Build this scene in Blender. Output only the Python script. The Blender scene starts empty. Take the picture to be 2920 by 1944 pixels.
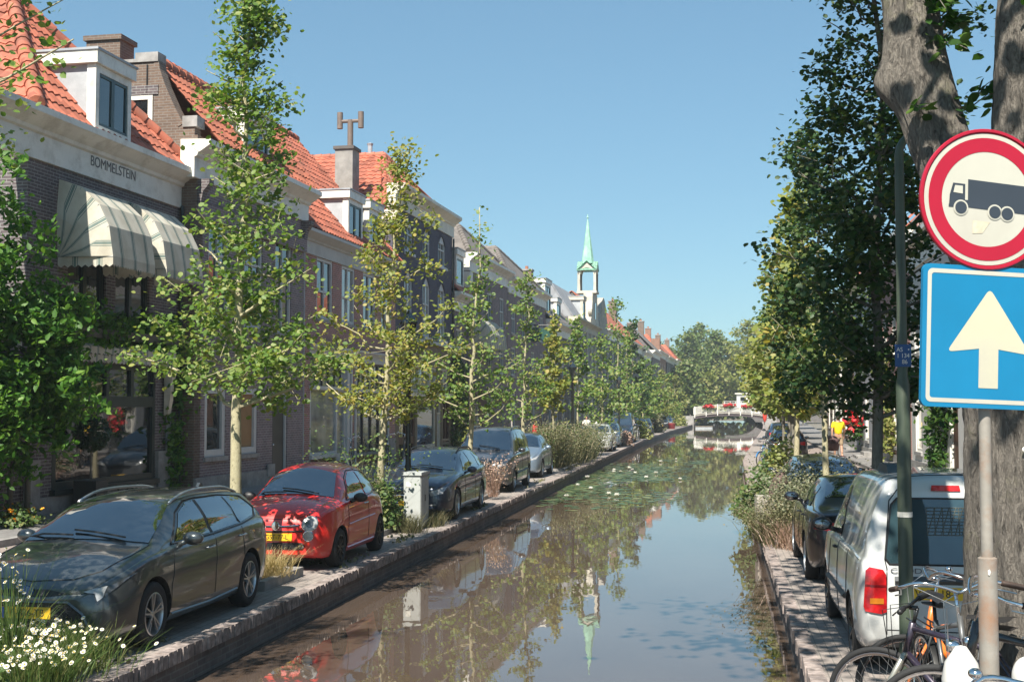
import bpy, bmesh, math, random
import numpy as np
from mathutils import Vector, Matrix
from mathutils.bvhtree import BVHTree
D = bpy.data; SC = bpy.context.scene; COL = SC.collection
rng = random.Random(7); PI = math.pi; rad = math.radians

# ---------------------------------------------------------------- objects
def link(o, parent=None):
    COL.objects.link(o)
    if parent is not None: o.parent = parent
    return o
def tag(o, label=None, cat=None, group=None, kind=None):
    if label: o['label'] = label
    if cat: o['category'] = cat
    if group: o['group'] = group
    if kind: o['kind'] = kind
    return o
def thing(name, label, cat, loc=(0, 0, 0), rz=0.0, group=None):
    o = link(D.objects.new(name, None)); o.empty_display_size = .1
    o.location = loc; o.rotation_euler = (0, 0, rz)
    return tag(o, label, cat, group)
def copy_tree(o, parent=None):
    c = o.copy(); COL.objects.link(c); c.parent = parent
    for ch in list(o.children): copy_tree(ch, c)
    return c

class MB:
    def __init__(s): s.v = []; s.f = []; s.uv = None
    def add(s, vs, fs):
        b = len(s.v); s.v += [tuple(p) for p in vs]; s.f += [tuple(i + b for i in f) for f in fs]; return s
    def box(s, x0, x1, y0, y1, z0, z1):
        return s.add([(x0,y0,z0),(x1,y0,z0),(x1,y1,z0),(x0,y1,z0),(x0,y0,z1),(x1,y0,z1),(x1,y1,z1),(x0,y1,z1)],
                     [(3,2,1,0),(4,5,6,7),(0,1,5,4),(1,2,6,5),(2,3,7,6),(3,0,4,7)])
    def prism(s, poly, a, b, ax='x'):
        n = len(poly)
        def P(p, t):
            return {'x': (t, p[0], p[1]), 'y': (p[0], t, p[1]), 'z': (p[0], p[1], t)}[ax]
        vs = [P(p, a) for p in poly] + [P(p, b) for p in poly]
        fs = [tuple(range(n))[::-1], tuple(range(n, 2*n))] + [(i, (i+1) % n, n+(i+1) % n, n+i) for i in range(n)]
        return s.add(vs, fs)
    def tube(s, pts, r, n=8, cap=True):
        pts = [Vector(p) for p in pts]; m = len(pts)
        rs = r if isinstance(r, (list, tuple)) else [r]*m
        t = [(pts[min(i+1, m-1)] - pts[max(i-1, 0)]).normalized() for i in range(m)]
        u = Vector((1, 0, 0)) if abs(t[0].x) < .9 else Vector((0, 1, 0))
        vs = []
        for i in range(m):
            u = (u - t[i]*u.dot(t[i])).normalized(); w = t[i].cross(u)
            for k in range(n):
                a = 2*PI*k/n; vs.append(pts[i] + (u*math.cos(a) + w*math.sin(a))*rs[i])
        fs = [(i*n+k, i*n+(k+1) % n, (i+1)*n+(k+1) % n, (i+1)*n+k) for i in range(m-1) for k in range(n)]
        if cap: fs += [tuple(range(n))[::-1], tuple(range((m-1)*n, m*n))]
        return s.add(vs, fs)
    def lathe(s, prof, o=(0,0,0), ax='z', n=24):
        vs = []
        for (r, t) in prof:
            for k in range(n):
                a = 2*PI*k/n; c, d = r*math.cos(a), r*math.sin(a)
                p = {'z': (c, d, t), 'y': (c, t, d), 'x': (t, c, d)}[ax]
                vs.append((p[0]+o[0], p[1]+o[1], p[2]+o[2]))
        m = len(prof)
        return s.add(vs, [(i*n+k, i*n+(k+1) % n, (i+1)*n+(k+1) % n, (i+1)*n+k) for i in range(m-1) for k in range(n)])
    def ell(s, c, r, nu=12, nv=8):
        vs = []; 
        for i in range(nv+1):
            th = PI*i/nv
            for k in range(nu):
                a = 2*PI*k/nu
                vs.append((c[0]+r[0]*math.sin(th)*math.cos(a), c[1]+r[1]*math.sin(th)*math.sin(a), c[2]+r[2]*math.cos(th)))
        return s.add(vs, [(i*nu+k, i*nu+(k+1) % nu, (i+1)*nu+(k+1) % nu, (i+1)*nu+k) for i in range(nv) for k in range(nu)])
    def bar(s, a, b, w, h):
        a = Vector(a); b = Vector(b); t = (b-a).normalized()
        up = Vector((0,0,1)) if abs(t.z) < .95 else Vector((0,1,0))
        x = t.cross(up).normalized()*w/2; y = x.cross(t).normalized()*h/2
        vs = [a-x-y, a+x-y, a+x+y, a-x+y, b-x-y, b+x-y, b+x+y, b-x+y]
        return s.add(vs, [(3,2,1,0),(4,5,6,7),(0,1,5,4),(1,2,6,5),(2,3,7,6),(3,0,4,7)])
    def grid(s, rows):
        n = len(rows[0]); vs = [p for r in rows for p in r]
        return s.add(vs, [(i*n+k, i*n+k+1, (i+1)*n+k+1, (i+1)*n+k) for i in range(len(rows)-1) for k in range(n-1)])
    def mesh(s, name, mat=None, smooth=False, angle=None, fix=True):
        me = D.meshes.new(name); me.from_pydata(s.v, [], s.f); me.validate()
        if fix:
            bm = bmesh.new(); bm.from_mesh(me); bmesh.ops.recalc_face_normals(bm, faces=bm.faces); bm.to_mesh(me); bm.free()
        if mat: me.materials.append(mat)
        if smooth or angle is not None:
            me.polygons.foreach_set('use_smooth', [True]*len(me.polygons))
            if angle is not None: me.set_sharp_from_angle(angle=rad(angle))
        return me
    def build(s, name, mat=None, parent=None, smooth=False, angle=None, loc=None, fix=True):
        o = link(D.objects.new(name, s.mesh(name, mat, smooth, angle, fix)), parent)
        if loc: o.location = loc
        return o

def text(name, body, size, mat, parent=None, loc=(0,0,0), rot=(0,0,0), align='CENTER', sx=1.0, ext=.002):
    cu = D.curves.new(name, 'FONT'); cu.body = body; cu.size = size; cu.align_x = align; cu.align_y = 'CENTER'
    cu.extrude = ext; cu.materials.append(mat)
    tmp = link(D.objects.new(name, cu)); me = D.meshes.new_from_object(tmp.evaluated_get(bpy.context.evaluated_depsgraph_get())); D.objects.remove(tmp); D.curves.remove(cu)
    me.name = name; me.materials.clear(); me.materials.append(mat)
    o = link(D.objects.new(name, me), parent); o.location = loc; o.rotation_euler = rot; o.scale = (sx, 1, 1)
    return o

# ---------------------------------------------------------------- materials
_M = {}
def nt(name):
    m = D.materials.new(name); m.use_nodes = True; t = m.node_tree; t.nodes.clear()
    out = t.nodes.new('ShaderNodeOutputMaterial'); b = t.nodes.new('ShaderNodeBsdfPrincipled')
    t.links.new(b.outputs[0], out.inputs[0]); return m, t, b, out
def N(t, typ, **k):
    n = t.nodes.new(typ)
    for a, v in k.items():
        if a.startswith('i_'): n.inputs[int(a[2:])].default_value = v
        else: setattr(n, a, v)
    return n
def rgba(c, k=1.0): return (min(c[0]*k, 1), min(c[1]*k, 1), min(c[2]*k, 1), 1)
def noise(t, vec, scale, detail=4, rough=.55):
    n = N(t, 'ShaderNodeTexNoise'); n.inputs['Scale'].default_value = scale
    n.inputs['Detail'].default_value = detail; n.inputs['Roughness'].default_value = rough
    if vec is not None: t.links.new(vec, n.inputs['Vector'])
    return n
def ramp(t, fac, stops):
    r = N(t, 'ShaderNodeValToRGB'); e = r.color_ramp.elements
    while len(e) < len(stops): e.new(.5)
    for i, (p, c) in enumerate(stops): e[i].position = p; e[i].color = c if len(c) == 4 else rgba(c)
    t.links.new(fac, r.inputs[0]); return r
def mixc(t, a, b, fac, mode='MIX'):
    m = N(t, 'ShaderNodeMix', data_type='RGBA', blend_type=mode)
    for s, v in ((6, a), (7, b), (0, fac)):
        if hasattr(v, 'is_output'): t.links.new(v, m.inputs[s])
        else: m.inputs[s].default_value = v
    return m.outputs[2]
def bump(t, b, h, strength=.3, dist=.01):
    n = N(t, 'ShaderNodeBump'); n.inputs['Strength'].default_value = strength; n.inputs['Distance'].default_value = dist
    t.links.new(h, n.inputs['Height']); t.links.new(n.outputs[0], b.inputs['Normal'])
def setb(b, **k):
    for a, v in k.items(): b.inputs[a].default_value = v

def mat(name, col, rough=.6, metal=0.0, var=.18, scale=3.0, bmp=0.0, bscale=40, coat=0.0, spec=.5, dirt=None, dscale=1.2):
    if name in _M: return _M[name]
    m, t, b, out = nt(name); tc = N(t, 'ShaderNodeTexCoord')
    n = noise(t, tc.outputs['Object'], scale)
    r = ramp(t, n.outputs[0], [(.3, rgba(col, 1-var)), (.7, rgba(col, 1+var))])
    c = r.outputs[0]
    if dirt:
        n2 = noise(t, tc.outputs['Object'], dscale, 6, .65)
        f = ramp(t, n2.outputs[0], [(.48, (0,0,0,1)), (.7, (1,1,1,1))])
        c = mixc(t, c, rgba(dirt), f.outputs[0])
    t.links.new(c, b.inputs['Base Color'])
    setb(b, Roughness=rough, Metallic=metal); b.inputs['Coat Weight'].default_value = coat; b.inputs['Coat Roughness'].default_value = .03
    b.inputs['Specular IOR Level'].default_value = spec
    if bmp:
        n3 = noise(t, tc.outputs['Object'], bscale, 5); bump(t, b, n3.outputs[0], bmp, .02)
    _M[name] = m; return m

def brick(name, c1, c2, mortar, bw=.22, bh=.065, mo=.010, stain=.25, bmp=.4, world=False, flat=False, soldier=False, rough=.85):
    """brick in wall space: u = x+y of the object, v = z (flat: x,y)"""
    if name in _M: return _M[name]
    m, t, b, out = nt(name)
    if world: src = N(t, 'ShaderNodeNewGeometry').outputs['Position']
    else: src = N(t, 'ShaderNodeTexCoord').outputs['Object']
    sp = N(t, 'ShaderNodeSeparateXYZ'); t.links.new(src, sp.inputs[0])
    cb = N(t, 'ShaderNodeCombineXYZ')
    if flat:
        t.links.new(sp.outputs[1], cb.inputs[0]); t.links.new(sp.outputs[0], cb.inputs[1])
    else:
        ad = N(t, 'ShaderNodeMath', operation='ADD'); t.links.new(sp.outputs[0], ad.inputs[0]); t.links.new(sp.outputs[1], ad.inputs[1])
        t.links.new(ad.outputs[0], cb.inputs[0]); t.links.new(sp.outputs[2], cb.inputs[1])
    bt = N(t, 'ShaderNodeTexBrick'); t.links.new(cb.outputs[0], bt.inputs['Vector'])
    bt.inputs['Color1'].default_value = rgba(c1); bt.inputs['Color2'].default_value = rgba(c2); bt.inputs['Mortar'].default_value = rgba(mortar)
    bt.inputs['Scale'].default_value = 1; bt.inputs['Mortar Size'].default_value = mo; bt.inputs['Mortar Smooth'].default_value = .3
    bt.inputs['Brick Width'].default_value = bw; bt.inputs['Row Height'].default_value = bh; bt.inputs['Bias'].default_value = 0
    n = noise(t, cb.outputs[0], 2.2, 6, .7)
    r = ramp(t, n.outputs[0], [(.3, (1-stain,)*3), (.72, (1+stain*.3,)*3)])
    c = mixc(t, bt.outputs[0], r.outputs[0], 1.0, 'MULTIPLY')
    n2 = noise(t, cb.outputs[0], 14, 3); r2 = ramp(t, n2.outputs[0], [(.3, (.82,)*3), (.7, (1.12,)*3)])
    c = mixc(t, c, r2.outputs[0], 1.0, 'MULTIPLY')
    t.links.new(c, b.inputs['Base Color']); setb(b, Roughness=rough)
    if bmp:
        iv = N(t, 'ShaderNodeMath', operation='SUBTRACT'); iv.inputs[0].default_value = 1; t.links.new(bt.outputs['Fac'], iv.inputs[1])
        bump(t, b, iv.outputs[0], bmp, .008)
    _M[name] = m; return m

def tile_mat(name, col, var=.3, old=(.12,.09,.07), bumpy=False, oldamt=.6):
    if name in _M: return _M[name]
    m, t, b, out = nt(name); tc = N(t, 'ShaderNodeTexCoord')
    v = N(t, 'ShaderNodeTexVoronoi'); v.inputs['Scale'].default_value = 3.4; t.links.new(tc.outputs['Object'], v.inputs['Vector'])
    sp = N(t, 'ShaderNodeSeparateColor'); t.links.new(v.outputs['Color'], sp.inputs[0])
    r = ramp(t, sp.outputs[0], [(0, rgba(col, 1-var)), (.5, rgba(col)), (1, rgba(col, 1+var*.7))])
    n = noise(t, tc.outputs['Object'], 1.3, 7, .7); f = ramp(t, n.outputs[0], [(.5, (0,0,0)), (.78, (oldamt,)*3)])
    c = mixc(t, r.outputs[0], rgba(old), f.outputs[0]); t.links.new(c, b.inputs['Base Color']); setb(b, Roughness=.75)
    if bumpy:
        w = N(t, 'ShaderNodeTexWave', wave_type='BANDS', bands_direction='X'); w.inputs['Scale'].default_value = 1.4
        t.links.new(tc.outputs['Object'], w.inputs['Vector']); bump(t, b, w.outputs[0], .8, .04)
    _M[name] = m; return m

def glass(name, col=(.015,.02,.025), rough=.02, wob=.02, spec=1.0):
    if name in _M: return _M[name]
    m, t, b, out = nt(name); tc = N(t, 'ShaderNodeTexCoord')
    n = noise(t, tc.outputs['Object'], 1.1, 2); r = ramp(t, n.outputs[0], [(.35, rgba(col, .55)), (.65, rgba(col, 1.5))])
    t.links.new(r.outputs[0], b.inputs['Base Color']); setb(b, Roughness=rough); b.inputs['Specular IOR Level'].default_value = spec
    b.inputs['Coat Weight'].default_value = .6; b.inputs['Coat Roughness'].default_value = .01
    n2 = noise(t, tc.outputs['Object'], .9, 1); bump(t, b, n2.outputs[0], wob, .1)
    _M[name] = m; return m

def leafmat(name, c1, c2, c3=None, trans=.35, rough=.5):
    if name in _M: return _M[name]
    m, t, b, out = nt(name); g = N(t, 'ShaderNodeNewGeometry')
    st = [(0, rgba(c1)), (.6, rgba(c2))] + ([(.95, rgba(c3))] if c3 else [(1, rgba(c2, 1.3))])
    r = ramp(t, g.outputs['Random Per Island'], st); t.links.new(r.outputs[0], b.inputs['Base Color'])
    setb(b, Roughness=rough); b.inputs['Specular IOR Level'].default_value = .35
    tr = N(t, 'ShaderNodeBsdfTranslucent'); mx = N(t, 'ShaderNodeMixShader'); mx.inputs[0].default_value = trans
    br = mixc(t, r.outputs[0], (1.25, 1.35, .55, 1), 1.0, 'MULTIPLY'); t.links.new(br, tr.inputs[0])
    t.links.new(b.outputs[0], mx.inputs[1]); t.links.new(tr.outputs[0], mx.inputs[2]); t.links.new(mx.outputs[0], out.inputs[0])
    _M[name] = m; return m

def bark(name, c1, c2, sx=9, sz=2.0, strength=.5, moss=None):
    """furrowed bark: stretched noise ridges broken by short cross cracks"""
    if name in _M: return _M[name]
    m, t, b, out = nt(name); tc = N(t, 'ShaderNodeTexCoord'); mp = N(t, 'ShaderNodeMapping')
    mp.inputs['Scale'].default_value = (sx, sx, sz); t.links.new(tc.outputs['Object'], mp.inputs[0])
    n = noise(t, mp.outputs[0], 1.0, 9, .72); n.inputs['Distortion'].default_value = .6
    n1 = noise(t, mp.outputs[0], 2.6, 6, .7); rid = N(t, 'ShaderNodeMath', operation='PINGPONG'); rid.inputs[1].default_value = .16; t.links.new(n.outputs[0], rid.inputs[0])
    rr_ = ramp(t, rid.outputs[0], [(.0, (0,)*3), (.055, (.55,)*3), (.14, (1,)*3)])
    r = ramp(t, n1.outputs[0], [(.3, rgba(c1)), (.7, rgba(c2))]); dk = ramp(t, rr_.outputs[0], [(0, (.22,)*3), (.7, (1.05,)*3)])
    c = mixc(t, r.outputs[0], dk.outputs[0], 1.0, 'MULTIPLY')
    if moss:
        n2 = noise(t, tc.outputs['Object'], 3.0, 6, .75); f = ramp(t, n2.outputs[0], [(.56, (0,0,0)), (.70, (.7,)*3)]); c = mixc(t, c, mixc(t, rgba(moss), dk.outputs[0], 1.0, 'MULTIPLY'), f.outputs[0])
    t.links.new(c, b.inputs['Base Color']); setb(b, Roughness=.92)
    h = mixc(t, rr_.outputs[0], n1.outputs[0], .35); bump(t, b, h, strength, .03)
    _M[name] = m; return m

WHITE = mat('white_paint', (.72,.70,.64), .45, var=.06, scale=2, dirt=(.50,.47,.41), dscale=2.2)
CREAM = mat('cream_paint', (.66,.61,.50), .5, var=.07, scale=2, dirt=(.48,.43,.35), dscale=1.8)
GREYP = mat('lead_grey', (.38,.40,.42), .6, var=.12, scale=4, dirt=(.28,.30,.32))
STONE = mat('grey_stone', (.30,.29,.28), .8, var=.2, scale=6, bmp=.15, dirt=(.17,.16,.15))
DARKW = mat('dark_green_paint', (.018,.028,.028), .4, var=.2)
BLACK = mat('black_plastic', (.014,.014,.015), .5, var=.25, scale=20)
BLACKM = mat('black_metal', (.012,.013,.014), .35, var=.2, scale=9, coat=.3)
STEEL = mat('galvanised_steel', (.42,.43,.43), .38, metal=.7, var=.15, scale=6)
CHROME = mat('chrome', (.75,.75,.76), .12, metal=1, var=.05)
GLASS = glass('window_glass', (.012,.016,.019), .015, .05)
GLASSB = glass('window_glass_blinds', (.16,.16,.15), .04, .03)
CURT = glass('window_glass_curtain', (.27,.27,.26), .06, .03)
# ---------------------------------------------------------------- camera, sky, sun
cam = D.cameras.new('camera'); cam.sensor_width = 36; cam.lens = 1265*36/1024; cam.clip_start = .1; cam.clip_end = 4000
co = link(D.objects.new('camera', cam)); co.location = (0, 0, 2.45); co.rotation_euler = (rad(90+2.987), 0, rad(9.145)); SC.camera = co
SUN_EL, SUN_AZ = 50.0, 11.0
w = D.worlds.new('World'); SC.world = w; w.use_nodes = True; t = w.node_tree
sky = t.nodes.new('ShaderNodeTexSky'); sky.sky_type = 'NISHITA'; sky.sun_disc = False
sky.sun_elevation = rad(SUN_EL); sky.sun_rotation = rad(180+SUN_AZ); sky.air_density = 1.0; sky.dust_density = .25; sky.ozone_density = 1.6
gm_ = N(t, 'ShaderNodeGamma'); gm_.inputs[1].default_value = .6; t.links.new(sky.outputs[0], gm_.inputs[0])
t.links.new(mixc(t, gm_.outputs[0], (.755, 1.11, 1.27, 1), 1.0, 'MULTIPLY'), t.nodes['Background'].inputs[0]); t.nodes['Background'].inputs[1].default_value = .090
sl = D.lights.new('sun', 'SUN'); sl.energy = 4.5; sl.angle = rad(.53); sl.color = (1, .94, .83)
so = link(D.objects.new('sun', sl)); so.location = (-20, -20, 40)
so.rotation_euler = Vector((-math.sin(rad(SUN_AZ))*math.cos(rad(SUN_EL)), -math.cos(rad(SUN_AZ))*math.cos(rad(SUN_EL)), math.sin(rad(SUN_EL)))).to_track_quat('Z', 'Y').to_euler()
SC.view_settings.view_transform = 'Standard'; SC.view_settings.look = 'None'; SC.view_settings.exposure = 1.18; SC.view_settings.gamma = 1
SC.cycles.max_bounces = 6; SC.cycles.transparent_max_bounces = 6; SC.cycles.caustics_reflective = False; SC.cycles.caustics_refractive = False

# ---------------------------------------------------------------- canal outline
def lerpk(k, x):
    if x <= k[0][0]: return k[0][1]
    for (a, b), (c, d) in zip(k, k[1:]):
        if x <= c: return b+(d-b)*(x-a)/(c-a)
    return k[-1][1]
def LE(y): return lerpk([(0, -5.41), (95, -5.35), (127, -4.8), (180, -3.3), (300, -1.5)], y)
def RE(y): return lerpk([(0, .83), (28, .85), (60, 1.25), (95, 2.8), (140, 5), (180, 6.5), (300, 10)], y)
def FX(y): return -13.6+.0378*y if y < 110 else -9.44+.030*(y-110)
def rz(y): return min(.48, max(0, (11.3-y)*.095))     # the right bank climbs to the bridge the camera stands on
YS = [-6, 2, 4, 6, 8, 9.5, 11.3, 14, 20, 28, 40, 60, 78, 95, 110, 127, 150, 180, 220, 260, 300]
WZ = -.38
mb = MB()
mb.grid([[(-300, y, -.012), (FX(y), y, -.012), (LE(y), y, -.012)] for y in YS])
mb.grid([[(RE(y), y, rz(y)-.012), (6.3, y, rz(y)-.012), (300, y, rz(y)-.012)] for y in YS])
mb.add([(-300, 300, -.012), (300, 300, -.012), (300, 700, -.012), (-300, 700, -.012)], [(0, 1, 2, 3)])
mb.add([(-1.5, 300, -.012), (10, 300, -.012), (10, 300, -1.3), (-1.5, 300, -1.3)], [(0, 1, 2, 3)])
GR = mat('bare_ground', (.16, .145, .12), .95, scale=1.5, bmp=.3)
tag(mb.build('ground', GR), kind='structure')
PAVL = brick('quay_pavers', (.42, .36, .32), (.34, .295, .27), (.22, .20, .18), bw=.21, bh=.10, mo=.006, stain=.35, bmp=.3, world=True, flat=True)
ROADM = brick('road_clinkers', (.37, .30, .265), (.30, .245, .22), (.17, .15, .13), bw=.21, bh=.10, mo=.006, stain=.3, bmp=.3, world=True, flat=True)
SLAB = brick('sidewalk_slabs', (.26, .25, .24), (.22, .21, .21), (.14, .13, .13), bw=.3, bh=.3, mo=.006, stain=.3, bmp=.3, world=True, flat=True)
KX = lambda y: FX(y)+1.75
mb = MB(); mb.grid([[(-7.7, y, 0), (LE(y)-.115, y, 0)] for y in YS]); tag(mb.build('quay_pavement', PAVL), kind='structure')
mb = MB(); mb.grid([[(KX(y), y, .24), (-7.7, y, 0)] for y in YS]); tag(mb.build('road', ROADM), kind='structure')
mb = MB(); mb.grid([[(FX(y)-.3, y, .42), (KX(y)-.14, y, .35), ] for y in YS]); tag(mb.build('sidewalk', SLAB), kind='structure')
mb = MB(); mb.grid([[(KX(y)-.14, y, .352), (KX(y), y, .352), (KX(y), y, .1)] for y in YS]); tag(mb.build('kerb', STONE), kind='structure')
def RX(y): return max(6.3, RE(y)+4.6)      # right facade line
RQ = lambda y: max(3.0, RE(y)+1.3)
mb = MB(); mb.grid([[(RE(y)+.115, y, rz(y)), (RQ(y), y, rz(y))] for y in YS]); tag(mb.build('quay_pavement', PAVL), kind='structure')
mb = MB(); mb.grid([[(RQ(y), y, rz(y)), (RX(y)-1.25, y, rz(y)+.34)] for y in YS]); tag(mb.build('road', ROADM), kind='structure')
mb = MB(); mb.grid([[(RX(y)-1.25, y, rz(y)+.2), (RX(y)-1.25, y, rz(y)+.45), (RX(y)+.4, y, rz(y)+.5)] for y in YS]); tag(mb.build('sidewalk', SLAB), kind='structure')

# thin summer haze: one even volume round the camera and everything built
HZ = D.materials.new('haze_air'); HZ.use_nodes = True; ht_ = HZ.node_tree; ht_.nodes.clear(); ho_ = ht_.nodes.new('ShaderNodeOutputMaterial'); hv_ = ht_.nodes.new('ShaderNodeVolumePrincipled')
hv_.inputs['Color'].default_value = (.80, .90, .95, 1); hv_.inputs['Density'].default_value = .0005; hv_.inputs['Anisotropy'].default_value = .1; ht_.links.new(hv_.outputs[0], ho_.inputs['Volume'])
mb = MB(); mb.box(-310, 310, -40, 710, -2.4, 24); tag(mb.build('haze', HZ), 'thin pale summer haze over the whole canal', 'haze', kind='stuff')

# water
m, t, b, out = nt('canal_water')
g = N(t, 'ShaderNodeNewGeometry'); mp = N(t, 'ShaderNodeMapping'); mp.inputs['Scale'].default_value = (1, .45, 1); t.links.new(g.outputs['Position'], mp.inputs[0])
n1 = noise(t, mp.outputs[0], 1.1, 3, .5); n2 = noise(t, mp.outputs[0], 5.5, 2, .5)
hh = mixc(t, n1.outputs[0], n2.outputs[0], .22); bump(t, b, hh, .022, .1)
n3 = noise(t, mp.outputs[0], .35, 5, .6); r = ramp(t, n3.outputs[0], [(.35, (.078, .055, .042)), (.7, (.108, .079, .060))]); t.links.new(r.outputs[0], b.inputs['Base Color'])
setb(b, Roughness=.015, IOR=1.45); b.inputs['Specular IOR Level'].default_value = .8
WATER = m
mb = MB(); mb.grid([[(LE(y)-.5, y, WZ), (RE(y)+.5, y, WZ)] for y in YS]); tag(mb.build('water', WATER), kind='structure')

# quay walls with brick-on-edge copings
QB = brick('quay_wall_brick', (.24, .19, .175), (.16, .135, .13), (.24, .23, .215), bw=.22, bh=.07, stain=.5, bmp=.5, world=True)
COP = mat('coping_brick', (.30, .25, .23), .9, var=.5, scale=11, bmp=.3, dirt=(.11, .09, .085), dscale=2)
def quay(edge, sgn, zf, label):
    mb = MB(); mb.grid([[(edge(y)-sgn*.015, y, zf(y)-.10), (edge(y), y, WZ-.02), (edge(y)+sgn*.02, y, -1.3)] for y in YS])
    q = mb.build('quay_wall', QB); tag(q, label, 'wall')
    mb = MB(); y = 4.0; rr = random.Random(3)
    while y < 62:
        z = zf(y); o = rr.uniform(-.012, .012); h = rr.uniform(-.012, .006)
        xa, xb = edge(y)-sgn*.125, edge(y)+sgn*(.028+o)
        mb.box(min(xa, xb), max(xa, xb), y, y+.088+rr.uniform(-.006, .006), z-.13, z+.012+h); y += .108
    ys = [62]+[v for v in YS if v > 62]
    mb.grid([[(edge(y)-sgn*.125, y, zf(y)+.008), (edge(y)+sgn*.03, y, zf(y)+.008), (edge(y)+sgn*.03, y, zf(y)-.13)] for y in ys])
    mb.grid([[(edge(y)-sgn*.13, y, zf(y)-.006), (edge(y)+sgn*.008, y, zf(y)-.012), (edge(y)+sgn*.008, y, zf(y)-.14)] for y in YS])
    mb.build('coping', COP, q)
quay(LE, 1, lambda y: 0, 'brick quay wall along the bank where the dark grey estate and red hatchback park')
quay(RE, -1, rz, 'brick quay wall along the bank of the white van and bicycles')

# lily pads + flowers
PAD = leafmat('lily_pad_green', (.045, .085, .03), (.08, .13, .05), (.20, .20, .07), trans=.05, rough=.35)
rr = random.Random(11); mb = MB(); spots = []
for k in range(46):
    y = rr.choice([rr.uniform(37, 58), rr.uniform(38, 66), rr.uniform(66, 165)]); L, R = LE(y), RE(y)
    u = rr.betavariate(1.0, 3.0) if y < 62 else rr.random()
    spots.append((L+.3+(R-L-.5)*u, y, rr.uniform(.5, 1.3)*(1 if y < 70 else 1.4), rr.uniform(2, 5)*(1 if y < 70 else 1.3)))
for (cx, cy, sx, sy) in spots:
    for j in range(rr.randint(50, 95)):
        x, y = rr.gauss(cx, sx*.55), rr.gauss(cy, sy*.5)
        if not (LE(y)+.12 < x < RE(y)-.15) or y < 33: continue
        r0 = rr.uniform(.07, .15); a0 = rr.random()*6.3; n = 9; zz = WZ+rr.uniform(.004, .012)
        tl = rr.uniform(-.09, .09) if rr.random() < .25 else 0
        vs = [(x, y, zz)]+[(x+r0*math.cos(a0+a), y+r0*math.sin(a0+a), zz+abs(tl)*r0+tl*r0*math.cos(a)) for a in [.25+(2*PI-.5)*i/(n-1) for i in range(n)]]
        mb.add(vs, [(0, i, i+1) for i in range(1, n)])
tag(mb.build('lily_pads', PAD, fix=False), 'green lily pads floating in patches on the canal', 'lily pads', kind='stuff')
PETAL = mat('lily_petal', (.78, .76, .70), .5, var=.05)
YEL = mat('flower_yellow', (.75, .50, .05), .6, var=.1)
mb = MB()
for ring, (n, r0, z0, tilt) in enumerate([(9, .10, .03, .5), (8, .075, .05, .95)]):
    for k in range(n):
        a = 2*PI*k/n+ring*.3; c, s = math.cos(a), math.sin(a)
        def P(r, l, z): return (r*c-l*s, r*s+l*c, z)
        mb.add([P(.012, 0, .01), P(r0*.5, .026, z0*.7), P(r0, 0, z0+r0*tilt), P(r0*.5, -.026, z0*.7)], [(0, 1, 2, 3)])
fl0 = None
for i in range(18):
    sp_ = rr.choice([q for q in spots if q[1] < 85]); x, y = rr.gauss(sp_[0], sp_[2]*.5), rr.gauss(sp_[1], sp_[3]*.5)
    x = min(max(x, LE(y)+.3), RE(y)-.5)
    if fl0 is None:
        fl0 = o = mb.build('water_lily_flower', PETAL, fix=False)
        ct = MB(); ct.ell((0, 0, .035), (.022, .022, .03), 8, 5); ct.build('flower_centre', YEL, o)
        tag(o, 'white water lily flower open among the floating pads', 'flower', 'water lily flowers on the canal')
    else: o = copy_tree(fl0)
    o.location = (x, y, WZ+.012); o.scale = (rr.uniform(.65, 1.05),)*3; o.rotation_euler.z = rr.random()*6

# footbridge at the end of the canal
bx0, bx1, by = -3.1, 6.7, 180
def dz(x): u = (x-(bx0+bx1)/2)/((bx1-bx0)/2); return 1.72-.42*u*u
BRW = mat('bridge_white_paint', (.80, .78, .72), .5, var=.05)
root = thing('footbridge', 'white arched footbridge with red flower boxes crossing the far end of the canal', 'bridge', (0, 0, 0))
xs = [bx0+(bx1-bx0)*i/24 for i in range(25)]
mb = MB(); mb.grid([[(x, by, dz(x)), (x, by+2.2, dz(x)), (x, by+2.2, dz(x)-.18), (x, by, dz(x)-.18), (x, by, dz(x))] for x in xs]); mb.build('deck', mat('bridge_deck', (.32, .29, .26), .8), root)
mb = MB(); mb.grid([[(x, by+.12, dz(x)-.18), (x, by+.12, dz(x)-.52), (x, by+2.0, dz(x)-.52), (x, by+2.0, dz(x)-.18)] for x in xs]); mb.build('girder', mat('bridge_girder', (.07, .05, .055), .6), root)
for yy in (by+.04, by+2.16):
    mb = MB()
    for z0, th in ((1.12, .05), (.98, .03), (.14, .04)):
        mb.grid([[(x, yy-.03, dz(x)+z0), (x, yy+.03, dz(x)+z0), (x, yy+.03, dz(x)+z0-th), (x, yy-.03, dz(x)+z0-th), (x, yy-.03, dz(x)+z0)] for x in xs])
    n = 62
    for i in range(n+1):
        x = bx0+(bx1-bx0)*i/n; big = i % 10 == 1
        r0 = .045 if big else .020
        mb.box(x-r0, x+r0, yy-r0, yy+r0, dz(x)-(.42 if big and yy == by+.04 else 0)+(0 if big else .1), dz(x)+(1.2 if big else 1.0))
    mb.build('railing', BRW, root)
for xa in (bx0-1.6, bx1): mb = MB(); mb.box(xa, xa+1.6, by-.3, by+2.6, -1, 1.2); mb.build('abutment', STONE, root)
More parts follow.
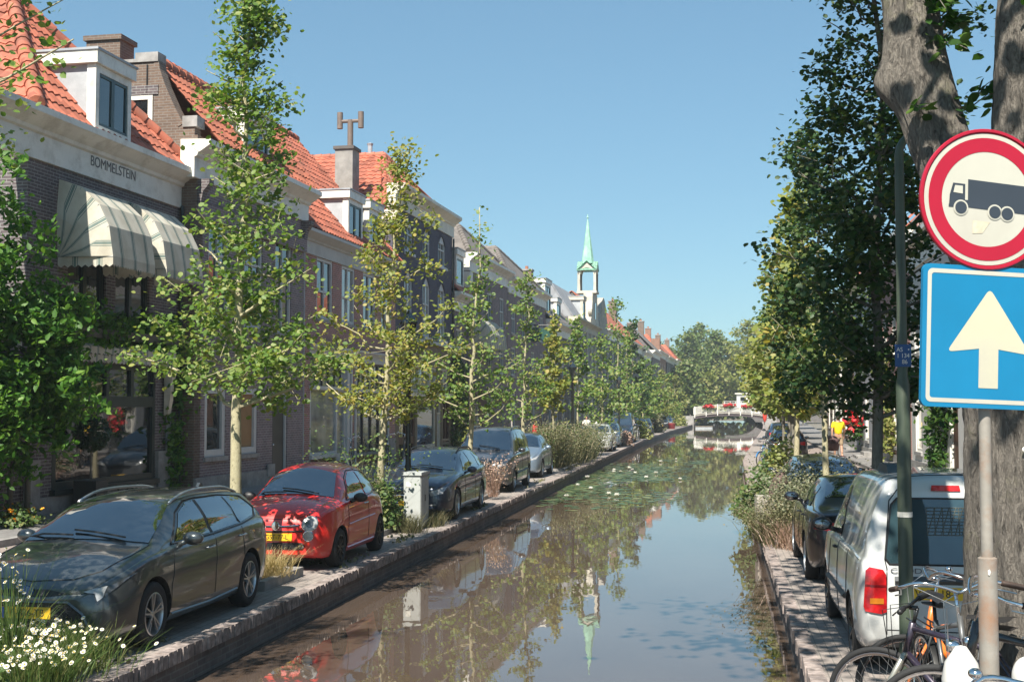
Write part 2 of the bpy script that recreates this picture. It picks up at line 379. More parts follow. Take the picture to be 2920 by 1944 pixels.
# ---------------------------------------------------------------- building kit (local x along the street, y into the house, z up)
BR_DARK = brick('dark_brick', (0.171, 0.130, 0.134), (0.115, 0.094, 0.105), (0.320, 0.306, 0.296), stain=.4)
BR_BROWN = brick('brown_gable_brick', (.22, .145, .105), (.165, .11, .085), (.25, .22, .19), stain=.35)
BR_RED = brick('red_brown_brick', (0.460, 0.180, 0.155), (0.329, 0.144, 0.131), (0.539, 0.454, 0.415), stain=.3)
BR_BLUE = brick('painted_dark_brick', (0.113, 0.107, 0.155), (0.092, 0.091, 0.132), (0.083, 0.083, 0.116), stain=.25, bmp=.6)
BR_PURP = brick('purple_brown_brick', (0.281, 0.204, 0.214), (0.200, 0.154, 0.171), (0.389, 0.363, 0.365), stain=.35)
BR_YEL = brick('ochre_brick', (.30, .23, .14), (.25, .19, .115), (.24, .21, .17), stain=.3)
BR_ORG = brick('orange_brick', (.34, .15, .09), (.27, .12, .08), (.30, .25, .21), stain=.3)
BR_GREY = brick('grey_house_brick', (0.180, 0.162, 0.159), (0.138, 0.126, 0.127), (0.228, 0.216, 0.216), stain=.35)
TILE_O = tile_mat('orange_roof_tile', (.37, .112, .066), .36, old=(.17, .10, .075), oldamt=.75)
TILE_R = tile_mat('red_brown_roof_tile', (.36, .115, .065), .28, old=(.13, .07, .05), oldamt=.6)
TILE_G = tile_mat('grey_roof_tile', (.155, .135, .12), .25, old=(.08, .07, .065))
TILE_Ob = tile_mat('orange_roof_tile_far', (.42, .125, .07), .22, bumpy=True, oldamt=.4)
TILE_Gb = tile_mat('grey_roof_tile_far', (.165, .15, .14), .22, bumpy=True)
SLATE = tile_mat('pale_slate', (.27, .28, .30), .2, old=(.17, .17, .18), bumpy=True)
PLASTW = mat('white_plaster', (.62, .61, .58), .8, var=.05, scale=1.2, dirt=(.45, .44, .42))
PLASTG = mat('grey_plaster', (.36, .37, .39), .8, var=.07, scale=1.2, dirt=(.27, .27, .28))
SANDST = mat('pale_sandstone', (.52, .48, .40), .8, var=.12, scale=3, dirt=(.33, .30, .25))
SURROUND = mat('stone_grey_paint', (.52, .53, .53), .5, var=.06)
LEAD = mat('lead_sheet', (.33, .35, .38), .55, var=.12, scale=3, dirt=(.22, .24, .27))
BROWNW = mat('brown_wood', (.10, .045, .03), .5, var=.2)
TANB = mat('tan_blind', (.30, .17, .07), .7, var=.08)

def house_root(name, label, y0, off=0.0, side='L', x=None):
    if side == 'L':
        s = .0378 if y0 < 110 else .030
        return thing(name, label, 'house', ((FX(y0) if x is None else x)+off, y0, 0), PI/2-math.atan(s))
    return thing(name, label, 'house', ((6.3 if x is None else x), y0, 0), -PI/2)
def cells(mb, W, z0, z1, ops, t=.16, y=0.0, x0=0.0):
    xs = sorted({x0, W, *[o[0] for o in ops], *[o[1] for o in ops]}); zs = sorted({z0, z1, *[o[2] for o in ops], *[o[3] for o in ops]})
    for i in range(len(xs)-1):
        for j in range(len(zs)-1):
            cx, cz = (xs[i]+xs[i+1])/2, (zs[j]+zs[j+1])/2
            if any(o[0] < cx < o[1] and o[2] < cz < o[3] for o in ops): continue
            mb.add([(xs[i], y, zs[j]), (xs[i+1], y, zs[j]), (xs[i+1], y, zs[j+1]), (xs[i], y, zs[j+1])], [(0, 1, 2, 3)])
    for a, b_, c, d in ops:
        for q in ([(a,y,c),(a,y+t,c),(a,y+t,d),(a,y,d)], [(b_,y,c),(b_,y,d),(b_,y+t,d),(b_,y+t,c)], [(a,y,c),(b_,y,c),(b_,y+t,c),(a,y+t,c)], [(a,y,d),(a,y+t,d),(b_,y+t,d),(b_,y,d)]):
            mb.add(q, [(0, 1, 2, 3)])
        mb.add([(a,y+t+.02,c),(b_,y+t+.02,c),(b_,y+t+.02,d),(a,y+t+.02,d)], [(0, 1, 2, 3)])
def shell(root, W, H, Dp, ops, m, z0=.0, arch=(), name='wall', left=True, right=True):
    """arch: list of openings whose top corners are filled to a segmental arch of given rise"""
    mb = MB(); cells(mb, W, z0, H, ops)
    for (a, b_, d, rise) in arch:
        n = 8; w_ = (b_-a)
        pts = [(a+w_*i/n, d-rise*(2*i/n-1)**2) for i in range(n+1)]
        for i in range(n):
            (x1, q1), (x2, q2) = pts[i], pts[i+1]
            mb.add([(x1, .003, q1), (x2, .003, q2), (x2, .003, d), (x1, .003, d), (x1, .15, q1), (x2, .15, q2)], [(0, 1, 2, 3), (0, 4, 5, 1)])
    if left: mb.add([(0,0,z0),(0,Dp,z0),(0,Dp,H),(0,0,H)], [(0, 1, 2, 3)])
    if right: mb.add([(W,0,z0),(W,Dp,z0),(W,Dp,H),(W,0,H)], [(0, 1, 2, 3)])
    mb.add([(0,Dp,z0),(W,Dp,z0),(W,Dp,H),(0,Dp,H)], [(0, 1, 2, 3)]); mb.add([(0,.02,H-.03),(W,.02,H-.03),(W,Dp,H-.03),(0,Dp,H-.03)], [(0, 1, 2, 3)])
    return mb.build(name, m, root, fix=False)
_wr = random.Random(5)
def window(root, o, nx=1, zs=(), fm=None, pane=None, y=.07, fw=.07, sill=True, sm=None, bar=.045, name='window', sillw=.06, wide=0.0, rise=0):
    fm = fm or WHITE; pane = pane or GLASS; a, b_, c, d = o; mb = MB()
    if wide: mb.box(a-wide, a, -.02, .05, c, d+wide); mb.box(b_, b_+wide, -.02, .05, c, d+wide); mb.box(a, b_, -.02, .05, d, d+wide)
    mb.box(a, a+fw, y-.04, y+.05, c, d); mb.box(b_-fw, b_, y-.04, y+.05, c, d)
    mb.box(a+fw, b_-fw, y-.038, y+.05, c, c+fw); mb.box(a+fw, b_-fw, y-.038, y+.05, d-fw-rise*.75, d-rise*.75 if not rise else d)
    for i in range(1, nx):
        x = a+(b_-a)*i/nx; mb.box(x-bar/2, x+bar/2, y-.03, y+.045, c+fw, d-fw)
    for z in zs:
        z = c+(d-c)*z; mb.box(a+fw, b_-fw, y-.034, y+.047, z-bar*.7, z+bar*.7)
    f = mb.build(name, fm, root)
    tx, tz = _wr.uniform(-.006, .006), _wr.uniform(-.006, .006); yy = y+.02
    mb = MB(); mb.add([(a+fw*.5, yy-tx-tz, c+fw*.5), (b_-fw*.5, yy+tx-tz, c+fw*.5), (b_-fw*.5, yy+tx+tz, d-fw*.5), (a+fw*.5, yy-tx+tz, d-fw*.5)], [(0, 1, 2, 3)])
    mb.build('pane', pane, f, fix=False)
    if sill:
        mb = MB(); mb.box(a-.06-wide, b_+.06+wide, -sillw, .03, c-.11, c-.003); mb.build('sill', sm or STONE, f)
    return f
DUTCH = [(-.05, 0), (-.05, .50), (-.11, .53), (-.13, .60), (-.22, .66), (-.38, .78), (-.42, .80), (-.42, .93), (.3, .95), (.3, 0)]
def cornice(root, x0, x1, z, m=None, k=1.0, prof=DUTCH, ky=1.0, name='cornice'):
    mb = MB(); mb.prism([(p[0]*ky if p[0] < 0 else p[0], z+p[1]*k) for p in prof], x0, x1, 'x'); return mb.build(name, m or WHITE, root)
def pantile(root, pts, m, tw=.24, th=.36, amp=.045, step=.03, name='roof', res=6):
    pts = [Vector(p) for p in pts]; n = (pts[1]-pts[0]).cross(pts[2]-pts[0]).normalized()
    if n.z < 0: n = -n
    e1 = Vector((0, 0, 1)).cross(n).normalized(); e2 = n.cross(e1).normalized()
    if e2.z < 0: e2 = -e2; 
    if e1.cross(e2).dot(n) < 0: e1 = -e1
    o = pts[0]; st = [((p-o).dot(e1), (p-o).dot(e2)) for p in pts]
    s0, s1 = min(s for s, _ in st), max(s for s, _ in st); t0, t1 = min(q for _, q in st), max(q for _, q in st)
    nc = int((s1-s0)/tw)+2; nr = int((t1-t0)/th)+2; rr = random.Random(1); vs = []; C = nc*res+1
    jit = [[rr.uniform(-.006, .006) for _ in range(nc+1)] for _ in range(nr)]
    for r in range(nr):
        for fr in (0.0, 1.0):
            for k in range(C):
                u = k/res; ph = u % 1.0
                h = amp*(.5+.5*math.cos(2*PI*ph))**.8+step*(1-fr)+jit[r][int(u)]
                vs.append(o+e1*(s0+u*tw)+e2*(t0+(r+fr)*th)+n*h)
    rows = nr*2; me = D.meshes.new(name); fs = [(i*C+k, i*C+k+1, (i+1)*C+k+1, (i+1)*C+k) for i in range(rows-1) for k in range(C-1)]
    me.from_pydata([tuple(v) for v in vs], [], fs); bm = bmesh.new(); bm.from_mesh(me)
    cen = sum(pts, Vector())/len(pts)
    for i in range(len(pts)):
        a, b_ = pts[i], pts[(i+1) % len(pts)]; pn = (b_-a).cross(n).normalized()
        if (cen-a).dot(pn) > 0: pn = -pn
        bmesh.ops.bisect_plane(bm, geom=bm.verts[:]+bm.edges[:]+bm.faces[:], plane_co=a, plane_no=pn, clear_outer=True)
    bm.to_mesh(me); bm.free(); me.materials.append(m); me.polygons.foreach_set('use_smooth', [True]*len(me.polygons)); me.set_sharp_from_angle(angle=rad(45))
    return link(D.objects.new(name, me), root)
def flat(root, polys, m, name='roof', th=.06):
    mb = MB()
    for p in polys:
        p = [Vector(q) for q in p]; n = (p[1]-p[0]).cross(p[2]-p[0]).normalized(); n = n if n.z > 0 else -n
        k = len(p); mb.add([q+n*th for q in p]+p, [tuple(range(k))]+[(i, (i+1) % k, k+(i+1) % k, k+i) for i in range(k)])
    return mb.build(name, m, root)
def ridge(root, lines, m, r=.13, seg=.38, name='ridge_tiles'):
    mb = MB()
    for a, b_ in lines:
        a, b_ = Vector(a), Vector(b_); n = max(1, int((b_-a).length/seg))
        for i in range(n):
            p, q = a.lerp(b_, i/n), a.lerp(b_, (i+1.08)/n); mb.tube([p, q], [r*1.0, r*.82], 10)
    return mb.build(name, m, root, angle=50)
def dormer(root, x0, x1, z0, z1, yf, slope, nx=2, fm=None, wm=None, label=None, roofw=.10, wz=None):
    """box dormer: front at local y=yf, running back to a roof of slope dz/dy"""
    fm = fm or WHITE; wm = wm or GREYP; back = yf+(z1-z0)/slope+.35
    mb = MB(); mb.prism([(yf+.02, z0), (back, z0+(back-yf)*slope), (back, z1), (yf+.02, z1)], x0+.03, x1-.03, 'x'); d = mb.build('dormer', wm, root)
    mb = MB(); mb.box(x0-roofw, x1+roofw, yf-.12, back+.1, z1, z1+.26); mb.build('dormer_roof', fm, d)
    mb = MB(); mb.box(x0-roofw-.03, x1+roofw+.03, yf-.15, back+.13, z1+.262, z1+.31); mb.build('zinc_cap', LEAD, d)
    mb = MB()
    mb.box(x0-.02, x0+.12, yf-.05, yf+.15, z0-.05, z1-.003); mb.box(x1-.12, x1+.02, yf-.05, yf+.15, z0-.05, z1-.003); mb.box(x0+.12, x1-.12, yf-.045, yf+.1, z1-.16, z1-.005); mb.box(x0+.12, x1-.12, yf-.045, yf+.1, z0-.04, z0+.09)
    w_ = mb.build('dormer_frame', fm, d)
    mb = MB()
    xs = [x0+.12+(x1-x0-.24)*i/nx for i in range(nx+1)]
    for i in range(nx):
        a, b_ = xs[i], xs[i+1]; c, e = z0+.092, z1-.162
        mb.box(a+.004, a+.06, yf-.03, yf+.02, c, e); mb.box(b_-.06, b_-.004, yf-.03, yf+.02, c, e); mb.box(a+.06, b_-.06, yf-.028, yf+.02, c, c+.06); mb.box(a+.06, b_-.06, yf-.028, yf+.02, e-.06, e)
    s_ = mb.build('sash', mat('blue_green_sash', (.035, .075, .085), .4), d)
    mb = MB(); mb.add([(xs[0], yf+.0, z0+.09), (xs[-1], yf+.0, z0+.09), (xs[-1], yf-.004, z1-.15), (xs[0], yf-.004, z1-.15)], [(0, 1, 2, 3)]); mb.build('pane', GLASS, d, fix=False)
    return d
def chimney(root, x0, x1, y0, y1, z0, z1, m, pots=2, cap=None, pipe=0):
    mb = MB(); mb.box(x0, x1, y0, y1, z0, z1); c = mb.build('chimney', m, root)
    mb = MB(); mb.box(x0-.06, x1+.06, y0-.06, y1+.06, z1, z1+.12); mb.build('chimney_cap', cap or STONE, c)
    if pots:
        mb = MB()
        for i in range(pots):
            yy = y0+(y1-y0)*(i+.5)/pots; mb.lathe([(.0, z1+.36), (.11, z1+.36), (.13, z1+.12)], ((x0+x1)/2, yy, 0), 'z', 12)
        mb.build('chimney_pot', mat('terracotta', (.30, .12, .07), .8), c, smooth=False)
    return c
def pipe(root, x, y, z0, z1, r=.045, m=None):
    mb = MB(); mb.tube([(x, y, z0), (x, y, z1)], r, 8)
    z = z0+1
    while z < z1: mb.tube([(x, y, z), (x, y, z+.06)], r*1.35, 8); z += 2
    return mb.build('downpipe', m or GREYP, root, angle=40)
def door(root, o, m, y=.1, fm=None, fan=.5, handle=True):
    a, b_, c, d = o; mb = MB(); zt = d-fan
    mb.box(a+.07, b_-.07, y-.01, y+.05, c, zt)
    w_ = (b_-a-.14)
    for (u0, u1, v0, v1) in ((.12, .88, .06, .42), (.12, .88, .5, .94)):
        mb.box(a+.07+w_*u0, a+.07+w_*u1, y-.03, y-.012, c+(zt-c)*v0, c+(zt-c)*v1)
    dd = mb.build('door', m, root)
    mb = MB(); mb.box(a, a+.07, y-.06, y+.06, c, d); mb.box(b_-.07, b_, y-.06, y+.06, c, d); mb.box(a+.07, b_-.07, y-.058, y+.06, zt, zt+.07); mb.box(a+.07, b_-.07, y-.058, y+.06, d-.07, d)
    f = mb.build('door_frame', fm or WHITE, dd)
    if fan > .2:
        mb = MB(); mb.add([(a+.07, y+.01, zt+.07), (b_-.07, y+.01, zt+.07), (b_-.07, y+.01, d-.07), (a+.07, y+.01, d-.07)], [(0, 1, 2, 3)]); mb.build('fanlight', GLASS, dd, fix=False)
    if handle:
        mb = MB(); mb.ell((a+.07+w_*.12, y-.05, c+1.0), (.03, .03, .03), 8, 6); mb.build('door_handle', CHROME, dd, smooth=True)
    return dd

# ---------------------------------------------------------------- A : the house with the striped awnings
CS = 1/math.cos(math.atan(.0378))
def U(y, y0): return (y-y0)*CS
A0 = 21.9; A = house_root('brick_house', 'dark brick house with lettered white cornice, striped awnings and orange hipped roof', A0)
WA = U(28.2, A0); uA = lambda y: U(y, A0)
ops = [(uA(22.9), uA(27.1), .85, 3.35), (uA(23.35), uA(24.85), 4.25, 6.6), (uA(25.25), uA(26.75), 4.25, 6.6)]
shell(A, WA, 7.35, 8, ops, BR_DARK)
w1 = window(A, (uA(22.9), uA(27.1), .85, 2.58), 1, (), DARKW, GLASS, y=.03, fw=.13, sm=DARKW, name='shop_window', sillw=.12)
window(A, (uA(22.9), uA(27.1), 2.58, 3.35), 4, (), DARKW, GLASS, y=.03, fw=.10, sill=False, bar=.13, name='transom_window')
for o in ops[1:]: window(A, o, 2, (), DARKW, GLASS, y=.09, bar=.12, fw=.08)
mb = MB(); mb.box(uA(22.4), uA(27.1), -.06, -.002, .2, .72); mb.build('plinth', STONE, A)
for ya, yb in ((27.14, 27.6), (21.95, 22.38)): mb = MB(); mb.box(uA(ya), uA(yb), -.09, -.002, .2, 1.45); mb.build('pier_base', STONE, A)
cornice(A, -2.6, WA+.12, 7.16, WHITE, k=.98)
g = D.objects.get('cornice')
text('house_name', 'BOMMELSTEIN', .30, mat('sign_grey_letters', (.10, .105, .11), .6), A, (uA(25.0), -.056, 7.50), (PI/2, 0, 0), sx=.98)
# shop lintel moulding, retracted awning and console
mb = MB(); mb.prism([(-.30, 3.86), (-.34, 3.98), (-.36, 4.04), (0, 4.08), (0, 3.86)], uA(22.6), uA(27.75), 'x'); mb.build('lintel', mat('dark_lintel', (.05, .055, .05), .5), A)
hip = Vector((uA(25.2), 2.6, 11.5)); a_, b_ = Vector((-.15, -.25, 8.08)), Vector((WA+.15, -.25, 8.08)); back_l, back_r = Vector((-.15, 8.2, 8.08)), Vector((WA+.15, 8.2, 8.08)); hipb = Vector((uA(25.2), 8.2, 11.5))
pantile(A, [a_, b_, hip], TILE_O); pantile(A, [a_, hip, hipb, back_l], TILE_O); pantile(A, [b_, back_r, hipb, hip], TILE_O)
ridge(A, [(a_+Vector((0, 0, .06)), hip+Vector((0, 0, .06))), (b_+Vector((0, 0, .06)), hip+Vector((0, 0, .06))), (hip+Vector((0, 0, .06)), hipb+Vector((0, 0, .06)))], TILE_O, r=.16)
dormer(A, uA(23.85), uA(25.28), 8.12, 9.46, -.22, 1.2)
pipe(A, WA-.05, -.1, .3, 7.2, m=DARKW)
mb = MB(); mb.box(WA-.55, WA-.35, -.03, -.003, .3, 3.1); mb.build('door_jamb', GREYP, A)

def stripes(name):
    m, t, b, out = nt(name); uvn = N(t, 'ShaderNodeUVMap'); sp = N(t, 'ShaderNodeSeparateXYZ'); t.links.new(uvn.outputs[0], sp.inputs[0])
    fr = N(t, 'ShaderNodeMath', operation='FRACT'); t.links.new(sp.outputs[0], fr.inputs[0])
    cr, gr = (.67, .635, .54), (.20, .27, .25); st = [(0, cr), (.60, gr), (.635, cr), (.66, gr), (.76, cr), (.80, gr), (.835, cr)]
    r = ramp(t, fr.outputs[0], st); r.color_ramp.interpolation = 'CONSTANT'
    tc = N(t, 'ShaderNodeTexCoord'); n = noise(t, tc.outputs['Object'], 2.5, 5, .65); r2 = ramp(t, n.outputs[0], [(.35, (.78, .76, .72)), (.6, (1, 1, 1))])
    t.links.new(mixc(t, r.outputs[0], r2.outputs[0], 1.0, 'MULTIPLY'), b.inputs['Base Color']); setb(b, Roughness=.85)
    tr = N(t, 'ShaderNodeBsdfTranslucent'); t.links.new(r.outputs[0], tr.inputs[0]); mx = N(t, 'ShaderNodeMixShader'); mx.inputs[0].default_value = .25
    t.links.new(b.outputs[0], mx.inputs[1]); t.links.new(tr.outputs[0], mx.inputs[2]); t.links.new(mx.outputs[0], out.inputs[0]); return m
STRIPE = stripes('striped_canvas')
class UVM(MB):
    def __init__(s): super().__init__(); s.u = []
    def q(s, vs, us):
        s.add(vs, [tuple(range(len(vs)))]); s.u += us
    def buildu(s, name, m, parent):
        o = s.build(name, m, parent, fix=False); l = o.data.uv_layers.new(name='UVMap')
        l.data.foreach_set('uv', [c for u in s.u for c in u]); return o
def awning(root_name, label, x0, x1, zt, zb, dep, house, per=.52):
    r = thing(root_name, label, 'awning', house.matrix_basis @ Vector((x0, 0, 0)), house.rotation_euler.z); W = x1-x0
    H = zt-zb; prof = [(-.02, zt), (-.42*dep, zt-.10*H), (-.74*dep, zt-.30*H), (-.92*dep, zt-.55*H), (-dep, zb+.18)]
    fm = UVM(); n = 8
    for (ya, za), (yb, zb2) in zip(prof, prof[1:]):
        fm.q([(0, ya, za), (W, ya, za), (W, yb, zb2), (0, yb, zb2)], [(0, za), (W/per, za), (W/per, zb2), (0, zb2)])
    fm.buildu('front_canvas', STRIPE, r)
    for xx, bul in ((0, -.16), (W, .16)):
        fm = UVM(); c = (xx, -.02, zb+.18); pl = prof
        L = 0
        for (ya, za), (yb, zb2) in zip(pl, pl[1:]):
            d = math.hypot(yb-ya, zb2-za); mid = lambda y, z: (xx+bul*.5, y*.5-.01, (z+zb+.18)/2)
            fm.q([(xx, ya, za), (xx, yb, zb2), mid(yb, zb2), mid(ya, za)], [(L/.5, 0), ((L+d)/.5, 0), ((L+d)/.5, 1), (L/.5, 1)])
            fm.q([mid(ya, za), mid(yb, zb2), c], [(L/.5, 0), ((L+d)/.5, 0), ((L+d*.5)/.5, 1)]); L += d
        fm.buildu('side_canvas', STRIPE, r)
    vm = UVM(); k = int(W/.10)
    def val(a, b_, nseg, off):
        a, b_ = Vector(a), Vector(b_)
        for i in range(nseg):
            for j in range(2):
                f0, f1 = (i+j/2)/nseg, (i+(j+1)/2)/nseg; d0 = .16+.05*math.sin(PI*(j/2)); d1 = .16+.05*math.sin(PI*((j+1)/2))
                p, q = a.lerp(b_, f0), a.lerp(b_, f1); L = (b_-a).length/per
                vm.q([p, q, q-Vector((0, 0, d1)), p-Vector((0, 0, d0))], [(f0*L, 0), (f1*L, 0), (f1*L, 1), (f0*L, 1)])
    val((0, -dep, zb+.18), (W, -dep, zb+.18), k, 0); val((0, -.02, zb+.18), (0, -dep, zb+.18), k//2, 0); val((W, -dep, zb+.18), (W, -.02, zb+.18), k//2, 0)
    vm.buildu('valance', STRIPE, r)
    mb = MB()
    for p in prof[1:]: mb.tube([(0, -.02, zb+.2), (0, p[0]+.012, p[1]-.012), (W, p[0]+.012, p[1]-.012), (W, -.02, zb+.2)], .012, 6)
    mb.build('awning_frame', STEEL, r); return r
awning('window_awning', 'domed striped upstairs awning nearest the green creeper, its lit side facing the camera', uA(22.95), uA(24.68), 6.92, 5.2, 1.2, A)
awning('window_awning', 'domed striped upstairs awning nearest the house with the brown side gable', uA(25.2), uA(26.95), 6.92, 5.2, 1.2, A)
r = thing('shop_awning', 'retracted striped shop awning with scalloped edge over the dark shop window', 'awning', A.matrix_basis @ Vector((uA(22.7), 0, 0)), A.rotation_euler.z)
W_ = uA(27.6)-uA(22.7); fm = UVM()
fm.q([(0, -.06, 3.82), (W_, -.06, 3.82), (W_, -.26, 3.68), (0, -.26, 3.68)], [(0, 0), (W_/.3, 0), (W_/.3, 1), (0, 1)]); fm.buildu('canvas', STRIPE, r)
fm = UVM(); n = int(W_/.16)
for zz, yy in ((3.68, -.262), (3.52, -.235)):
    for i in range(n*2):
        f0, f1 = i/(2*n), (i+1)/(2*n); d0 = .13+(.04 if i % 2 else 0); d1 = .13+(.04 if (i+1) % 2 else 0)
        fm.q([(W_*f0, yy, zz), (W_*f1, yy, zz), (W_*f1, yy, zz-d1), (W_*f0, yy, zz-d0)], [(W_*f0/.3, 0), (W_*f1/.3, 0), (W_*f1/.3, 1), (W_*f0/.3, 1)])
fm.buildu('valance', STRIPE, r)
mb = MB(); mb.prism([(-.05, 3.62), (-.26, 3.62), (-.30, 3.3), (-.22, 3.0), (-.2, 2.62), (-.14, 2.3), (-.05, 2.25)], W_-.16, W_, 'x'); mb.build('console', CREAM, r)

# ---------------------------------------------------------------- B : dark brick house with the brown gable
B0 = 28.2; B = house_root('brick_house', 'dark brick house with brown side gable, white bracketed cornice and orange roof', B0, .44); uB = lambda y: U(y, B0); WB = uB(35.3)
ops = [(uB(28.75), uB(29.95), 1.25, 2.95), (uB(30.75), uB(31.95), 1.25, 2.95), (uB(33.0), uB(34.1), .42, 3.4),
       (uB(28.85), uB(30.05), 4.5, 7.2), (uB(31.0), uB(32.2), 4.5, 7.2), (uB(33.1), uB(34.3), 4.5, 7.2)]
shell(B, WB, 8.0, 8.5, ops, BR_PURP, arch=[(o[0], o[1], o[3], .16) for o in ops[3:]], left=False)
for i, o in enumerate(ops[:2]): window(B, o, 1, (), SURROUND, GLASS if i == 0 else TANB, y=.06, fw=.17, name='window')
for o in ops[3:]: window(B, o, 2, (.62,), SURROUND, GLASS, y=.07, fw=.09, rise=.16)
door(B, ops[2], mat('black_door', (.025, .024, .028), .4), fan=.6, fm=SURROUND)
mb = MB(); mb.box(-.02, ops[2][0]-.02, -.06, -.002, .38, .78); mb.build('plinth', STONE, B)
mb = MB(); mb.box(ops[2][0]-.5, ops[2][0]-.02, -.10, -.062, .6, .92); mb.build('boot_stone', STONE, B); mb = MB(); mb.box(ops[2][0]-.1, ops[2][1]+.1, -.35, -.002, .3, .44); mb.build('doorstep', STONE, B)
cornice(B, -.3, WB+.2, 7.85, WHITE, k=.95, ky=1.1)
mb = MB()
pass
for x in (.0, WB-.25): mb = MB(); mb.prism([(-.003, 7.25), (-.09, 7.3), (-.14, 7.55), (-.30, 7.74), (-.30, 7.846), (-.003, 7.846)], x, x+.25, 'x'); mb.build('cornice_bracket', BR_DARK, B)
mb = MB(); mb.box(0, WB, -.09, -.003, 6.95, 7.33); mb.build('brick_band', BR_PURP, B)
for o in ops[3:]:
    mb = MB(); n = 8; pts = [(o[0]+(o[1]-o[0])*i/n, o[3]-.16*(2*i/n-1)**2) for i in range(n+1)]
    mb.grid([[(x, -.02, z), (x, -.02, z+.22)] for x, z in pts]); mb.build('brick_arch', BR_DARK, B)
# side gable facing along the street: local (y, z) outline, y = inward
def toB(X): return (FX(B0)+.44)-X
out = [(0, 0), (0, 8.9), (.08, 8.9), (.08, 9.1), (.46, 9.15), (.62, 9.55), (.88, 10.1), (1.02, 10.5), (1.06, 10.72), (2.6, 10.72), (3.2, 10.3), (4.3, 8.9), (5.2, 8.9), (5.2, 0)]
wy0, wy1, wz0, wz1 = toB(-13.27), toB(-13.94), 8.75, 9.9
mb = MB(); mb.prism(out, -.02, .32, 'x'); gw = mb.build('gable_wall', BR_BROWN, B)
for (a, b2, c, d) in ((.0, .38, 9.1, 9.36), (1.03, 1.62, 10.72, 10.95), (1.62, 3.0, 10.72, 10.80)):
    mb = MB(); mb.box(-.06, .36, a, b2, c, d); mb.build('coping_stone', STONE, gw)
mb = MB()
cp = [(.40, 9.16), (.62, 9.56), (.88, 10.11), (1.02, 10.5), (1.06, 10.72)]
mb.grid([[(-.035, y-.03, z+.03), (.34, y-.03, z+.03), (.34, y+.10, z-.05), (-.035, y+.10, z-.05), (-.035, y-.03, z+.03)] for y, z in cp]); mb.build('gable_coping', BR_BROWN, gw)
mb = MB(); wa, wb_ = wy0, wy1
mb.box(-.06, -.021, wa-.02, wa+.10, wz0, wz1); mb.box(-.06, -.021, wb_-.10, wb_+.02, wz0, wz1); mb.box(-.058, -.021, wa+.1, wb_-.1, wz1-.1, wz1); mb.box(-.058, -.021, wa+.1, wb_-.1, wz0, wz0+.08); mb.box(-.058, -.021, wa+.1, wb_-.1, 9.22, 9.32); gwn = mb.build('gable_window', WHITE, B)
mb = MB(); mb.add([(-.03, wa, wz0), (-.03, wb_, wz0), (-.03, wb_, wz1), (-.03, wa, wz1)], [(0, 1, 2, 3)]); mb.build('pane', GLASS, gwn, fix=False)
mb = MB(); mb.box(-.05, -.018, 1.30, 1.33, 9.95, 10.65); mb.box(-.05, -.018, .35, .38, 5.6, 6.7); mb.build('wall_anchor', BLACKM, gw)
mb = MB(); mb.box(-.05, -.018, wa-.15, wb_+.3, wz1+.02, wz1+.25); mb.build('brick_lintel', BR_DARK, gw)
pantile(B, [(.32, -.35, 8.78), (WB+.2, -.35, 8.78), (WB+.2, 1.35, 10.85), (.32, 1.35, 10.85)], TILE_R)
flat(B, [[(.32, 1.35, 10.85), (WB+.2, 1.35, 10.85), (WB+.2, 6, 8.3), (.32, 6, 8.3)]], TILE_R, name='back_roof'); ridge(B, [((.32, 1.35, 10.9), (WB+.2, 1.35, 10.9))], TILE_R)
chimney(B, .55, 1.25, toB(-14.45), toB(-15.36), 10.0, 11.5, BR_BROWN, 0, BR_BROWN)
dormer(B, uB(30.9), uB(32.5), 8.95, 9.9, .0, 1.22, nx=2)

# ---------------------------------------------------------------- C : red-brown brick house with two dormers and a big shop front
C0 = 35.35; C = house_root('brick_house', 'red-brown brick house with two grey dormers and a wide shop front', C0, .03); uC = lambda y: U(y, C0); WC = uC(46.0)
up = [(uC(a), uC(b2), 5.2, 7.1) for a, b2 in ((37.5, 38.95), (39.85, 41.2), (42.1, 43.5), (44.2, 45.5))]
dn = [(uC(37.0), uC(40.8), .72, 3.95), (uC(41.35), uC(45.0), .5, 3.95)]
shell(C, WC, 7.25, 9, up+dn, BR_RED)
for o in up: window(C, o, 2, (.45,), SURROUND, CURT if o is up[1] else GLASS, fw=.1, y=.06)
a, b2, c, d = dn[0]
window(C, (a, b2-1.35, c+.25, 3.05), 1, (), SURROUND, CURT, y=.04, fw=.08, name='shop_window', sm=WHITE, sillw=.1)
window(C, (b2-1.35, b2-.42, c, 3.05), 1, (), SURROUND, CURT, y=.06, fw=.12, name='shop_window', sill=False)
window(C, (a, b2-.3, 3.05, d), 6, (), mat('dark_bars', (.05, .045, .05), .5), CURT, y=.06, fw=.06, name='transom_window', sill=False)
mb = MB(); mb.box(b2-.42, b2-.18, -.05, .1, .4, d); mb.box(a-.1, b2-.42, -.06, .05, 3.0, 3.1); mb.box(b2-.02, b2+.1, -.05, .1, .4, d); mb.build('shop_frame', SURROUND, C)
a, b2, c, d = dn[1]
window(C, (a, b2, c+.4, 3.0), 4, (.72,), mat('dark_bars2', (.045, .035, .04), .5), GLASSB, y=.06, fw=.1, bar=.1, name='shop_window', sm=STONE)
window(C, (a, b2, 3.0, d), 7, (), mat('dark_bars', (.05, .045, .05), .5), CURT, y=.06, fw=.06, name='transom_window', sill=False)
mb = MB(); mb.box(a-.12, a, -.05, .1, .4, d); mb.box(b2, b2+.12, -.05, .1, .4, d); mb.box(a, b2, -.05, .05, 2.95, 3.06); mb.build('shop_frame', SURROUND, C)
cornice(C, uC(36.9), uC(45.2), 3.96, SURROUND, k=.42, ky=.5, name='shop_cornice')
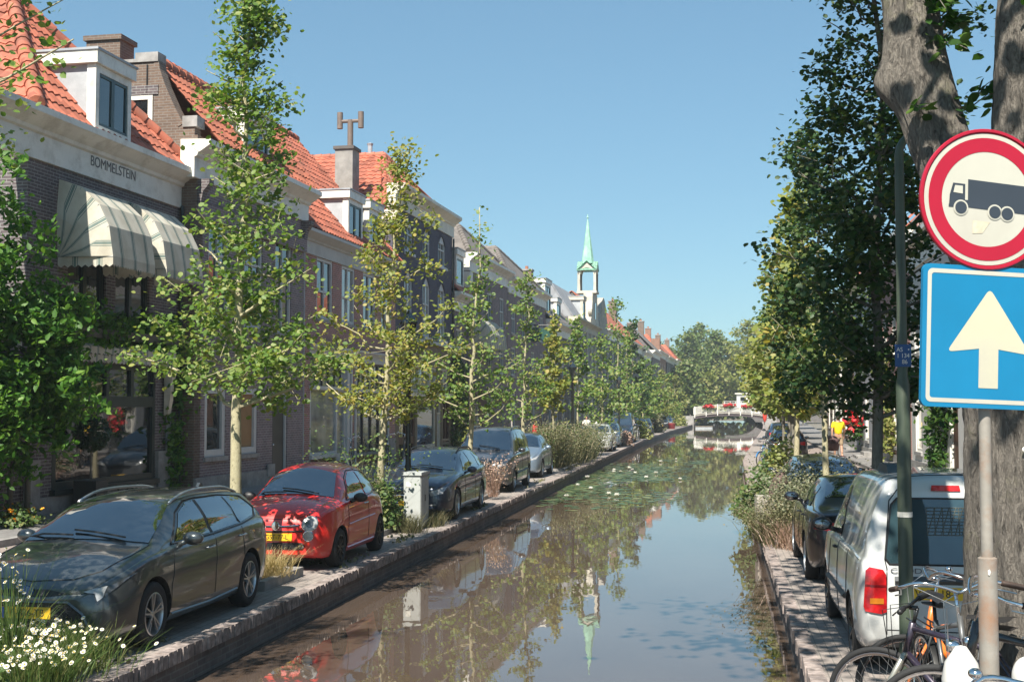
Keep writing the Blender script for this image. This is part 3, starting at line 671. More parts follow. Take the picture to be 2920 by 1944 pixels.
cornice(C, -.1, WC+.05, 7.1, mat('warm_grey_paint', (.44, .43, .41), .5, var=.06, dirt=(.36, .35, .33)), k=.75, ky=.9)
pipe(C, uC(36.15), -.09, .4, 7.1)
for ya, yb, zz in ((35.45, 36.95, .85), (45.2, 45.95, 1.3)): mb = MB(); mb.box(uC(ya), uC(yb), -.05, -.002, .35, zz); mb.build('plinth', STONE, C)
rp = [(-.1, -.3, 7.82), (WC, -.3, 7.82), (WC+.1, 4.0, 12.7), (-.1, 4.0, 12.7)]
pantile(C, rp, TILE_O, tw=.25, th=.36); flat(C, [[(-.1, 4, 12.7), (WC+.1, 4, 12.7), (WC+.1, 8.6, 8), (-.1, 8.6, 8)]], TILE_O, name='back_roof'); ridge(C, [((-.1, 4.0, 12.76), (WC+.1, 4.0, 12.76))], TILE_O)
dormer(C, uC(40.5), uC(42.0), 7.95, 9.42, .05, 1.13); dormer(C, uC(42.75), uC(44.2), 7.95, 9.42, .05, 1.13)
mb = MB(); mb.prism([(-.2, 7.9), (4.0, 12.62), (8.4, 8), (8.4, 7.2), (-.2, 7.2)], WC-.02, WC+.1, 'x'); mb.build('party_wall', BR_RED, C)
cm = mat('cement_grey', (.27, .26, .245), .9, var=.2, scale=3, bmp=.2, dirt=(.19, .18, .16))
cc = chimney(C, uC(46.0), uC(46.8), 1.72, 2.42, 9.6, 12.25, cm, 0, mat('dark_cap', (.10, .09, .085), .8))
mb = MB(); x, y = uC(46.4), 1.95; mb.tube([(x, y, 12.3), (x, y, 13.45)], .11, 10); mb.tube([(x, y-.42, 13.4), (x, y+.42, 13.4)], .07, 8)
for yy in (-.42, .42): mb.tube([(x, y+yy, 13.12), (x, y+yy, 13.75)], .11, 10)
mb.build('flue_pipe', mat('rusty_flue', (.16, .12, .10), .7), cc, angle=40)

# ---------------------------------------------------------------- D : tall painted house with round-headed windows
D0 = 46.05; DH = house_root('painted_house', 'tall dark painted house with round-headed windows over an ochre shop front', D0); uD = lambda y: U(y, D0); WD = uD(54.85)
ops = []; ar = []
for (z0, z1) in ((8.45, 9.78), (5.3, 7.75)):
    for ya, yb in ((47.3, 48.4), (49.95, 51.05), (52.4, 53.6)): ops.append((uD(ya), uD(yb), z0, z1)); ar.append((uD(ya), uD(yb), z1, .42))
shell(DH, WD, 10.1, 9, ops, BR_BLUE, z0=5.12, arch=ar)
for o in ops: window(DH, o, 2, (.55,), SURROUND, CURT if o[2] < 6 else GLASS, fw=.1, rise=.3, sm=SURROUND, sillw=.12)
for (a, b2, d, rise) in ar:
    mb = MB(); n = 10; pts = [(a+(b2-a)*i/n, d-rise*(2*i/n-1)**2) for i in range(n+1)]
    mb.grid([[(x+(.0), -.03, z), (x, -.03, z+.12)] for x, z in pts]); mb.build('window_arch', BR_BLUE, DH)
gops = [(uD(46.6), uD(48.9), .45, 2.85), (uD(49.2), uD(52.1), .8, 2.85), (uD(52.3), uD(53.0), .45, 2.85), (uD(53.3), uD(54.4), .45, 2.85)]
mz = [(uD(47.6), uD(52.2), 3.05, 4.1), (uD(53.0), uD(54.1), 3.05, 4.1)]
shell(DH, WD, 5.1, 9, gops+mz, BR_YEL, name='ground_floor_wall')
window(DH, gops[0], 2, (.3,), BROWNW, GLASS, fw=.14, bar=.2, name='shop_window', sill=False); window(DH, gops[1], 1, (), CREAM, GLASS, fw=.12, name='shop_window')
door(DH, gops[2], mat('pale_door', (.42, .42, .40), .5), fan=.7, fm=CREAM); window(DH, gops[3], 2, (), BROWNW, GLASS, fw=.14, bar=.2, name='shop_window', sill=False)
window(DH, mz[0], 5, (), CREAM, GLASSB, fw=.09, bar=.14, name='mezzanine_window', sill=False); window(DH, mz[1], 2, (), CREAM, GLASSB, fw=.09, bar=.1, name='mezzanine_window', sill=False)
mb = MB(); mb.box(uD(46.2), uD(54.7), -.16, -.002, 2.87, 3.03); mb.build('shop_lintel', CREAM, DH); mb = MB(); mb.box(-.02, WD+.03, -.14, .1, 5.03, 5.16); mb.build('sill_band', SURROUND, DH)
cornice(DH, -.15, WD+.15, 9.98, CREAM, k=.95, ky=1.0)
mb = MB(); mb.box(-.04, .5, -.08, .9, 9.5, 9.96); mb.build('corner_block', CREAM, DH)
mid = uD(51.0); rf = Vector((mid, 2.0, 13.0)); rb = Vector((mid, 9, 13.0)); l0, r0_ = Vector((-.1, -.1, 9.7)), Vector((WD+.1, -.1, 10.7)); l1, r1 = Vector((-.1, 9, 9.7)), Vector((WD+.1, 9, 10.7))
pantile(DH, [l0+Vector((0, .5, 0)), rf, rb, l1], TILE_O, tw=.27, th=.38); flat(DH, [[r0_, r1, rb, rf]], TILE_O, name='far_roof'); pantile(DH, [Vector((-.1, .3, 10.75)), Vector((WD+.1, .3, 10.75)), rf], TILE_O, tw=.27)
ridge(DH, [(rf, rb), (Vector((WD+.1, .3, 10.75)), rf), (Vector((-.1, .35, 10.0)), rf)], TILE_O, r=.15)
mb = MB(); mb.lathe([(.0, 13.55), (.14, 13.5), (.10, 13.4), (.09, 12.9)], (mid, 2.6, 0), 'z', 10); mb.build('roof_vent', LEAD, DH)
pipe(DH, WD-.1, -.09, .4, 9.9, m=BLACKM)

# ---------------------------------------------------------------- further houses on the left bank
def rowhouse(label, y0, y1, H, m, floors, off=0.0, name='brick_house', corn=True, cm=None, roof=None, roofm=None, rh=3.0, ground='win', nwin=3, fm=None, Dp=9, k=.9, side='L', x=None, pane=None, doorm=None, rx=None):
    r = house_root(name, label, y0, off, side, x); W = (y1-y0)*CS if side == 'L' else y0-y1
    ops = []; gz = .45
    fz = [3.6+(H-4.2)*i/max(1, floors-1) for i in range(floors-1)]
    fh = (H-4.2)/max(1, floors-1)
    for z in fz:
        for i in range(nwin):
            cx = W*(i+.5)/nwin; ww = min(1.15, W/nwin*.55); ops.append((cx-ww/2, cx+ww/2, z+.55, z+.55+min(1.9, fh*.68)))
    g = []
    for i in range(nwin):
        cx = W*(i+.5)/nwin; ww = min(1.25, W/nwin*.6); g.append((cx-ww/2, cx+ww/2, gz if i == nwin-1 else 1.05, 3.2))
    shell(r, W, H, Dp, ops+g, m)
    for o in ops: window(r, o, 2, (.55,), fm, pane or _wr.choice([GLASS, GLASS, GLASSB]), fw=.09)
    for o in g[:-1]: window(r, o, 1, (.72,), fm, pane or _wr.choice([GLASS, GLASSB, CURT]), fw=.1)
    door(r, g[-1], doorm or _wr.choice([mat('black_door', (.025, .024, .028), .4), mat('green_door', (.02, .07, .05), .4), BROWNW]), fan=.6, fm=fm)
    mb = MB(); mb.box(.05, g[-1][0]-.1, -.05, -.002, .1, .75); mb.build('plinth', STONE, r)
    zt = H
    if corn: cornice(r, -.08, W+.08, H-.15, cm, k=k); zt = H-.15+.95*k
    if roof == 'front':     # ridge parallel to the street
        a = [(-.1, -.3, zt), (W+.1, -.3, zt), (W+.1, rh*.9, zt+rh), (-.1, rh*.9, zt+rh)]; flat(r, [a], roofm)
        flat(r, [[(-.1, rh*.9, zt+rh), (W+.1, rh*.9, zt+rh), (W+.1, rh*2+1, zt), (-.1, rh*2+1, zt)]], roofm, name='back_roof')
        for xx in (0.02, W-.02):
            mb = MB(); mb.prism([(-.1, zt-.3), (rh*.9, zt+rh-.05), (rh*2+.8, zt-.3)], min(xx, xx+.1 if xx < 1 else xx-.1), max(xx, xx+.1 if xx < 1 else xx-.1), 'x'); mb.build('party_wall', m, r)
    if roof == 'hip':       # ridge perpendicular to the street, hipped front
        mid = W/2; f_, b_ = (mid, rh*.85, zt+rh), (mid, Dp, zt+rh)
        flat(r, [[(0, .0, zt), (W, .0, zt), f_], [(0, 0, zt), f_, b_, (0, Dp, zt)], [(W, 0, zt), (W, Dp, zt), b_, f_]], roofm); ridge(r, [((0, 0, zt+.05), f_), ((W, 0, zt+.05), f_), (f_, b_)], roofm, r=.16, seg=.5)
    return r, W, zt
rF, W_, zt = rowhouse('narrow low house with white gutter and small dormer beside the tall dark painted house', 54.95, 57.5, 6.9, BR_PURP, 2, .0, nwin=1, roof='front', roofm=TILE_R, rh=2.6)
dormer(rF, .5, 1.9, 7.9, 9.3, .0, 1.1, nx=1)
rG, WG, zt = rowhouse('purple-brown brick house with broad white cornice and grey hipped roof', 57.6, 66.6, 8.95, BR_PURP, 3, .12, nwin=3, roof='hip', roofm=TILE_G, rh=1.9, fm=SURROUND)
mb = MB(); mb.box(-.1, .45, -.08, .6, 8.0, 8.75); mb.build('corner_block', WHITE, rG)
chimney(rG, WG/2-.25, WG/2+.25, 3.2, 3.7, 11.2, 12.0, cm, 1)
r_, W_, zt = rowhouse('brick house under a white cornice with grey hipped roof and small chimney', 66.7, 78.6, 8.75, BR_PURP, 3, .12, nwin=4, roof='hip', roofm=TILE_G, rh=2.3, fm=SURROUND)
chimney(r_, W_-1.2, W_-.6, 2.2, 2.8, 9.5, 11.2, BR_BROWN, 1)
awning('window_awning', 'pale domed awning on the purple-brown house with broad white cornice', .5, 4.2, 6.75, 5.2, .95, rG)
fa = thing('folding_awning', 'brown sloping shop awning low on the purple-brown house front', 'awning', rG.matrix_basis @ Vector((1.0, 0, 0)), rG.rotation_euler.z)
mb = MB(); mb.prism([(-.01, 3.45), (-1.1, 2.85), (-1.1, 2.62), (-1.07, 2.62), (-1.07, 2.82), (-.01, 3.40)], 0, 3.4, 'x'); mb.build('canvas', mat('brown_canvas', (.20, .12, .08), .9), fa)
mb = MB(); [mb.tube([(x, -.01, 2.9), (x, -1.05, 2.84)], .015, 6) for x in (.1, 3.3)]; mb.build('awning_arm', STEEL, fa)
hs = thing('hanging_sign', 'dark green double lobed sign hanging from the brick house past the pale awning', 'sign', (FX(72)+.75, 72.0, 6.6), 0)
mb = MB(); [mb.lathe([(0, -.05), (.38, -.05), (.42, 0), (.38, .05), (0, .05)], (dx, 0, 0), 'y', 20) for dx in (-.1, .55)]; mb.build('sign_board', mat('dark_green_sign', (.01, .06, .045), .5), hs)
mb = MB(); mb.tube([(-.7, 0, .55), (.9, 0, .55)], .025, 6); [mb.tube([(dx, 0, .55), (dx, 0, .38)], .012, 5) for dx in (-.1, .55)]; mb.build('bracket', BLACKM, hs)
rI, WI, zt = rowhouse('low house with two white dormers in a dark roof before the bell turret', 78.7, 90.0, 7.3, BR_GREY, 2, .1, nwin=4, roof='front', roofm=TILE_Gb, rh=3.0, fm=SURROUND)
dormer(rI, 1.2, 3.4, 8.35, 10.4, .3, 1.11); dormer(rI, 6.4, 8.2, 8.3, 9.6, .4, 1.11, nx=1)
chimney(rI, 8.6, 9.4, 2.5, 3.3, 10, 12.0, BR_BROWN, 1); chimney(rI, 3.2, 4.4, 2.9, 3.8, 10, 11.9, BR_BROWN, 1)
# chapel with copper bell turret
y0 = 90.1; ch = house_root('chapel', 'pale stone chapel with slate mansard and green copper bell turret', y0, .1); ch['category'] = 'chapel'; W_ = (104-y0)*CS
cop = []
for i in range(6): cx = W_*(i+.5)/6; cop += [(cx-.5, cx+.5, 4.9, 7.6), (cx-.5, cx+.5, .9, 3.9)]
shell(ch, W_, 8.4, 11, cop, mat('grey_rendered_stone', (.30, .295, .285), .8, var=.1, scale=2, dirt=(.22, .21, .20)))
for o in cop: window(ch, o, 2, (.6,), SURROUND, GLASS, fw=.1, rise=0)
cornice(ch, -.1, W_+.1, 8.2, SANDST, k=.8)
mb = MB()
for i in range(7): x = W_*i/6; mb.box(max(0, x-.22), min(W_, x+.22), -.13, -.003, .4, 8.2)
mb.build('pilaster', SANDST, ch)
flat(ch, [[(-.1, 0, 8.95), (W_*.62, 0, 8.95), (W_*.62, 1.6, 11.4), (-.1, 1.6, 11.4)], [(-.1, 1.6, 11.4), (W_*.62, 1.6, 11.4), (W_*.62, 6, 12.3), (-.1, 6, 12.3)], [(-.1, 0, 8.95), (-.1, 1.6, 11.4), (-.1, 6, 12.3), (-.1, 8, 8.95)]], SLATE)
dormer(ch, 5.6, 7.0, 8.9, 10.6, .1, 1.5, nx=1, fm=SANDST)
gx0, gx1 = W_*.62, W_; gm = (gx0+gx1)/2
pr_ = [(gx0, 8.9), (gx1, 8.9), (gx1-.1, 9.3), (gx1-.55, 9.55), (gx1-.85, 10.2), (gx1-1.15, 10.9), (gx1-1.2, 11.55), (gx0+1.2, 11.55), (gx0+1.15, 10.9), (gx0+.85, 10.2), (gx0+.55, 9.55), (gx0+.1, 9.3)]
mb = MB(); mb.prism(pr_, -.12, .6, 'y'); gg = mb.build('neck_gable', SANDST, ch)
mb = MB(); mb.box(gm-.35, gm+.35, -.16, -.121, 9.5, 10.8); mb.build('gable_window', GLASS, gg)
mb = MB()
for sx in (gx0+.5, gx1-.5):
    for s_ in range(14):
        a = s_*.5; mb.ell((sx+.32*math.cos(a)*(1-s_/16), -.02, 9.95+.32*math.sin(a)*(1-s_/16)), (.09, .2, .09), 6, 4)
mb.build('scroll', SANDST, gg)
tw = .66; tz = 11.6
mb = MB(); mb.box(gm-tw-.15, gm+tw+.15, -.35, 1.25, 11.55, 11.75); t_ = mb.build('bell_turret', SANDST, ch)
mb = MB()
for dx in (-1, 1):
    for dy in (-.2, 1.1): mb.lathe([(.11, 11.75), (.13, 11.8), (.09, 11.95), (.085, 13.0), (.13, 13.1), (.13, 13.2)], (gm+dx*(tw-.12), dy, 0), 'z', 10)
mb.build('colonnette', mat('dark_stone', (.10, .095, .09), .7), t_)
def archface(mb, ax, c, half, z0, z1, t0, t1):
    n = 12; pts = [(-half, z0)]+[(-(half-.22)*math.cos(PI*i/n), z0+(half-.22)*math.sin(PI*i/n)) for i in range(n+1)]+[(half, z0)]
    top = [(half, z1-.0), (0, z1+.62), (-half, z1)]
    for tt in (t0, t1):
        for i in range(len(pts)-1):
            (u1, v1), (u2, v2) = pts[i], pts[i+1]; T = lambda u: z1+.62*(1-abs(u)/half)
            q = [(u1, v1), (u2, v2), (u2, T(u2)), (u1, T(u1))]
            mb.add([((c+u, tt, v) if ax == 'x' else (tt, c+u, v)) for u, v in q], [(0, 1, 2, 3)])
    for i in range(len(pts)-1):
        (u1, v1), (u2, v2) = pts[i], pts[i+1]
        q = [(u1, v1, t0), (u2, v2, t0), (u2, v2, t1), (u1, v1, t1)]; mb.add([((c+u, w2, v) if ax == 'x' else (w2, c+u, v)) for u, v, w2 in q], [(0, 1, 2, 3)])
mb = MB(); archface(mb, 'x', gm, tw, 13.1, 13.45, -.3, -.12); archface(mb, 'x', gm, tw, 13.1, 13.45, 1.02, 1.2); archface(mb, 'y', .45, tw+.09, 13.1, 13.45, gm-tw, gm-tw+.18); archface(mb, 'y', .45, tw+.09, 13.1, 13.45, gm+tw-.18, gm+tw)
for dx in (-1, 1):
    for dy in (-.2, 1.1): mb.box(gm+dx*tw-.1*(dx > 0)-.0, gm+dx*tw+.1*(dx < 0)+.0, dy-.1, dy+.1, 11.75, 13.1)
mb.build('arcade', SANDST, t_)
COPPER = mat('copper_green', (.30, .54, .41), .75, var=.2, scale=2.5, dirt=(.19, .38, .30))
mb = MB()
def gab(ax):
    for s in (-1, 1):
        e = tw+.18
        q = [(-e, -e, 13.32), (e, -e, 13.32)]
        P = [(-e, s*e, 13.38), (e, s*e, 13.38)]
    return
e = tw+.16; cy_ = .45
for ax in (0, 1):
    for s in (-1, 1):
        base = [(-e, 13.4), (0, 14.18)], [(0, 14.18), (e, 13.4)]
        for (u1, v1), (u2, v2) in base:
            q = [(u1, -e, v1), (u2, -e, v2), (u2, e, v2), (u1, e, v1)]
            if ax: q = [(b2, a, c) for a, b2, c in q]
            mb.add([(gm+a, cy_+b2, c) for a, b2, c in q], [(0, 1, 2, 3)])
pr8 = [(.52, 14.0), (.40, 14.9), (.22, 16.2), (.07, 17.4), (.0, 17.7)]
mb.lathe(pr8, (gm, cy_, 0), 'z', 8); mb.tube([(gm, cy_, 17.3), (gm, cy_, 18.0)], .03, 6); mb.ell((gm, cy_, 17.75), (.1, .1, .06), 8, 5)
mb.build('spire', COPPER, t_, fix=False)
# leaf gable, then the far row
r_, W_, zt = rowhouse('narrow grey house with rounded stone gable just beyond the chapel', 104.1, 109.6, 8.4, BR_GREY, 3, .2, nwin=2, corn=False, fm=SURROUND)
mb = MB(); pg = [(0, 8.4), (W_, 8.4), (W_-.1, 9.6), (W_-.7, 10.2), (W_-1.2, 11.0), (W_/2+.7, 11.5), (W_/2, 11.7), (W_/2-.7, 11.5), (1.2, 11.0), (.7, 10.2), (.1, 9.6)]
mb.prism(pg, -.03, .5, 'y'); mb.build('rounded_gable', mat('weathered_stone', (.36, .33, .28), .85, var=.2, dirt=(.22, .2, .17)), r_)
far = [('house with big orange roof and white dormer band seen past the chapel', 110, 146, 8.6, BR_GREY, 'front', TILE_Ob, 3.3, 9),
       ('far house with dark brick front beside the big orange roof', 146, 157, 8.2, BR_PURP, 'front', TILE_Gb, 2.6, 3),
       ('far brown brick house with steep dark tiled roof', 157, 170, 8.8, BR_DARK, 'front', TILE_Gb, 3.0, 4),
       ('far orange brick house with hipped orange roof near the end of the row', 170, 186, 9.4, BR_ORG, 'hip', TILE_Ob, 2.4, 4),
       ('far grey brick house with white window frames near the trees', 186, 203, 9.2, BR_GREY, 'front', TILE_R, 2.6, 4),
       ('last red-brown house of the left bank beyond the footbridge', 203, 222, 9.4, BR_RED, 'hip', TILE_Ob, 2.6, 4)]
for i, (lb, a, b2, H, m_, rf_, rm_, rh_, nw) in enumerate(far):
    r_, W_, zt = rowhouse(lb, a, b2-.1, H, m_, 2 if H < 8.4 else 3, .15*(i % 3), nwin=nw, roof=rf_, roofm=rm_, rh=rh_, fm=WHITE)
    if i == 0:
        mb = MB(); mb.box(.6, 4.2, .6, 3.6, zt+.9, zt+2.2); d_ = mb.build('dormer', WHITE, r_)
        mb = MB(); mb.box(.95, 3.85, .57, .598, zt+1.15, zt+1.95); mb.build('pane', GLASS, d_)
        mb = MB(); mb.box(.575, .598, .9, 3.2, zt+1.3, zt+1.9); mb.build('pane', GLASS, d_)
    chimney(r_, W_*.7, W_*.7+.7, 1.8, 2.6, zt+.5, zt+rh_+1.1, BR_ORG if i == 3 else BR_BROWN, 1)
    if i == 3:
        mb = MB(); mb.box(-.05, 1.0, -.3, .9, 8, 11.6); mb.build('side_chimney', BR_ORG, r_)

# left neighbour behind the creeper, mostly out of frame
r_ = house_root('brick_house', 'low dark brick annex behind the green creeper at the left edge', 12.0, .0); W_ = U(21.85, 12)
o_ = [(1, 2.2, 1.2, 3), (3.5, 4.7, 1.2, 3), (6.5, 7.8, .5, 3.1)]
shell(r_, W_, 3.6, 8, o_, BR_DARK)
for o in o_[:2]: window(r_, o, 2, (.7,), DARKW)
door(r_, o_[2], DARKW); cornice(r_, 0, W_-.1, 3.5, k=.5)

# ---------------------------------------------------------------- right bank
rs = [('white plastered house with grey window frames behind the lamp post', 60, 50.6, 7.2, PLASTG, 2, 3, None),
      ('red-brown house with green door and white window frames behind the white hydrangeas', 50.5, 43.0, 7.6, BR_RED, 2, 3, mat('green_door', (.02, .07, .05), .4)),
      ('white plastered house with ivy beside its door behind the rusty sign post', 42.9, 34.0, 7.0, PLASTW, 2, 3, None),
      ('brown brick house hidden behind the big tree trunk', 33.9, 24.0, 7.6, BR_BROWN, 2, 4, None),
      ('dark brick house at the right edge behind the bicycles', 23.9, 12.0, 7.4, BR_PURP, 2, 4, None),
      ('orange brick house beyond the person in the yellow shirt', 71, 60.1, 7.8, BR_ORG, 2, 4, None),
      ('pale plastered house far along the right bank', 82, 71.1, 7.2, PLASTW, 2, 4, None),
      ('brown brick house with dark door far along the right bank', 94, 82.1, 7.8, BR_BROWN, 2, 4, None)]
for i, (lb, a, b2, H, m_, fl, nw, dm) in enumerate(rs):
    xx = 6.3 if i < 5 else 6.3+(i-4)*.55
    r_, W_, zt = rowhouse(lb, a, b2, H, m_, fl, name='plastered_house' if m_ in (PLASTW, PLASTG) else 'brick_house', nwin=nw, roof='front', roofm=TILE_Ob if i % 2 else TILE_Gb, rh=3.2, side='R', x=xx, fm=WHITE, pane=GLASS, doorm=dm)
    mb = MB()
    for s_ in range(3): mb.box(W_-1.9+s_*.06, W_-.5-s_*.06, -.9+s_*.3, -.003, .3, .56+s_*.13) if i != 1 else None
    if mb.v: mb.build('front_steps', STONE, r_)
# brick road bridge closing the canal, with the white pavilion and railing on it
r_ = thing('road_bridge', 'brick road bridge behind the white footbridge', 'bridge', (2.5, 212, 0), 0)
mb = MB(); n = 14; ap = [(-4.0*math.cos(PI*i/n), -.4+1.9*math.sin(PI*i/n)) for i in range(n+1)]
for i in range(n): (u1, v1), (u2, v2) = ap[i], ap[i+1]; mb.add([(u1, 0, v1), (u2, 0, v2), (u2, 0, 2.3), (u1, 0, 2.3), (u1, 6, v1), (u2, 6, v2)], [(0, 1, 2, 3), (0, 4, 5, 1)])
for xa, xb in ((-13, -4), (4, 16)): mb.add([(xa, 0, -1), (xb, 0, -1), (xb, 0, 2.3), (xa, 0, 2.3)], [(0, 1, 2, 3)])
mb.build('wall', BR_GREY, r_, fix=False)
mb = MB(); mb.box(-13, 16, -.1, 24, 2.3, 2.4); mb.build('deck', STONE, r_)
r_ = thing('white_pavilion', 'small white pavilion with flat roof above the road bridge', 'pavilion', (3.6, 224, 2.4), 0)
mb = MB(); cells(mb, 5, 0, 2.3, [(.6, 1.6, .7, 1.8), (2.6, 3.6, .0, 1.9)]); mb.add([(0, 0, 0), (0, 4, 0), (0, 4, 2.3), (0, 0, 2.3)], [(0, 1, 2, 3)]); mb.build('wall', PLASTW, r_, fix=False)
mb = MB(); mb.box(-.3, 5.3, -.3, 4.3, 2.3, 2.5); mb.build('roof', WHITE, r_); mb = MB(); mb.box(2.65, 3.55, .05, .1, .0, 1.85); mb.build('door', DARKW, r_)
mb = MB(); mb.box(.6, 1.6, .06, .1, .7, 1.8); mb.build('window', GLASS, r_)
r_ = thing('white_railing', 'white railing along the road bridge behind the footbridge', 'railing', (-4.0, 212.3, 2.4), 0)
mb = MB()
for i in range(15): mb.box(i*.9, i*.9+.07, 0, .07, 0, 1.0)
for z in (.35, .65, .95): mb.box(0, 12.7, .02, .05, z, z+.06)
mb.build('rail', BRW, r_)
# ---------------------------------------------------------------- cars (local: front at x=0, rear at x=L, y across, z up)
def pchip(keys, x):
    xs = np.array([k[0] for k in keys], float); ys = np.array([k[1] for k in keys], float)
    h = np.diff(xs); d = np.diff(ys)/h; m = np.zeros(len(xs))
    for i in range(1, len(xs)-1):
        if d[i-1]*d[i] > 0:
            w1, w2 = 2*h[i]+h[i-1], h[i]+2*h[i-1]; m[i] = (w1+w2)/(w1/d[i-1]+w2/d[i])
    m[0], m[-1] = d[0], d[-1]
    x = np.clip(x, xs[0], xs[-1]); i = np.clip(np.searchsorted(xs, x)-1, 0, len(xs)-2); t = (x-xs[i])/h[i]
    return (2*t**3-3*t**2+1)*ys[i]+(t**3-2*t**2+t)*h[i]*m[i]+(-2*t**3+3*t**2)*ys[i+1]+(t**3-t**2)*h[i]*m[i+1]
def paint(name, col, metal=.35, rough=.38):
    if name in _M: return _M[name]
    m, t, b, out = nt(name); tc = N(t, 'ShaderNodeTexCoord'); n = noise(t, tc.outputs['Object'], 900, 1)
    r = ramp(t, n.outputs[0], [(.3, rgba(col, .85)), (.7, rgba(col, 1.15))]); n2 = noise(t, tc.outputs['Object'], 3, 5, .7); f = ramp(t, n2.outputs[0], [(.5, (0,0,0)), (.85, (.35,)*3)])
    c = mixc(t, r.outputs[0], (.16, .15, .13, 1) if name != 'red_car_paint' else (.5, .03, .02, 1), f.outputs[0]); t.links.new(c, b.inputs['Base Color'])
    setb(b, Roughness=rough, Metallic=metal); b.inputs['Coat Weight'].default_value = 1; b.inputs['Coat Roughness'].default_value = .04
    _M[name] = m; return m
CARGLASS = glass('car_glass', (.010, .014, .017), .02, .0); CARGLASS.node_tree.nodes['Principled BSDF'].inputs['IOR'].default_value = 2.3
RUBBER = mat('tyre_rubber', (.016, .016, .017), .8, var=.2, scale=30)
ALLOY = mat('alloy', (.50, .51, .52), .3, metal=.8, var=.06)
DARKALLOY = mat('dark_alloy', (.045, .043, .043), .35, metal=.5, var=.1)
LENS = mat('clear_lens', (.36, .37, .38), .25, metal=.15, var=.25, scale=25, coat=.5)
LENSD = mat('dark_lens', (.06, .065, .07), .08, metal=.3, var=.5, scale=20, coat=1)
REDL = mat('red_lens', (.45, .012, .015), .12, var=.35, scale=14, coat=1)
AMBER = mat('amber_lens', (.60, .20, .02), .15, var=.1, coat=1)
PLATE = mat('plate_yellow', (.72, .44, .02), .45, var=.04); PLATEB = mat('plate_blue', (.02, .09, .42), .45, var=.04); INK = mat('plate_ink', (.012, .012, .014), .5, var=.05)
WELL = mat('wheel_well', (.008, .008, .008), .95, var=.1); GRILL = mat('grille_black', (.010, .010, .011), .45, var=.2, scale=40)
DASH = mat('shade_fabric', (.10, .10, .105), .8, var=.1)

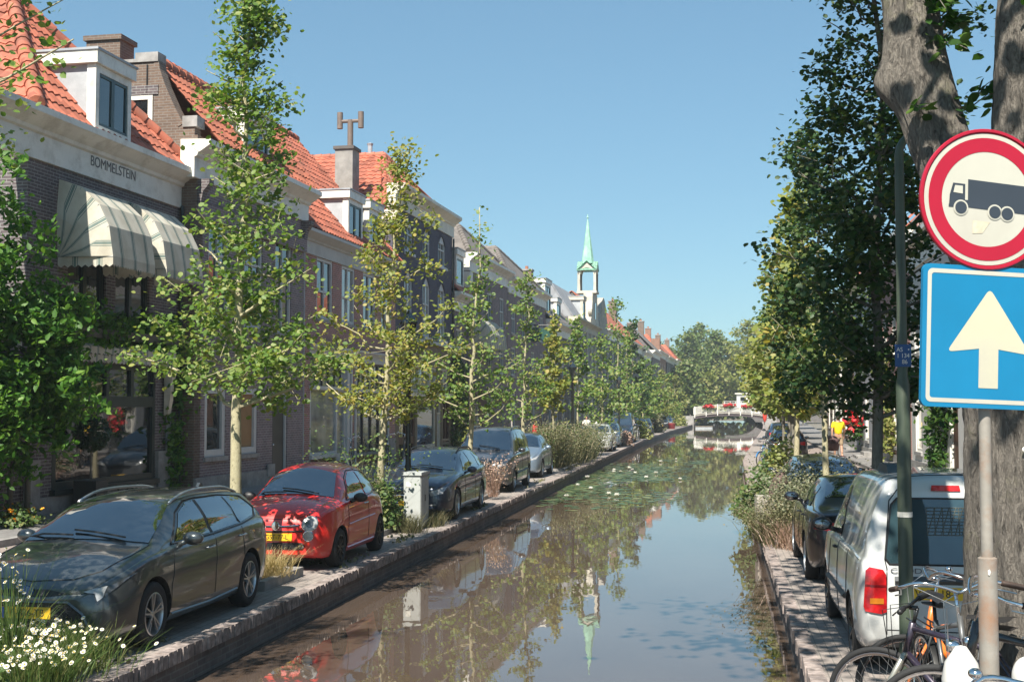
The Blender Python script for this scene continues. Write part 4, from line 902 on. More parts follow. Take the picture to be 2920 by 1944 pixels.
class Car:
    def __init__(s, name, label, sp, pm, loc, rz_, group):
        s.sp = sp; s.root = thing(name, label, 'car', loc, rz_, group); s.L = sp['L']; L = s.L
        n = sp.get('n', 60); xs = sorted(set(np.round(np.concatenate([np.linspace(0, .3, 8), np.linspace(.3, L-.3, n), np.linspace(L-.3, L, 8)]), 4)))
        P = lambda k: pchip(sp[k], np.array(xs)); zb, ym, bz, yb, tz, yr = [P(k) for k in ('zb', 'ym', 'belt', 'yb', 'top', 'yr')]
        rings = []
        for i in range(len(xs)):
            h = max(tz[i]-bz[i], .012); zm = zb[i]+(bz[i]-zb[i])*.55; c = sp.get('crown', .03)
            half = [(0, zb[i]), (ym[i]*.8, zb[i]), (ym[i]-.06, zb[i]+.015), (ym[i]-.012, zb[i]+(zm-zb[i])*.35), (ym[i], zm), (ym[i]*.55+yb[i]*.45, bz[i]-(bz[i]-zm)*.28), (yb[i], bz[i]), (yb[i]*.75+yr[i]*.25-.004, bz[i]+h*.14), (yb[i]*.42+yr[i]*.58+.012, bz[i]+h*.5), (yr[i], bz[i]+h*.84), (yr[i]-.05, bz[i]+h*.95), (yr[i]-.14, tz[i]), (yr[i]*.4, tz[i]+c*.75*min(1, h/.1)), (0, tz[i]+c*min(1, h/.1))]
            h2 = [half[0]]
            for j in range(len(half)-1):     # refine with Catmull-Rom
                p0, p1, p2, p3 = half[max(j-1, 0)], half[j], half[j+1], half[min(j+2, len(half)-1)]
                for u in (.5, 1.0):
                    q = [.5*((2*p1[k])+(-p0[k]+p2[k])*u+(2*p0[k]-5*p1[k]+4*p2[k]-p3[k])*u*u+(-p0[k]+3*p1[k]-3*p2[k]+p3[k])*u**3) for k in (0, 1)]
                    h2.append((max(q[0], 0), q[1]))
            rings.append([(xs[i], y, z) for y, z in h2]+[(xs[i], -y, z) for y, z in h2[-2:0:-1]])
        m = len(rings[0]); vs = [p for r in rings for p in r]
        fs = [(i*m+k, i*m+(k+1) % m, (i+1)*m+(k+1) % m, (i+1)*m+k) for i in range(len(rings)-1) for k in range(m)]
        fs += [tuple(range(m))[::-1], tuple(range((len(rings)-1)*m, len(rings)*m))]
        mb = MB(); mb.add(vs, fs); me = mb.mesh('body', pm); me.materials.append(WELL)
        b = link(D.objects.new('body', me)); s.wr = sp['wr']; s.axles = sp['ax']
        cut = MB()
        for ax in s.axles: cut.lathe([(.0, -1.3), (s.wr+sp.get('gap', .055), -1.3), (s.wr+sp.get('gap', .055), 1.3), (0, 1.3)], (ax, 0, s.wr+.0), 'y', 32)
        cme = cut.mesh('cut', WELL); cme.materials.append(WELL); cme.polygons.foreach_set('material_index', [0]*len(cme.polygons))
        cm_ = D.meshes.new('cut'); 
        cobj = link(D.objects.new('cut', cme))
        md = b.modifiers.new('b', 'BOOLEAN'); md.operation = 'DIFFERENCE'; md.solver = 'EXACT'; md.object = cobj; md.material_mode = 'TRANSFER'
        dg = bpy.context.evaluated_depsgraph_get(); me2 = D.meshes.new_from_object(b.evaluated_get(dg)); me2.name = 'body'
        D.objects.remove(b); D.objects.remove(cobj); D.meshes.remove(cm_)
        me2.polygons.foreach_set('use_smooth', [True]*len(me2.polygons)); me2.set_sharp_from_angle(angle=rad(38))
        s.body = link(D.objects.new('body', me2), s.root)
        s.bvh = BVHTree.FromPolygons([v.co.copy() for v in me.vertices], [tuple(p.vertices) for p in me.polygons])
        s.pm = pm
        mb = MB(); mb.box(.35, L-.35, -sp['W']/2+.3, sp['W']/2-.3, .14, .3); mb.build('underbody', WELL, s.root)
    FR = {'L': ((1,0,0), (0,0,1), (0,1,0)), 'R': ((1,0,0), (0,0,1), (0,-1,0)), 'F': ((0,1,0), (0,0,1), (1,0,0)), 'B': ((0,1,0), (0,0,1), (-1,0,0)), 'T': ((1,0,0), (0,1,0), (0,0,-1))}
    def proj(s, fr, a, b_, off):
        A, B_, d = [Vector(v) for v in s.FR[fr]]; o = A*a+B_*b_
        if fr in 'BF': o += Vector((s.L/2, 0, 0))
        h = s.bvh.ray_cast(o-d*6, d)
        if h[0] is None: return None
        nn = h[1] if h[1].dot(d) < 0 else -h[1]
        return h[0]-d*off*.5+nn*off
    def decal(s, name, fr, poly, m, off=.006, cell=.06, parent=None, smooth=True):
        bm = bmesh.new(); f = bm.faces.new([bm.verts.new((p[0], p[1], 0)) for p in poly])
        x0, x1 = min(p[0] for p in poly), max(p[0] for p in poly); y0, y1 = min(p[1] for p in poly), max(p[1] for p in poly)
        for ax, lo, hi in ((0, x0, x1), (1, y0, y1)):
            n = int((hi-lo)/cell)
            for i in range(1, n+1):
                c = lo+(hi-lo)*i/(n+1); co = [0, 0, 0]; co[ax] = c; no = [0, 0, 0]; no[ax] = 1
                bmesh.ops.bisect_plane(bm, geom=bm.verts[:]+bm.edges[:]+bm.faces[:], plane_co=co, plane_no=no)
        bad = []
        for v in bm.verts:
            q = s.proj(fr, v.co.x, v.co.y, off)
            if q is None: bad.append(v)
            else: v.co = q
        if bad: bmesh.ops.delete(bm, geom=bad, context='VERTS')
        bmesh.ops.recalc_face_normals(bm, faces=bm.faces)
        me = D.meshes.new(name); bm.to_mesh(me); bm.free(); me.materials.append(m)
        if smooth: me.polygons.foreach_set('use_smooth', [True]*len(me.polygons))
        return link(D.objects.new(name, me), parent or s.root)
    def sides(s, name, poly, m, off=.006, cell=.07, parent=None): return [s.decal(name, f, poly, m, off, cell, parent) for f in 'LR']
    def mir(s, name, fr, poly, m, off=.006, cell=.05): return [s.decal(name, fr, [(sg*p[0], p[1]) for p in poly], m, off, cell) for sg in (1, -1)]
    def line(s, name, fr, pts, m, w=.006, off=.003, parent=None):
        """thin strip following the skin (shut lines, trim)"""
        P = []
        for (a, b_), (c, d) in zip(pts, pts[1:]):
            n = max(2, int(math.hypot(c-a, d-b_)/.05))
            P += [(a+(c-a)*i/n, b_+(d-b_)*i/n) for i in range(n)]
        P.append(pts[-1]); Q = [q for q in (s.proj(fr, a, b_, off) for a, b_ in P) if q is not None]
        if len(Q) < 2: return
        mb = MB(); mb.tube(Q, w, 4); return mb.build(name, m, parent or s.body)
    def wheels(s, rim=None, spokes=5, style='double'):
        rim = rim or ALLOY; r = s.wr; tw = .10; W = s.sp['W']; proto = None
        for ax in s.axles:
            for sg in (1, -1):
                y = sg*(W/2-.115+s.sp.get('wo', 0))
                if proto is None:
                    mb = MB(); mb.lathe([(r*.66, -tw*.9), (r*.80, -tw), (r*.95, -tw*.92), (r, -tw*.7), (r, tw*.7), (r*.95, tw*.92), (r*.80, tw), (r*.66, tw*.9)], (0, 0, 0), 'y', 36)
                    o = mb.build('wheel', RUBBER, s.root, smooth=True)
                    mb = MB(); R = r*.67; mb.lathe([(R, tw*.93), (R*.94, tw*.98), (R*.90, tw*.7), (R*.88, -tw*.2)], (0, 0, 0), 'y', 36)
                    mb.lathe([(0, tw*.82), (R*.14, tw*.82), (R*.18, tw*.6), (R*.18, tw*.1)], (0, 0, 0), 'y', 16)
                    for k in range(spokes):
                        for dd in ((-.16, .16) if style == 'double' else (0,)):
                            a = 2*PI*k/spokes+.3; a1 = a+dd; w = R*(.085 if style == 'double' else .12)
                            p0 = Vector((math.cos(a+dd*.8)*R*.14, tw*.72, math.sin(a+dd*.8)*R*.14)); p1 = Vector((math.cos(a1)*R*.93, tw*.82, math.sin(a1)*R*.93))
                            mb.bar(p0, p1, w, w*.9)
                    mb.build('rim', rim, o, angle=30)
                    mb = MB(); mb.lathe([(0, -.01), (R*.88, -.01), (R*.88, -tw*.6), (0, -tw*.6)], (0, 0, 0), 'y', 20); mb.build('brake_shadow', WELL, o); proto = o
                else: o = copy_tree(proto, s.root)
                o.location = (ax, y, r); o.rotation_euler = (0, 0, 0 if sg > 0 else PI)
                if sg < 0: pass
    def mirrors(s, x, z, m, yb=None, stalk=False):
        for sg in (1, -1):
            q = s.proj('L' if sg < 0 else 'R', x+.03, z-.04, 0); y = abs(q.y) if q else s.sp['W']/2-.1
            mb = MB(); mb.ell((x+.02, sg*(y+.155), z+.03), (.075, .115, .075), 14, 10); mb.bar((x+.02, sg*(y-.03), z-.05), (x+.02, sg*(y+.09), z-.0), .06, .05); o = mb.build('wing_mirror', m, s.root, smooth=True)
            mb = MB(); mb.ell((x+.052, sg*(y+.155), z+.03), (.048, .095, .058), 12, 8); mb.build('mirror_glass', CARGLASS, o, smooth=True)
    def plate(s, fr, y, z, body=None, name='number_plate'):
        q = s.proj(fr, y, z, .0); sg = -1 if fr == 'F' else 1
        q2 = [s.proj(fr, y+dy, z, 0) for dy in (-.24, .24)]; xx = min([p.x for p in q2+[q]]) if fr == 'F' else max([p.x for p in q2+[q]])
        mb = MB(); xa, xb = sorted((xx+sg*.004, xx+sg*.02)); mb.box(xa, xb, y-.26, y+.26, z-.055, z+.055); o = mb.build(name, PLATE, s.root)
        mb = MB(); f = xx+sg*.0215; e = xx+sg*.0205; a, b_ = (y+.215, y+.258) if fr == 'F' else (y-.258, y-.215)
        a, b_ = (-b_, -a) if False else (a, b_)
        mb.box(min(f, e), max(f, e), a, b_, z-.052, z+.052); mb.build('blue_band', PLATEB, o)
        if body: text('plate_letters', body, .098, INK, o, (xx+sg*.0225, y-(.02 if fr == 'F' else -.02), z-.002), (PI/2, 0, -PI/2 if fr == 'F' else PI/2), sx=.92, ext=.0005)
        return o
    def rails(s, x0, x1, dy=.0, m=None, h=.05):
        for sg in (1, -1):
            P = []
            n = 12
            for i in range(n+1):
                x = x0+(x1-x0)*i/n; y = float(pchip(s.sp['yr'], np.array(x)))-.06-dy; q = s.proj('T', x, sg*y, 0); u = min(i, n-i)/n
                P.append(q+Vector((0, 0, h*min(1, u*5)+.004)))
            mb = MB(); mb.tube(P, .017, 8); mb.build('roof_rail', m or ALLOY, s.root, smooth=True)
    def seams(s, doors, zlo, m=None):
        for x, zt, lean in doors:
            for f in 'LR': s.line('door_seam', f, [(x, zlo), (x+.0, zlo+.25), (x+lean*.5, (zlo+zt)/2+.05), (x+lean, zt)], m or BLACK, .004, .001)
    def handles(s, pts, m=None):
        for x, z in pts:
            for f in 'LR':
                q = s.proj(f, x, z, .0); d = Vector((0, 1 if f == 'R' else -1, 0))
                q2 = s.proj(f, x+.19, z+.005, 0)
                if q and q2:
                    mb = MB(); mb.tube([q, q+d*.03+Vector((.025, 0, 0)), q2+d*.03-Vector((.025, 0, 0)), q2], .012, 6); mb.build('door_handle', m or s.pm, s.root, smooth=True)
    def wipers(s, xa, w, dx, m=None):
        for y0 in (-w*.9, w*.05):
            a = s.proj('T', xa, y0+.1, .02); pts = [s.proj('T', xa+dx*u, y0+(.12+.62*u), .022) for u in (0, .3, .6, 1)]
            pts = [p for p in pts if p]
            if len(pts) > 1: mb = MB(); mb.tube(pts, .011, 5); mb.build('wiper', BLACK, s.root)
    def tyre_ok(s): pass

CARS = 'cars parked along the quay of the left bank'; CARSR = 'cars parked along the quay of the right bank'
# --- estate (front car)
EST = dict(L=4.65, W=1.79, wr=.33, ax=(.95, 3.65), crown=.035,
  zb=[(0,.28),(.25,.20),(.8,.19),(3.9,.19),(4.4,.26),(4.65,.36)], ym=[(0,.60),(.05,.72),(.2,.82),(.5,.875),(1.1,.893),(3.5,.895),(4.1,.875),(4.45,.80),(4.6,.72),(4.65,.64)],
  belt=[(0,.60),(.06,.67),(.3,.77),(1.1,.92),(2.5,.955),(3.9,1.02),(4.3,1.03),(4.55,.94),(4.65,.82)], yb=[(0,.53),(.06,.64),(.25,.74),(.6,.82),(1.15,.845),(3.4,.845),(4.1,.80),(4.45,.74),(4.65,.58)],
  top=[(0,.62),(.06,.70),(.3,.82),(.75,.95),(1.12,1.02),(1.45,1.18),(1.95,1.385),(2.25,1.43),(2.8,1.455),(3.5,1.435),(4.05,1.385),(4.25,1.345),(4.40,1.20),(4.55,1.02),(4.62,.92),(4.65,.84)], yr=[(0,.47),(.06,.58),(.3,.66),(1.1,.73),(1.5,.66),(2.0,.60),(2.8,.59),(4.0,.565),(4.3,.57),(4.5,.64),(4.65,.5)])
PAINT_G = paint('grey_car_paint', (.075, .086, .090), .6, .3)
def side_glass(c, panes, m=None, trim=True):
    for p in panes: c.sides('side_window', p, m or CARGLASS, .005)
c = Car('estate_car', 'dark grey estate car with silver roof rails, nearest on the left quay', EST, PAINT_G, (-6.585, 11.42, 0), PI/2, CARS)
c.decal('windscreen', 'T', [(1.16,-.70),(1.13,0),(1.16,.70),(1.55,.64),(1.93,.555),(1.97,0),(1.93,-.555),(1.55,-.64)], CARGLASS, .005, .08)
c.decal('rear_window', 'B', [(-.56,1.06),(.56,1.06),(.47,1.32),(-.47,1.32)], CARGLASS)
side_glass(c, [[(1.62,1.0),(2.55,1.005),(2.50,1.375),(2.30,1.365),(2.0,1.27)], [(2.63,1.005),(3.42,1.035),(3.33,1.365),(2.58,1.378)], [(3.49,1.04),(4.05,1.085),(4.15,1.16),(3.95,1.30),(3.80,1.335),(3.41,1.36)]])
for f in 'LR':
    c.line('window_trim', f, [(1.50,.98),(2.6,.985),(3.45,1.02),(4.10,1.065),(4.2,1.16),(3.97,1.325),(3.3,1.385),(2.55,1.398),(2.28,1.385),(1.95,1.28),(1.50,.98)], BLACK, .012, .001)
c.decal('pillar_trim', 'L', [(2.55,1.005),(2.63,1.005),(2.58,1.378),(2.50,1.375)], BLACK, .004); c.decal('pillar_trim', 'R', [(2.55,1.005),(2.63,1.005),(2.58,1.378),(2.50,1.375)], BLACK, .004)
c.seams([(1.33,.94,.12), (2.52,.98,.08), (3.42,1.0,.0)], .33); c.handles([(2.30,.86), (3.28,.90)], ALLOY)
c.line('bonnet_seam', 'T', [(1.13,-.72),(.75,-.705),(.35,-.60),(.17,-.40),(.12,0),(.17,.40),(.35,.60),(.75,.705),(1.13,.72)], BLACK, .006, .001)
c.mir('headlight', 'F', [(.40,.655),(.78,.73),(.845,.80),(.80,.70),(.76,.64),(.70,.56),(.66,.66)], LENSD, .006); c.mir('headlight_lens', 'F', [(.56,.675),(.74,.715),(.735,.62),(.70,.585),(.67,.655)], LENS, .010)
c.decal('upper_grille', 'F', [(-.42,.655),(-.2,.625),(.2,.625),(.42,.655),(.20,.69),(-.20,.69)], GRILL, .006); c.decal('lower_grille', 'F', [(-.62,.30),(.62,.30),(.56,.47),(.42,.56),(-.42,.56),(-.56,.47)], GRILL, .006)
g_ = c.line('grille_trim', 'F', [(-.66,.28),(-.58,.47),(-.43,.575),(.43,.575),(.58,.47),(.66,.28)], PAINT_G, .016, .004)
for r0 in range(5):
    for k in range(-5, 6):
        q = c.proj('F', k*.09+(r0 % 2)*.045, .335+r0*.045, .008)
        if q: mb = MB() if (r0 == 0 and k == -5) else mb; mb.tube([q+Vector((0, .036*math.cos(a), .02*math.sin(a))) for a in [PI/3*i for i in range(7)]], .004, 4)
mb.build('grille_mesh', mat('grille_grey', (.05, .05, .052), .35, metal=.3), c.root)
q = c.proj('F', 0, .66, .01); mb = MB(); mb.lathe([(.0, -.012), (.06, -.008), (.07, 0), (.05, .004)], (q.x, q.y, q.z), 'x', 20); mb.build('badge', mat('badge_blue', (.05, .10, .22), .25, metal=.6), c.root)
c.plate('F', .0, .475, 'R-836-TB'); c.rails(2.0, 4.05); c.wheels(ALLOY, 5, 'double'); c.mirrors(1.66, 1.0, PAINT_G); c.wipers(1.17, .62, .10)
c.mir('tail_light', 'B', [(.45,.93),(.70,.95),(.78,.90),(.70,.84),(.45,.86)], REDL, .008)
for f in 'LR': c.decal('tail_light_wrap', f, [(4.30,.90),(4.56,.86),(4.60,.92),(4.35,1.0)], REDL, .006)
for f in 'LR': c.line('sill_trim', f, [(1.36,.27),(2.4,.25),(3.22,.28)], mat('sill_grey', (.20, .21, .21), .3, metal=.5), .014, .003)
mb = MB(); mb.prism([(4.0, 1.39), (4.22, 1.37), (4.16, 1.47), (4.10, 1.48)], -.02, .02, 'y'); mb.build('fin_antenna', PAINT_G, c.root)
mb = MB(); mb.ell((2.75, .36, 1.02), (.12, .26, .14), 10, 8); mb.build('seat_shape', DASH, c.root)

# --- small red hatchback
FIA = dict(L=3.57, W=1.63, wr=.295, ax=(.72, 3.02), crown=.05, gap=.05,
  zb=[(0,.26),(.2,.19),(.7,.19),(2.9,.19),(3.3,.26),(3.57,.36)], ym=[(0,.52),(.04,.62),(.15,.70),(.4,.775),(.9,.812),(2.6,.815),(3.1,.80),(3.4,.72),(3.57,.55)],
  belt=[(0,.66),(.05,.74),(.25,.86),(.85,.945),(1.6,.965),(2.7,.985),(3.2,.97),(3.45,.88),(3.57,.72)], yb=[(0,.46),(.05,.57),(.2,.65),(.5,.73),(1.0,.765),(2.4,.77),(3.0,.72),(3.4,.63),(3.57,.48)],
  top=[(0,.68),(.05,.78),(.2,.90),(.5,.99),(.86,1.04),(1.1,1.19),(1.42,1.385),(1.65,1.455),(2.1,1.49),(2.6,1.465),(2.95,1.385),(3.2,1.17),(3.38,.98),(3.5,.86),(3.57,.74)], yr=[(0,.40),(.05,.50),(.25,.56),(.85,.655),(1.2,.60),(1.6,.54),(2.3,.53),(2.9,.50),(3.2,.54),(3.57,.40)])
PAINT_R = paint('red_car_paint', (.66, .022, .016), .0, .4)
c = Car('hatchback_car', 'small red rounded hatchback car with dark spoked wheels, parked behind the dark grey estate', FIA, PAINT_R, (-6.51, 18.22, 0), PI/2, CARS)
c.decal('windscreen', 'T', [(.90,-.62),(.87,0),(.90,.62),(1.15,.56),(1.45,.49),(1.50,0),(1.45,-.49),(1.15,-.56)], CARGLASS, .005)
c.decal('rear_window', 'B', [(-.46,1.06),(.46,1.06),(.40,1.36),(-.40,1.36)], CARGLASS)
side_glass(c, [[(1.28,1.0),(2.22,1.01),(2.16,1.385),(1.85,1.39),(1.60,1.30)], [(2.29,1.015),(2.98,1.04),(2.90,1.20),(2.70,1.33),(2.50,1.37),(2.22,1.385)]])
for f in 'LR': c.line('window_trim', f, [(1.2,.985),(2.25,.99),(3.02,1.02),(2.9,1.25),(2.7,1.36),(2.2,1.415),(1.83,1.415),(1.55,1.31),(1.2,.985)], BLACK, .010, .001)
c.seams([(1.08,.95,.06), (2.24,.98,.02)], .33); c.handles([(2.0,.885)], CHROME)
c.line('bonnet_seam', 'F', [(-.55,.86),(-.3,.785),(0,.775),(.3,.785),(.55,.86)], BLACK, .005, .001)
for nm, y, z, r0 in (('headlight', .515, .715, .105), ('fog_light', .50, .535, .07)):
    for sg in (1, -1):
        pts = [(sg*y+r0*1.05*math.cos(a), z+r0*math.sin(a)) for a in [2*PI*i/20 for i in range(20)]]
        o = c.decal(nm, 'F', pts, LENS, .010, .04); c.line('lamp_ring', 'F', pts+[pts[0]], CHROME, .011, .006, o)
        if nm == 'headlight': c.decal('reflector', 'F', [(sg*y+.055*math.cos(a), z+.055*math.sin(a)) for a in [2*PI*i/14 for i in range(14)]], LENSD, .016, .05, o)
c.line('chrome_moustache', 'F', [(-.36,.685),(-.07,.675)], CHROME, .011, .010); c.line('chrome_moustache', 'F', [(.07,.675),(.36,.685)], CHROME, .011, .010)
q = c.proj('F', 0, .68, .012); mb = MB(); mb.lathe([(0, -.012), (.055, -.008), (.066, 0), (.05, .01)], (q.x, q.y, q.z), 'x', 20); mb.build('badge', CHROME, c.root)
c.line('upper_slot', 'F', [(-.42,.605),(0,.592),(.42,.605)], GRILL, .014, .004)
c.decal('lower_grille', 'F', [(-.40,.33),(.40,.33),(.46,.385),(.42,.435),(-.42,.435),(-.46,.385)], GRILL, .006); mb = MB()
for r0 in range(3):
    for k in range(-6, 7):
        q = c.proj('F', k*.06+(r0 % 2)*.03, .352+r0*.031, .008); mb.tube([q+Vector((0, .026*math.cos(a), .014*math.sin(a))) for a in [PI/3*i for i in range(7)]], .0035, 4)
mb.build('grille_mesh', mat('grille_grey', (.05, .05, .052), .35, metal=.3), c.root)
for sg in (1, -1): q = c.proj('F', sg*.40, .385, .01); mb = MB(); mb.lathe([(0, -.01), (.03, -.006), (.042, -.008), (.045, .01)], (q.x, q.y, q.z), 'x', 14); mb.build('fog_lamp', CHROME, c.root)
c.plate('F', .0, .515, 'GST-77-L'); c.wheels(DARKALLOY, 9, 'single'); c.mirrors(1.32, .99, BLACK); c.wipers(.89, .56, .10)
c.mir('tail_light', 'B', [(.50,.72),(.62,.72),(.62,.95),(.50,.97)], REDL, .008)
for f in 'LR': c.line('sill_trim', f, [(1.08,.26),(2.6,.27)], PAINT_R, .016, .003)
for f in 'LR': c.line('side_stripe', f, [(1.1,.62),(2.6,.66)], PAINT_R, .012, .002)

def generic(kind, label, cat, sp, pm, loc, rz_, group, ws, sw, rw, grill, hl, tl, rim=None, rails=None, front_plate=True, rear_plate=None, mm=None, doors=(), spokes=5, wip=None, win=None, seat=False):
    c = Car(kind, label, sp, pm, loc, rz_, group); c.root['category'] = cat
    c.decal('windscreen', 'T', ws, win or CARGLASS, .005, .09); c.decal('rear_window', 'B', rw, win or CARGLASS); side_glass(c, sw, win)
    if grill: c.decal('grille', 'F', grill, GRILL, .006)
    c.mir('headlight', 'F', hl, LENS, .007); c.mir('tail_light', 'B', tl, REDL, .008)
    if front_plate: c.plate('F', 0, .40)
    if rear_plate is not None: c.plate('B', 0, rear_plate[0], rear_plate[1])
    c.seams(doors, .33); c.wheels(rim or ALLOY, spokes, 'double' if spokes == 5 else 'single'); 
    if rails: c.rails(*rails)
    if mm: c.mirrors(mm[0], mm[1], pm if len(mm) < 3 else mm[2])
    if wip: c.wipers(*wip)
    return c
def S(ks, kx=1, kz=1): return [(a*kx, b_*kz) for a, b_ in ks]
# --- dark blue estate
MBE = dict(L=4.9, W=1.86, wr=.335, ax=(.84, 3.72), crown=.035, zb=S(EST['zb'], 4.9/4.65), ym=S(EST['ym'], 4.9/4.65, 1.038), yb=S(EST['yb'], 4.9/4.65, 1.038), yr=S(EST['yr'], 4.9/4.65, 1.05),
  belt=S(EST['belt'], 4.9/4.65, 1.0), top=[(0,.66),(.06,.76),(.3,.86),(.8,.95),(1.4,1.03),(1.8,1.20),(2.3,1.40),(2.6,1.45),(3.1,1.475),(3.8,1.46),(4.4,1.39),(4.6,1.22),(4.78,1.04),(4.86,.92),(4.9,.84)])
PAINT_B = paint('dark_blue_car_paint', (.022, .034, .065), .4, .35)
c = generic('estate_car', 'dark blue estate car with black roof rails behind the grey utility cabinet', 'car', MBE, PAINT_B, (-6.52, 26.5, 0), PI/2, CARS,
  [(1.45,-.72),(1.42,0),(1.45,.72),(1.85,.66),(2.27,.60),(2.31,0),(2.27,-.60),(1.85,-.66)], [[(1.95,1.0),(2.85,1.005),(2.80,1.39),(2.6,1.385),(2.3,1.29)], [(2.93,1.005),(3.72,1.03),(3.62,1.38),(2.88,1.395)], [(3.79,1.04),(4.4,1.09),(4.25,1.28),(4.05,1.34),(3.7,1.375)]],
  [(-.56,1.06),(.56,1.06),(.48,1.34),(-.48,1.34)], [(-.38,.47),(.38,.47),(.40,.66),(-.40,.66)], [(.46,.64),(.70,.72),(.80,.74),(.74,.60),(.50,.55)], [(.5,.9),(.72,.9),(.72,.78),(.5,.8)], rails=(2.3, 4.3, 0, BLACK), mm=(1.98, 1.0), doors=[(1.66,.93,.1), (2.88,.97,.04), (3.72,1.0,0)], wip=(1.47,.62,.1))
c.mir('fog_lamp', 'F', [(.42,.34),(.62,.36),(.62,.39),(.42,.37)], LENS, .008); c.handles([(2.6,.86), (3.5,.89)])
c.line('chrome_bar', 'F', [(-.36,.565),(.36,.565)], CHROME, .014, .01)
# --- grey people carrier
MPV = dict(L=4.4, W=1.85, wr=.33, ax=(.90, 3.68), crown=.04, zb=[(0,.30),(.25,.22),(.8,.21),(3.8,.21),(4.2,.27),(4.4,.36)], ym=[(0,.62),(.05,.74),(.2,.85),(.5,.91),(1.1,.925),(3.8,.925),(4.2,.90),(4.34,.84),(4.4,.76)],
  belt=[(0,.74),(.06,.82),(.3,.93),(1.0,1.04),(2.4,1.07),(4.0,1.10),(4.3,1.09),(4.4,.95)], yb=[(0,.55),(.06,.68),(.25,.79),(.6,.865),(1.2,.885),(3.8,.885),(4.2,.86),(4.4,.74)],
  top=[(0,.76),(.06,.86),(.3,.98),(.7,1.08),(1.0,1.15),(1.35,1.44),(1.75,1.70),(2.05,1.78),(2.7,1.81),(3.7,1.80),(4.1,1.76),(4.24,1.66),(4.32,1.35),(4.38,1.1),(4.4,.98)], yr=[(0,.48),(.06,.60),(.3,.68),(1.0,.78),(1.4,.73),(2.0,.68),(2.8,.68),(4.1,.66),(4.3,.74),(4.4,.66)])
PAINT_MG = paint('mid_grey_car_paint', (.105, .11, .12), .5, .35)
c = generic('people_carrier', 'grey boxy people carrier with roof rails behind the dark blue estate', 'car', MPV, PAINT_MG, (-6.72, 35.7, 0), PI/2, CARS,
  [(1.06,-.76),(1.02,0),(1.06,.76),(1.4,.71),(1.73,.66),(1.78,0),(1.73,-.66),(1.4,-.71)], [[(1.55,1.13),(2.28,1.13),(2.22,1.66),(1.98,1.66)], [(2.42,1.13),(3.38,1.14),(3.34,1.66),(2.38,1.67)], [(3.5,1.15),(4.12,1.17),(4.02,1.62),(3.46,1.66)]],
  [(-.62,1.2),(.62,1.2),(.56,1.62),(-.56,1.62)], [(-.40,.62),(.40,.62),(.46,.72),(-.46,.72)], [(.50,.72),(.78,.80),(.84,.98),(.74,.96),(.56,.80)], [(.7,.8),(.8,.8),(.8,1.2),(.72,1.2)], rails=(2.0, 4.0, 0, PAINT_MG, .07), mm=(1.62, 1.15), doors=[(1.32,1.0,.15), (2.33,1.1,0), (3.45,1.1,0)], wip=(1.06,.62,.1))
for f in 'LR': c.line('rub_strip', f, [(1.3,.52),(3.3,.56)], BLACK, .03, .004)
# --- pale blue hatchback and its repeats further along
HAT = dict(L=4.1, W=1.76, wr=.31, ax=(.84, 3.4), crown=.035, zb=S(EST['zb'], 4.1/4.65), ym=S(EST['ym'], 4.1/4.65, .98), yb=S(EST['yb'], 4.1/4.65, .98), yr=S(EST['yr'], 4.1/4.65, .99), belt=S(EST['belt'], 4.1/4.65, 1.0),
  top=[(0,.64),(.06,.74),(.3,.86),(.95,1.03),(1.3,1.22),(1.7,1.40),(2.0,1.46),(2.5,1.48),(3.2,1.44),(3.6,1.36),(3.85,1.14),(4.0,.98),(4.07,.9),(4.1,.82)])
HATA = dict(ws=[(1.0,-.70),(.97,0),(1.0,.70),(1.35,.62),(1.68,.56),(1.72,0),(1.68,-.56),(1.35,-.62)], sw=[[(1.42,1.0),(2.22,1.0),(2.18,1.39),(1.75,1.33)], [(2.3,1.0),(3.05,1.03),(2.98,1.38),(2.26,1.40)], [(3.12,1.04),(3.5,1.08),(3.42,1.22),(3.08,1.34)]], rw=[(-.55,1.04),(.55,1.04),(.47,1.34),(-.47,1.34)],
  grill=[(-.55,.34),(.55,.34),(.5,.5),(-.5,.5)], hl=[(.42,.64),(.70,.72),(.80,.80),(.74,.66),(.5,.6)], tl=[(.5,.9),(.72,.9),(.72,.74),(.5,.78)], mm=(1.5, 1.0), doors=[(1.2,.93,.1), (2.25,.97,.02), (3.08,1.0,0)])
PAINT_SB = paint('silver_blue_car_paint', (.19, .25, .32), .5, .35); PAINT_W = paint('white_car_paint', (.50, .51, .50), .0, .35); PAINT_K = paint('black_car_paint', (.012, .012, .015), .3, .3); PAINT_DB = paint('blue_car_paint', (.03, .06, .12), .45, .35)
generic('hatchback_car', 'silver blue hatchback car close behind the grey people carrier', 'car', HAT, PAINT_SB, (-6.85, 43.1, 0), PI/2, CARS, **HATA)
generic('hatchback_car', 'blue hatchback car half hidden behind the tall grassy shrubs', 'car', HAT, PAINT_DB, (-7.0, 62.0, 0), PI/2, CARS, **HATA)
cw = generic('hatchback_car', 'white hatchback car standing past the tall grassy shrubs', 'car', HAT, PAINT_W, (-6.5, 68.9, 0), PI/2, CARS, **HATA)
cb = generic('hatchback_car', 'mid blue hatchback car right behind the white hatchback', 'car', HAT, PAINT_SB, (-6.6, 76.5, 0), PI/2, CARS, **HATA)
VAN2 = dict(MPV, L=4.9, wr=.34, ax=(.95, 4.0), top=[(a*4.9/4.4, b_*1.14 if b_ > 1.2 else b_) for a, b_ in MPV['top']], **{k: S(MPV[k], 4.9/4.4) for k in ('zb', 'ym', 'belt', 'yb', 'yr')})
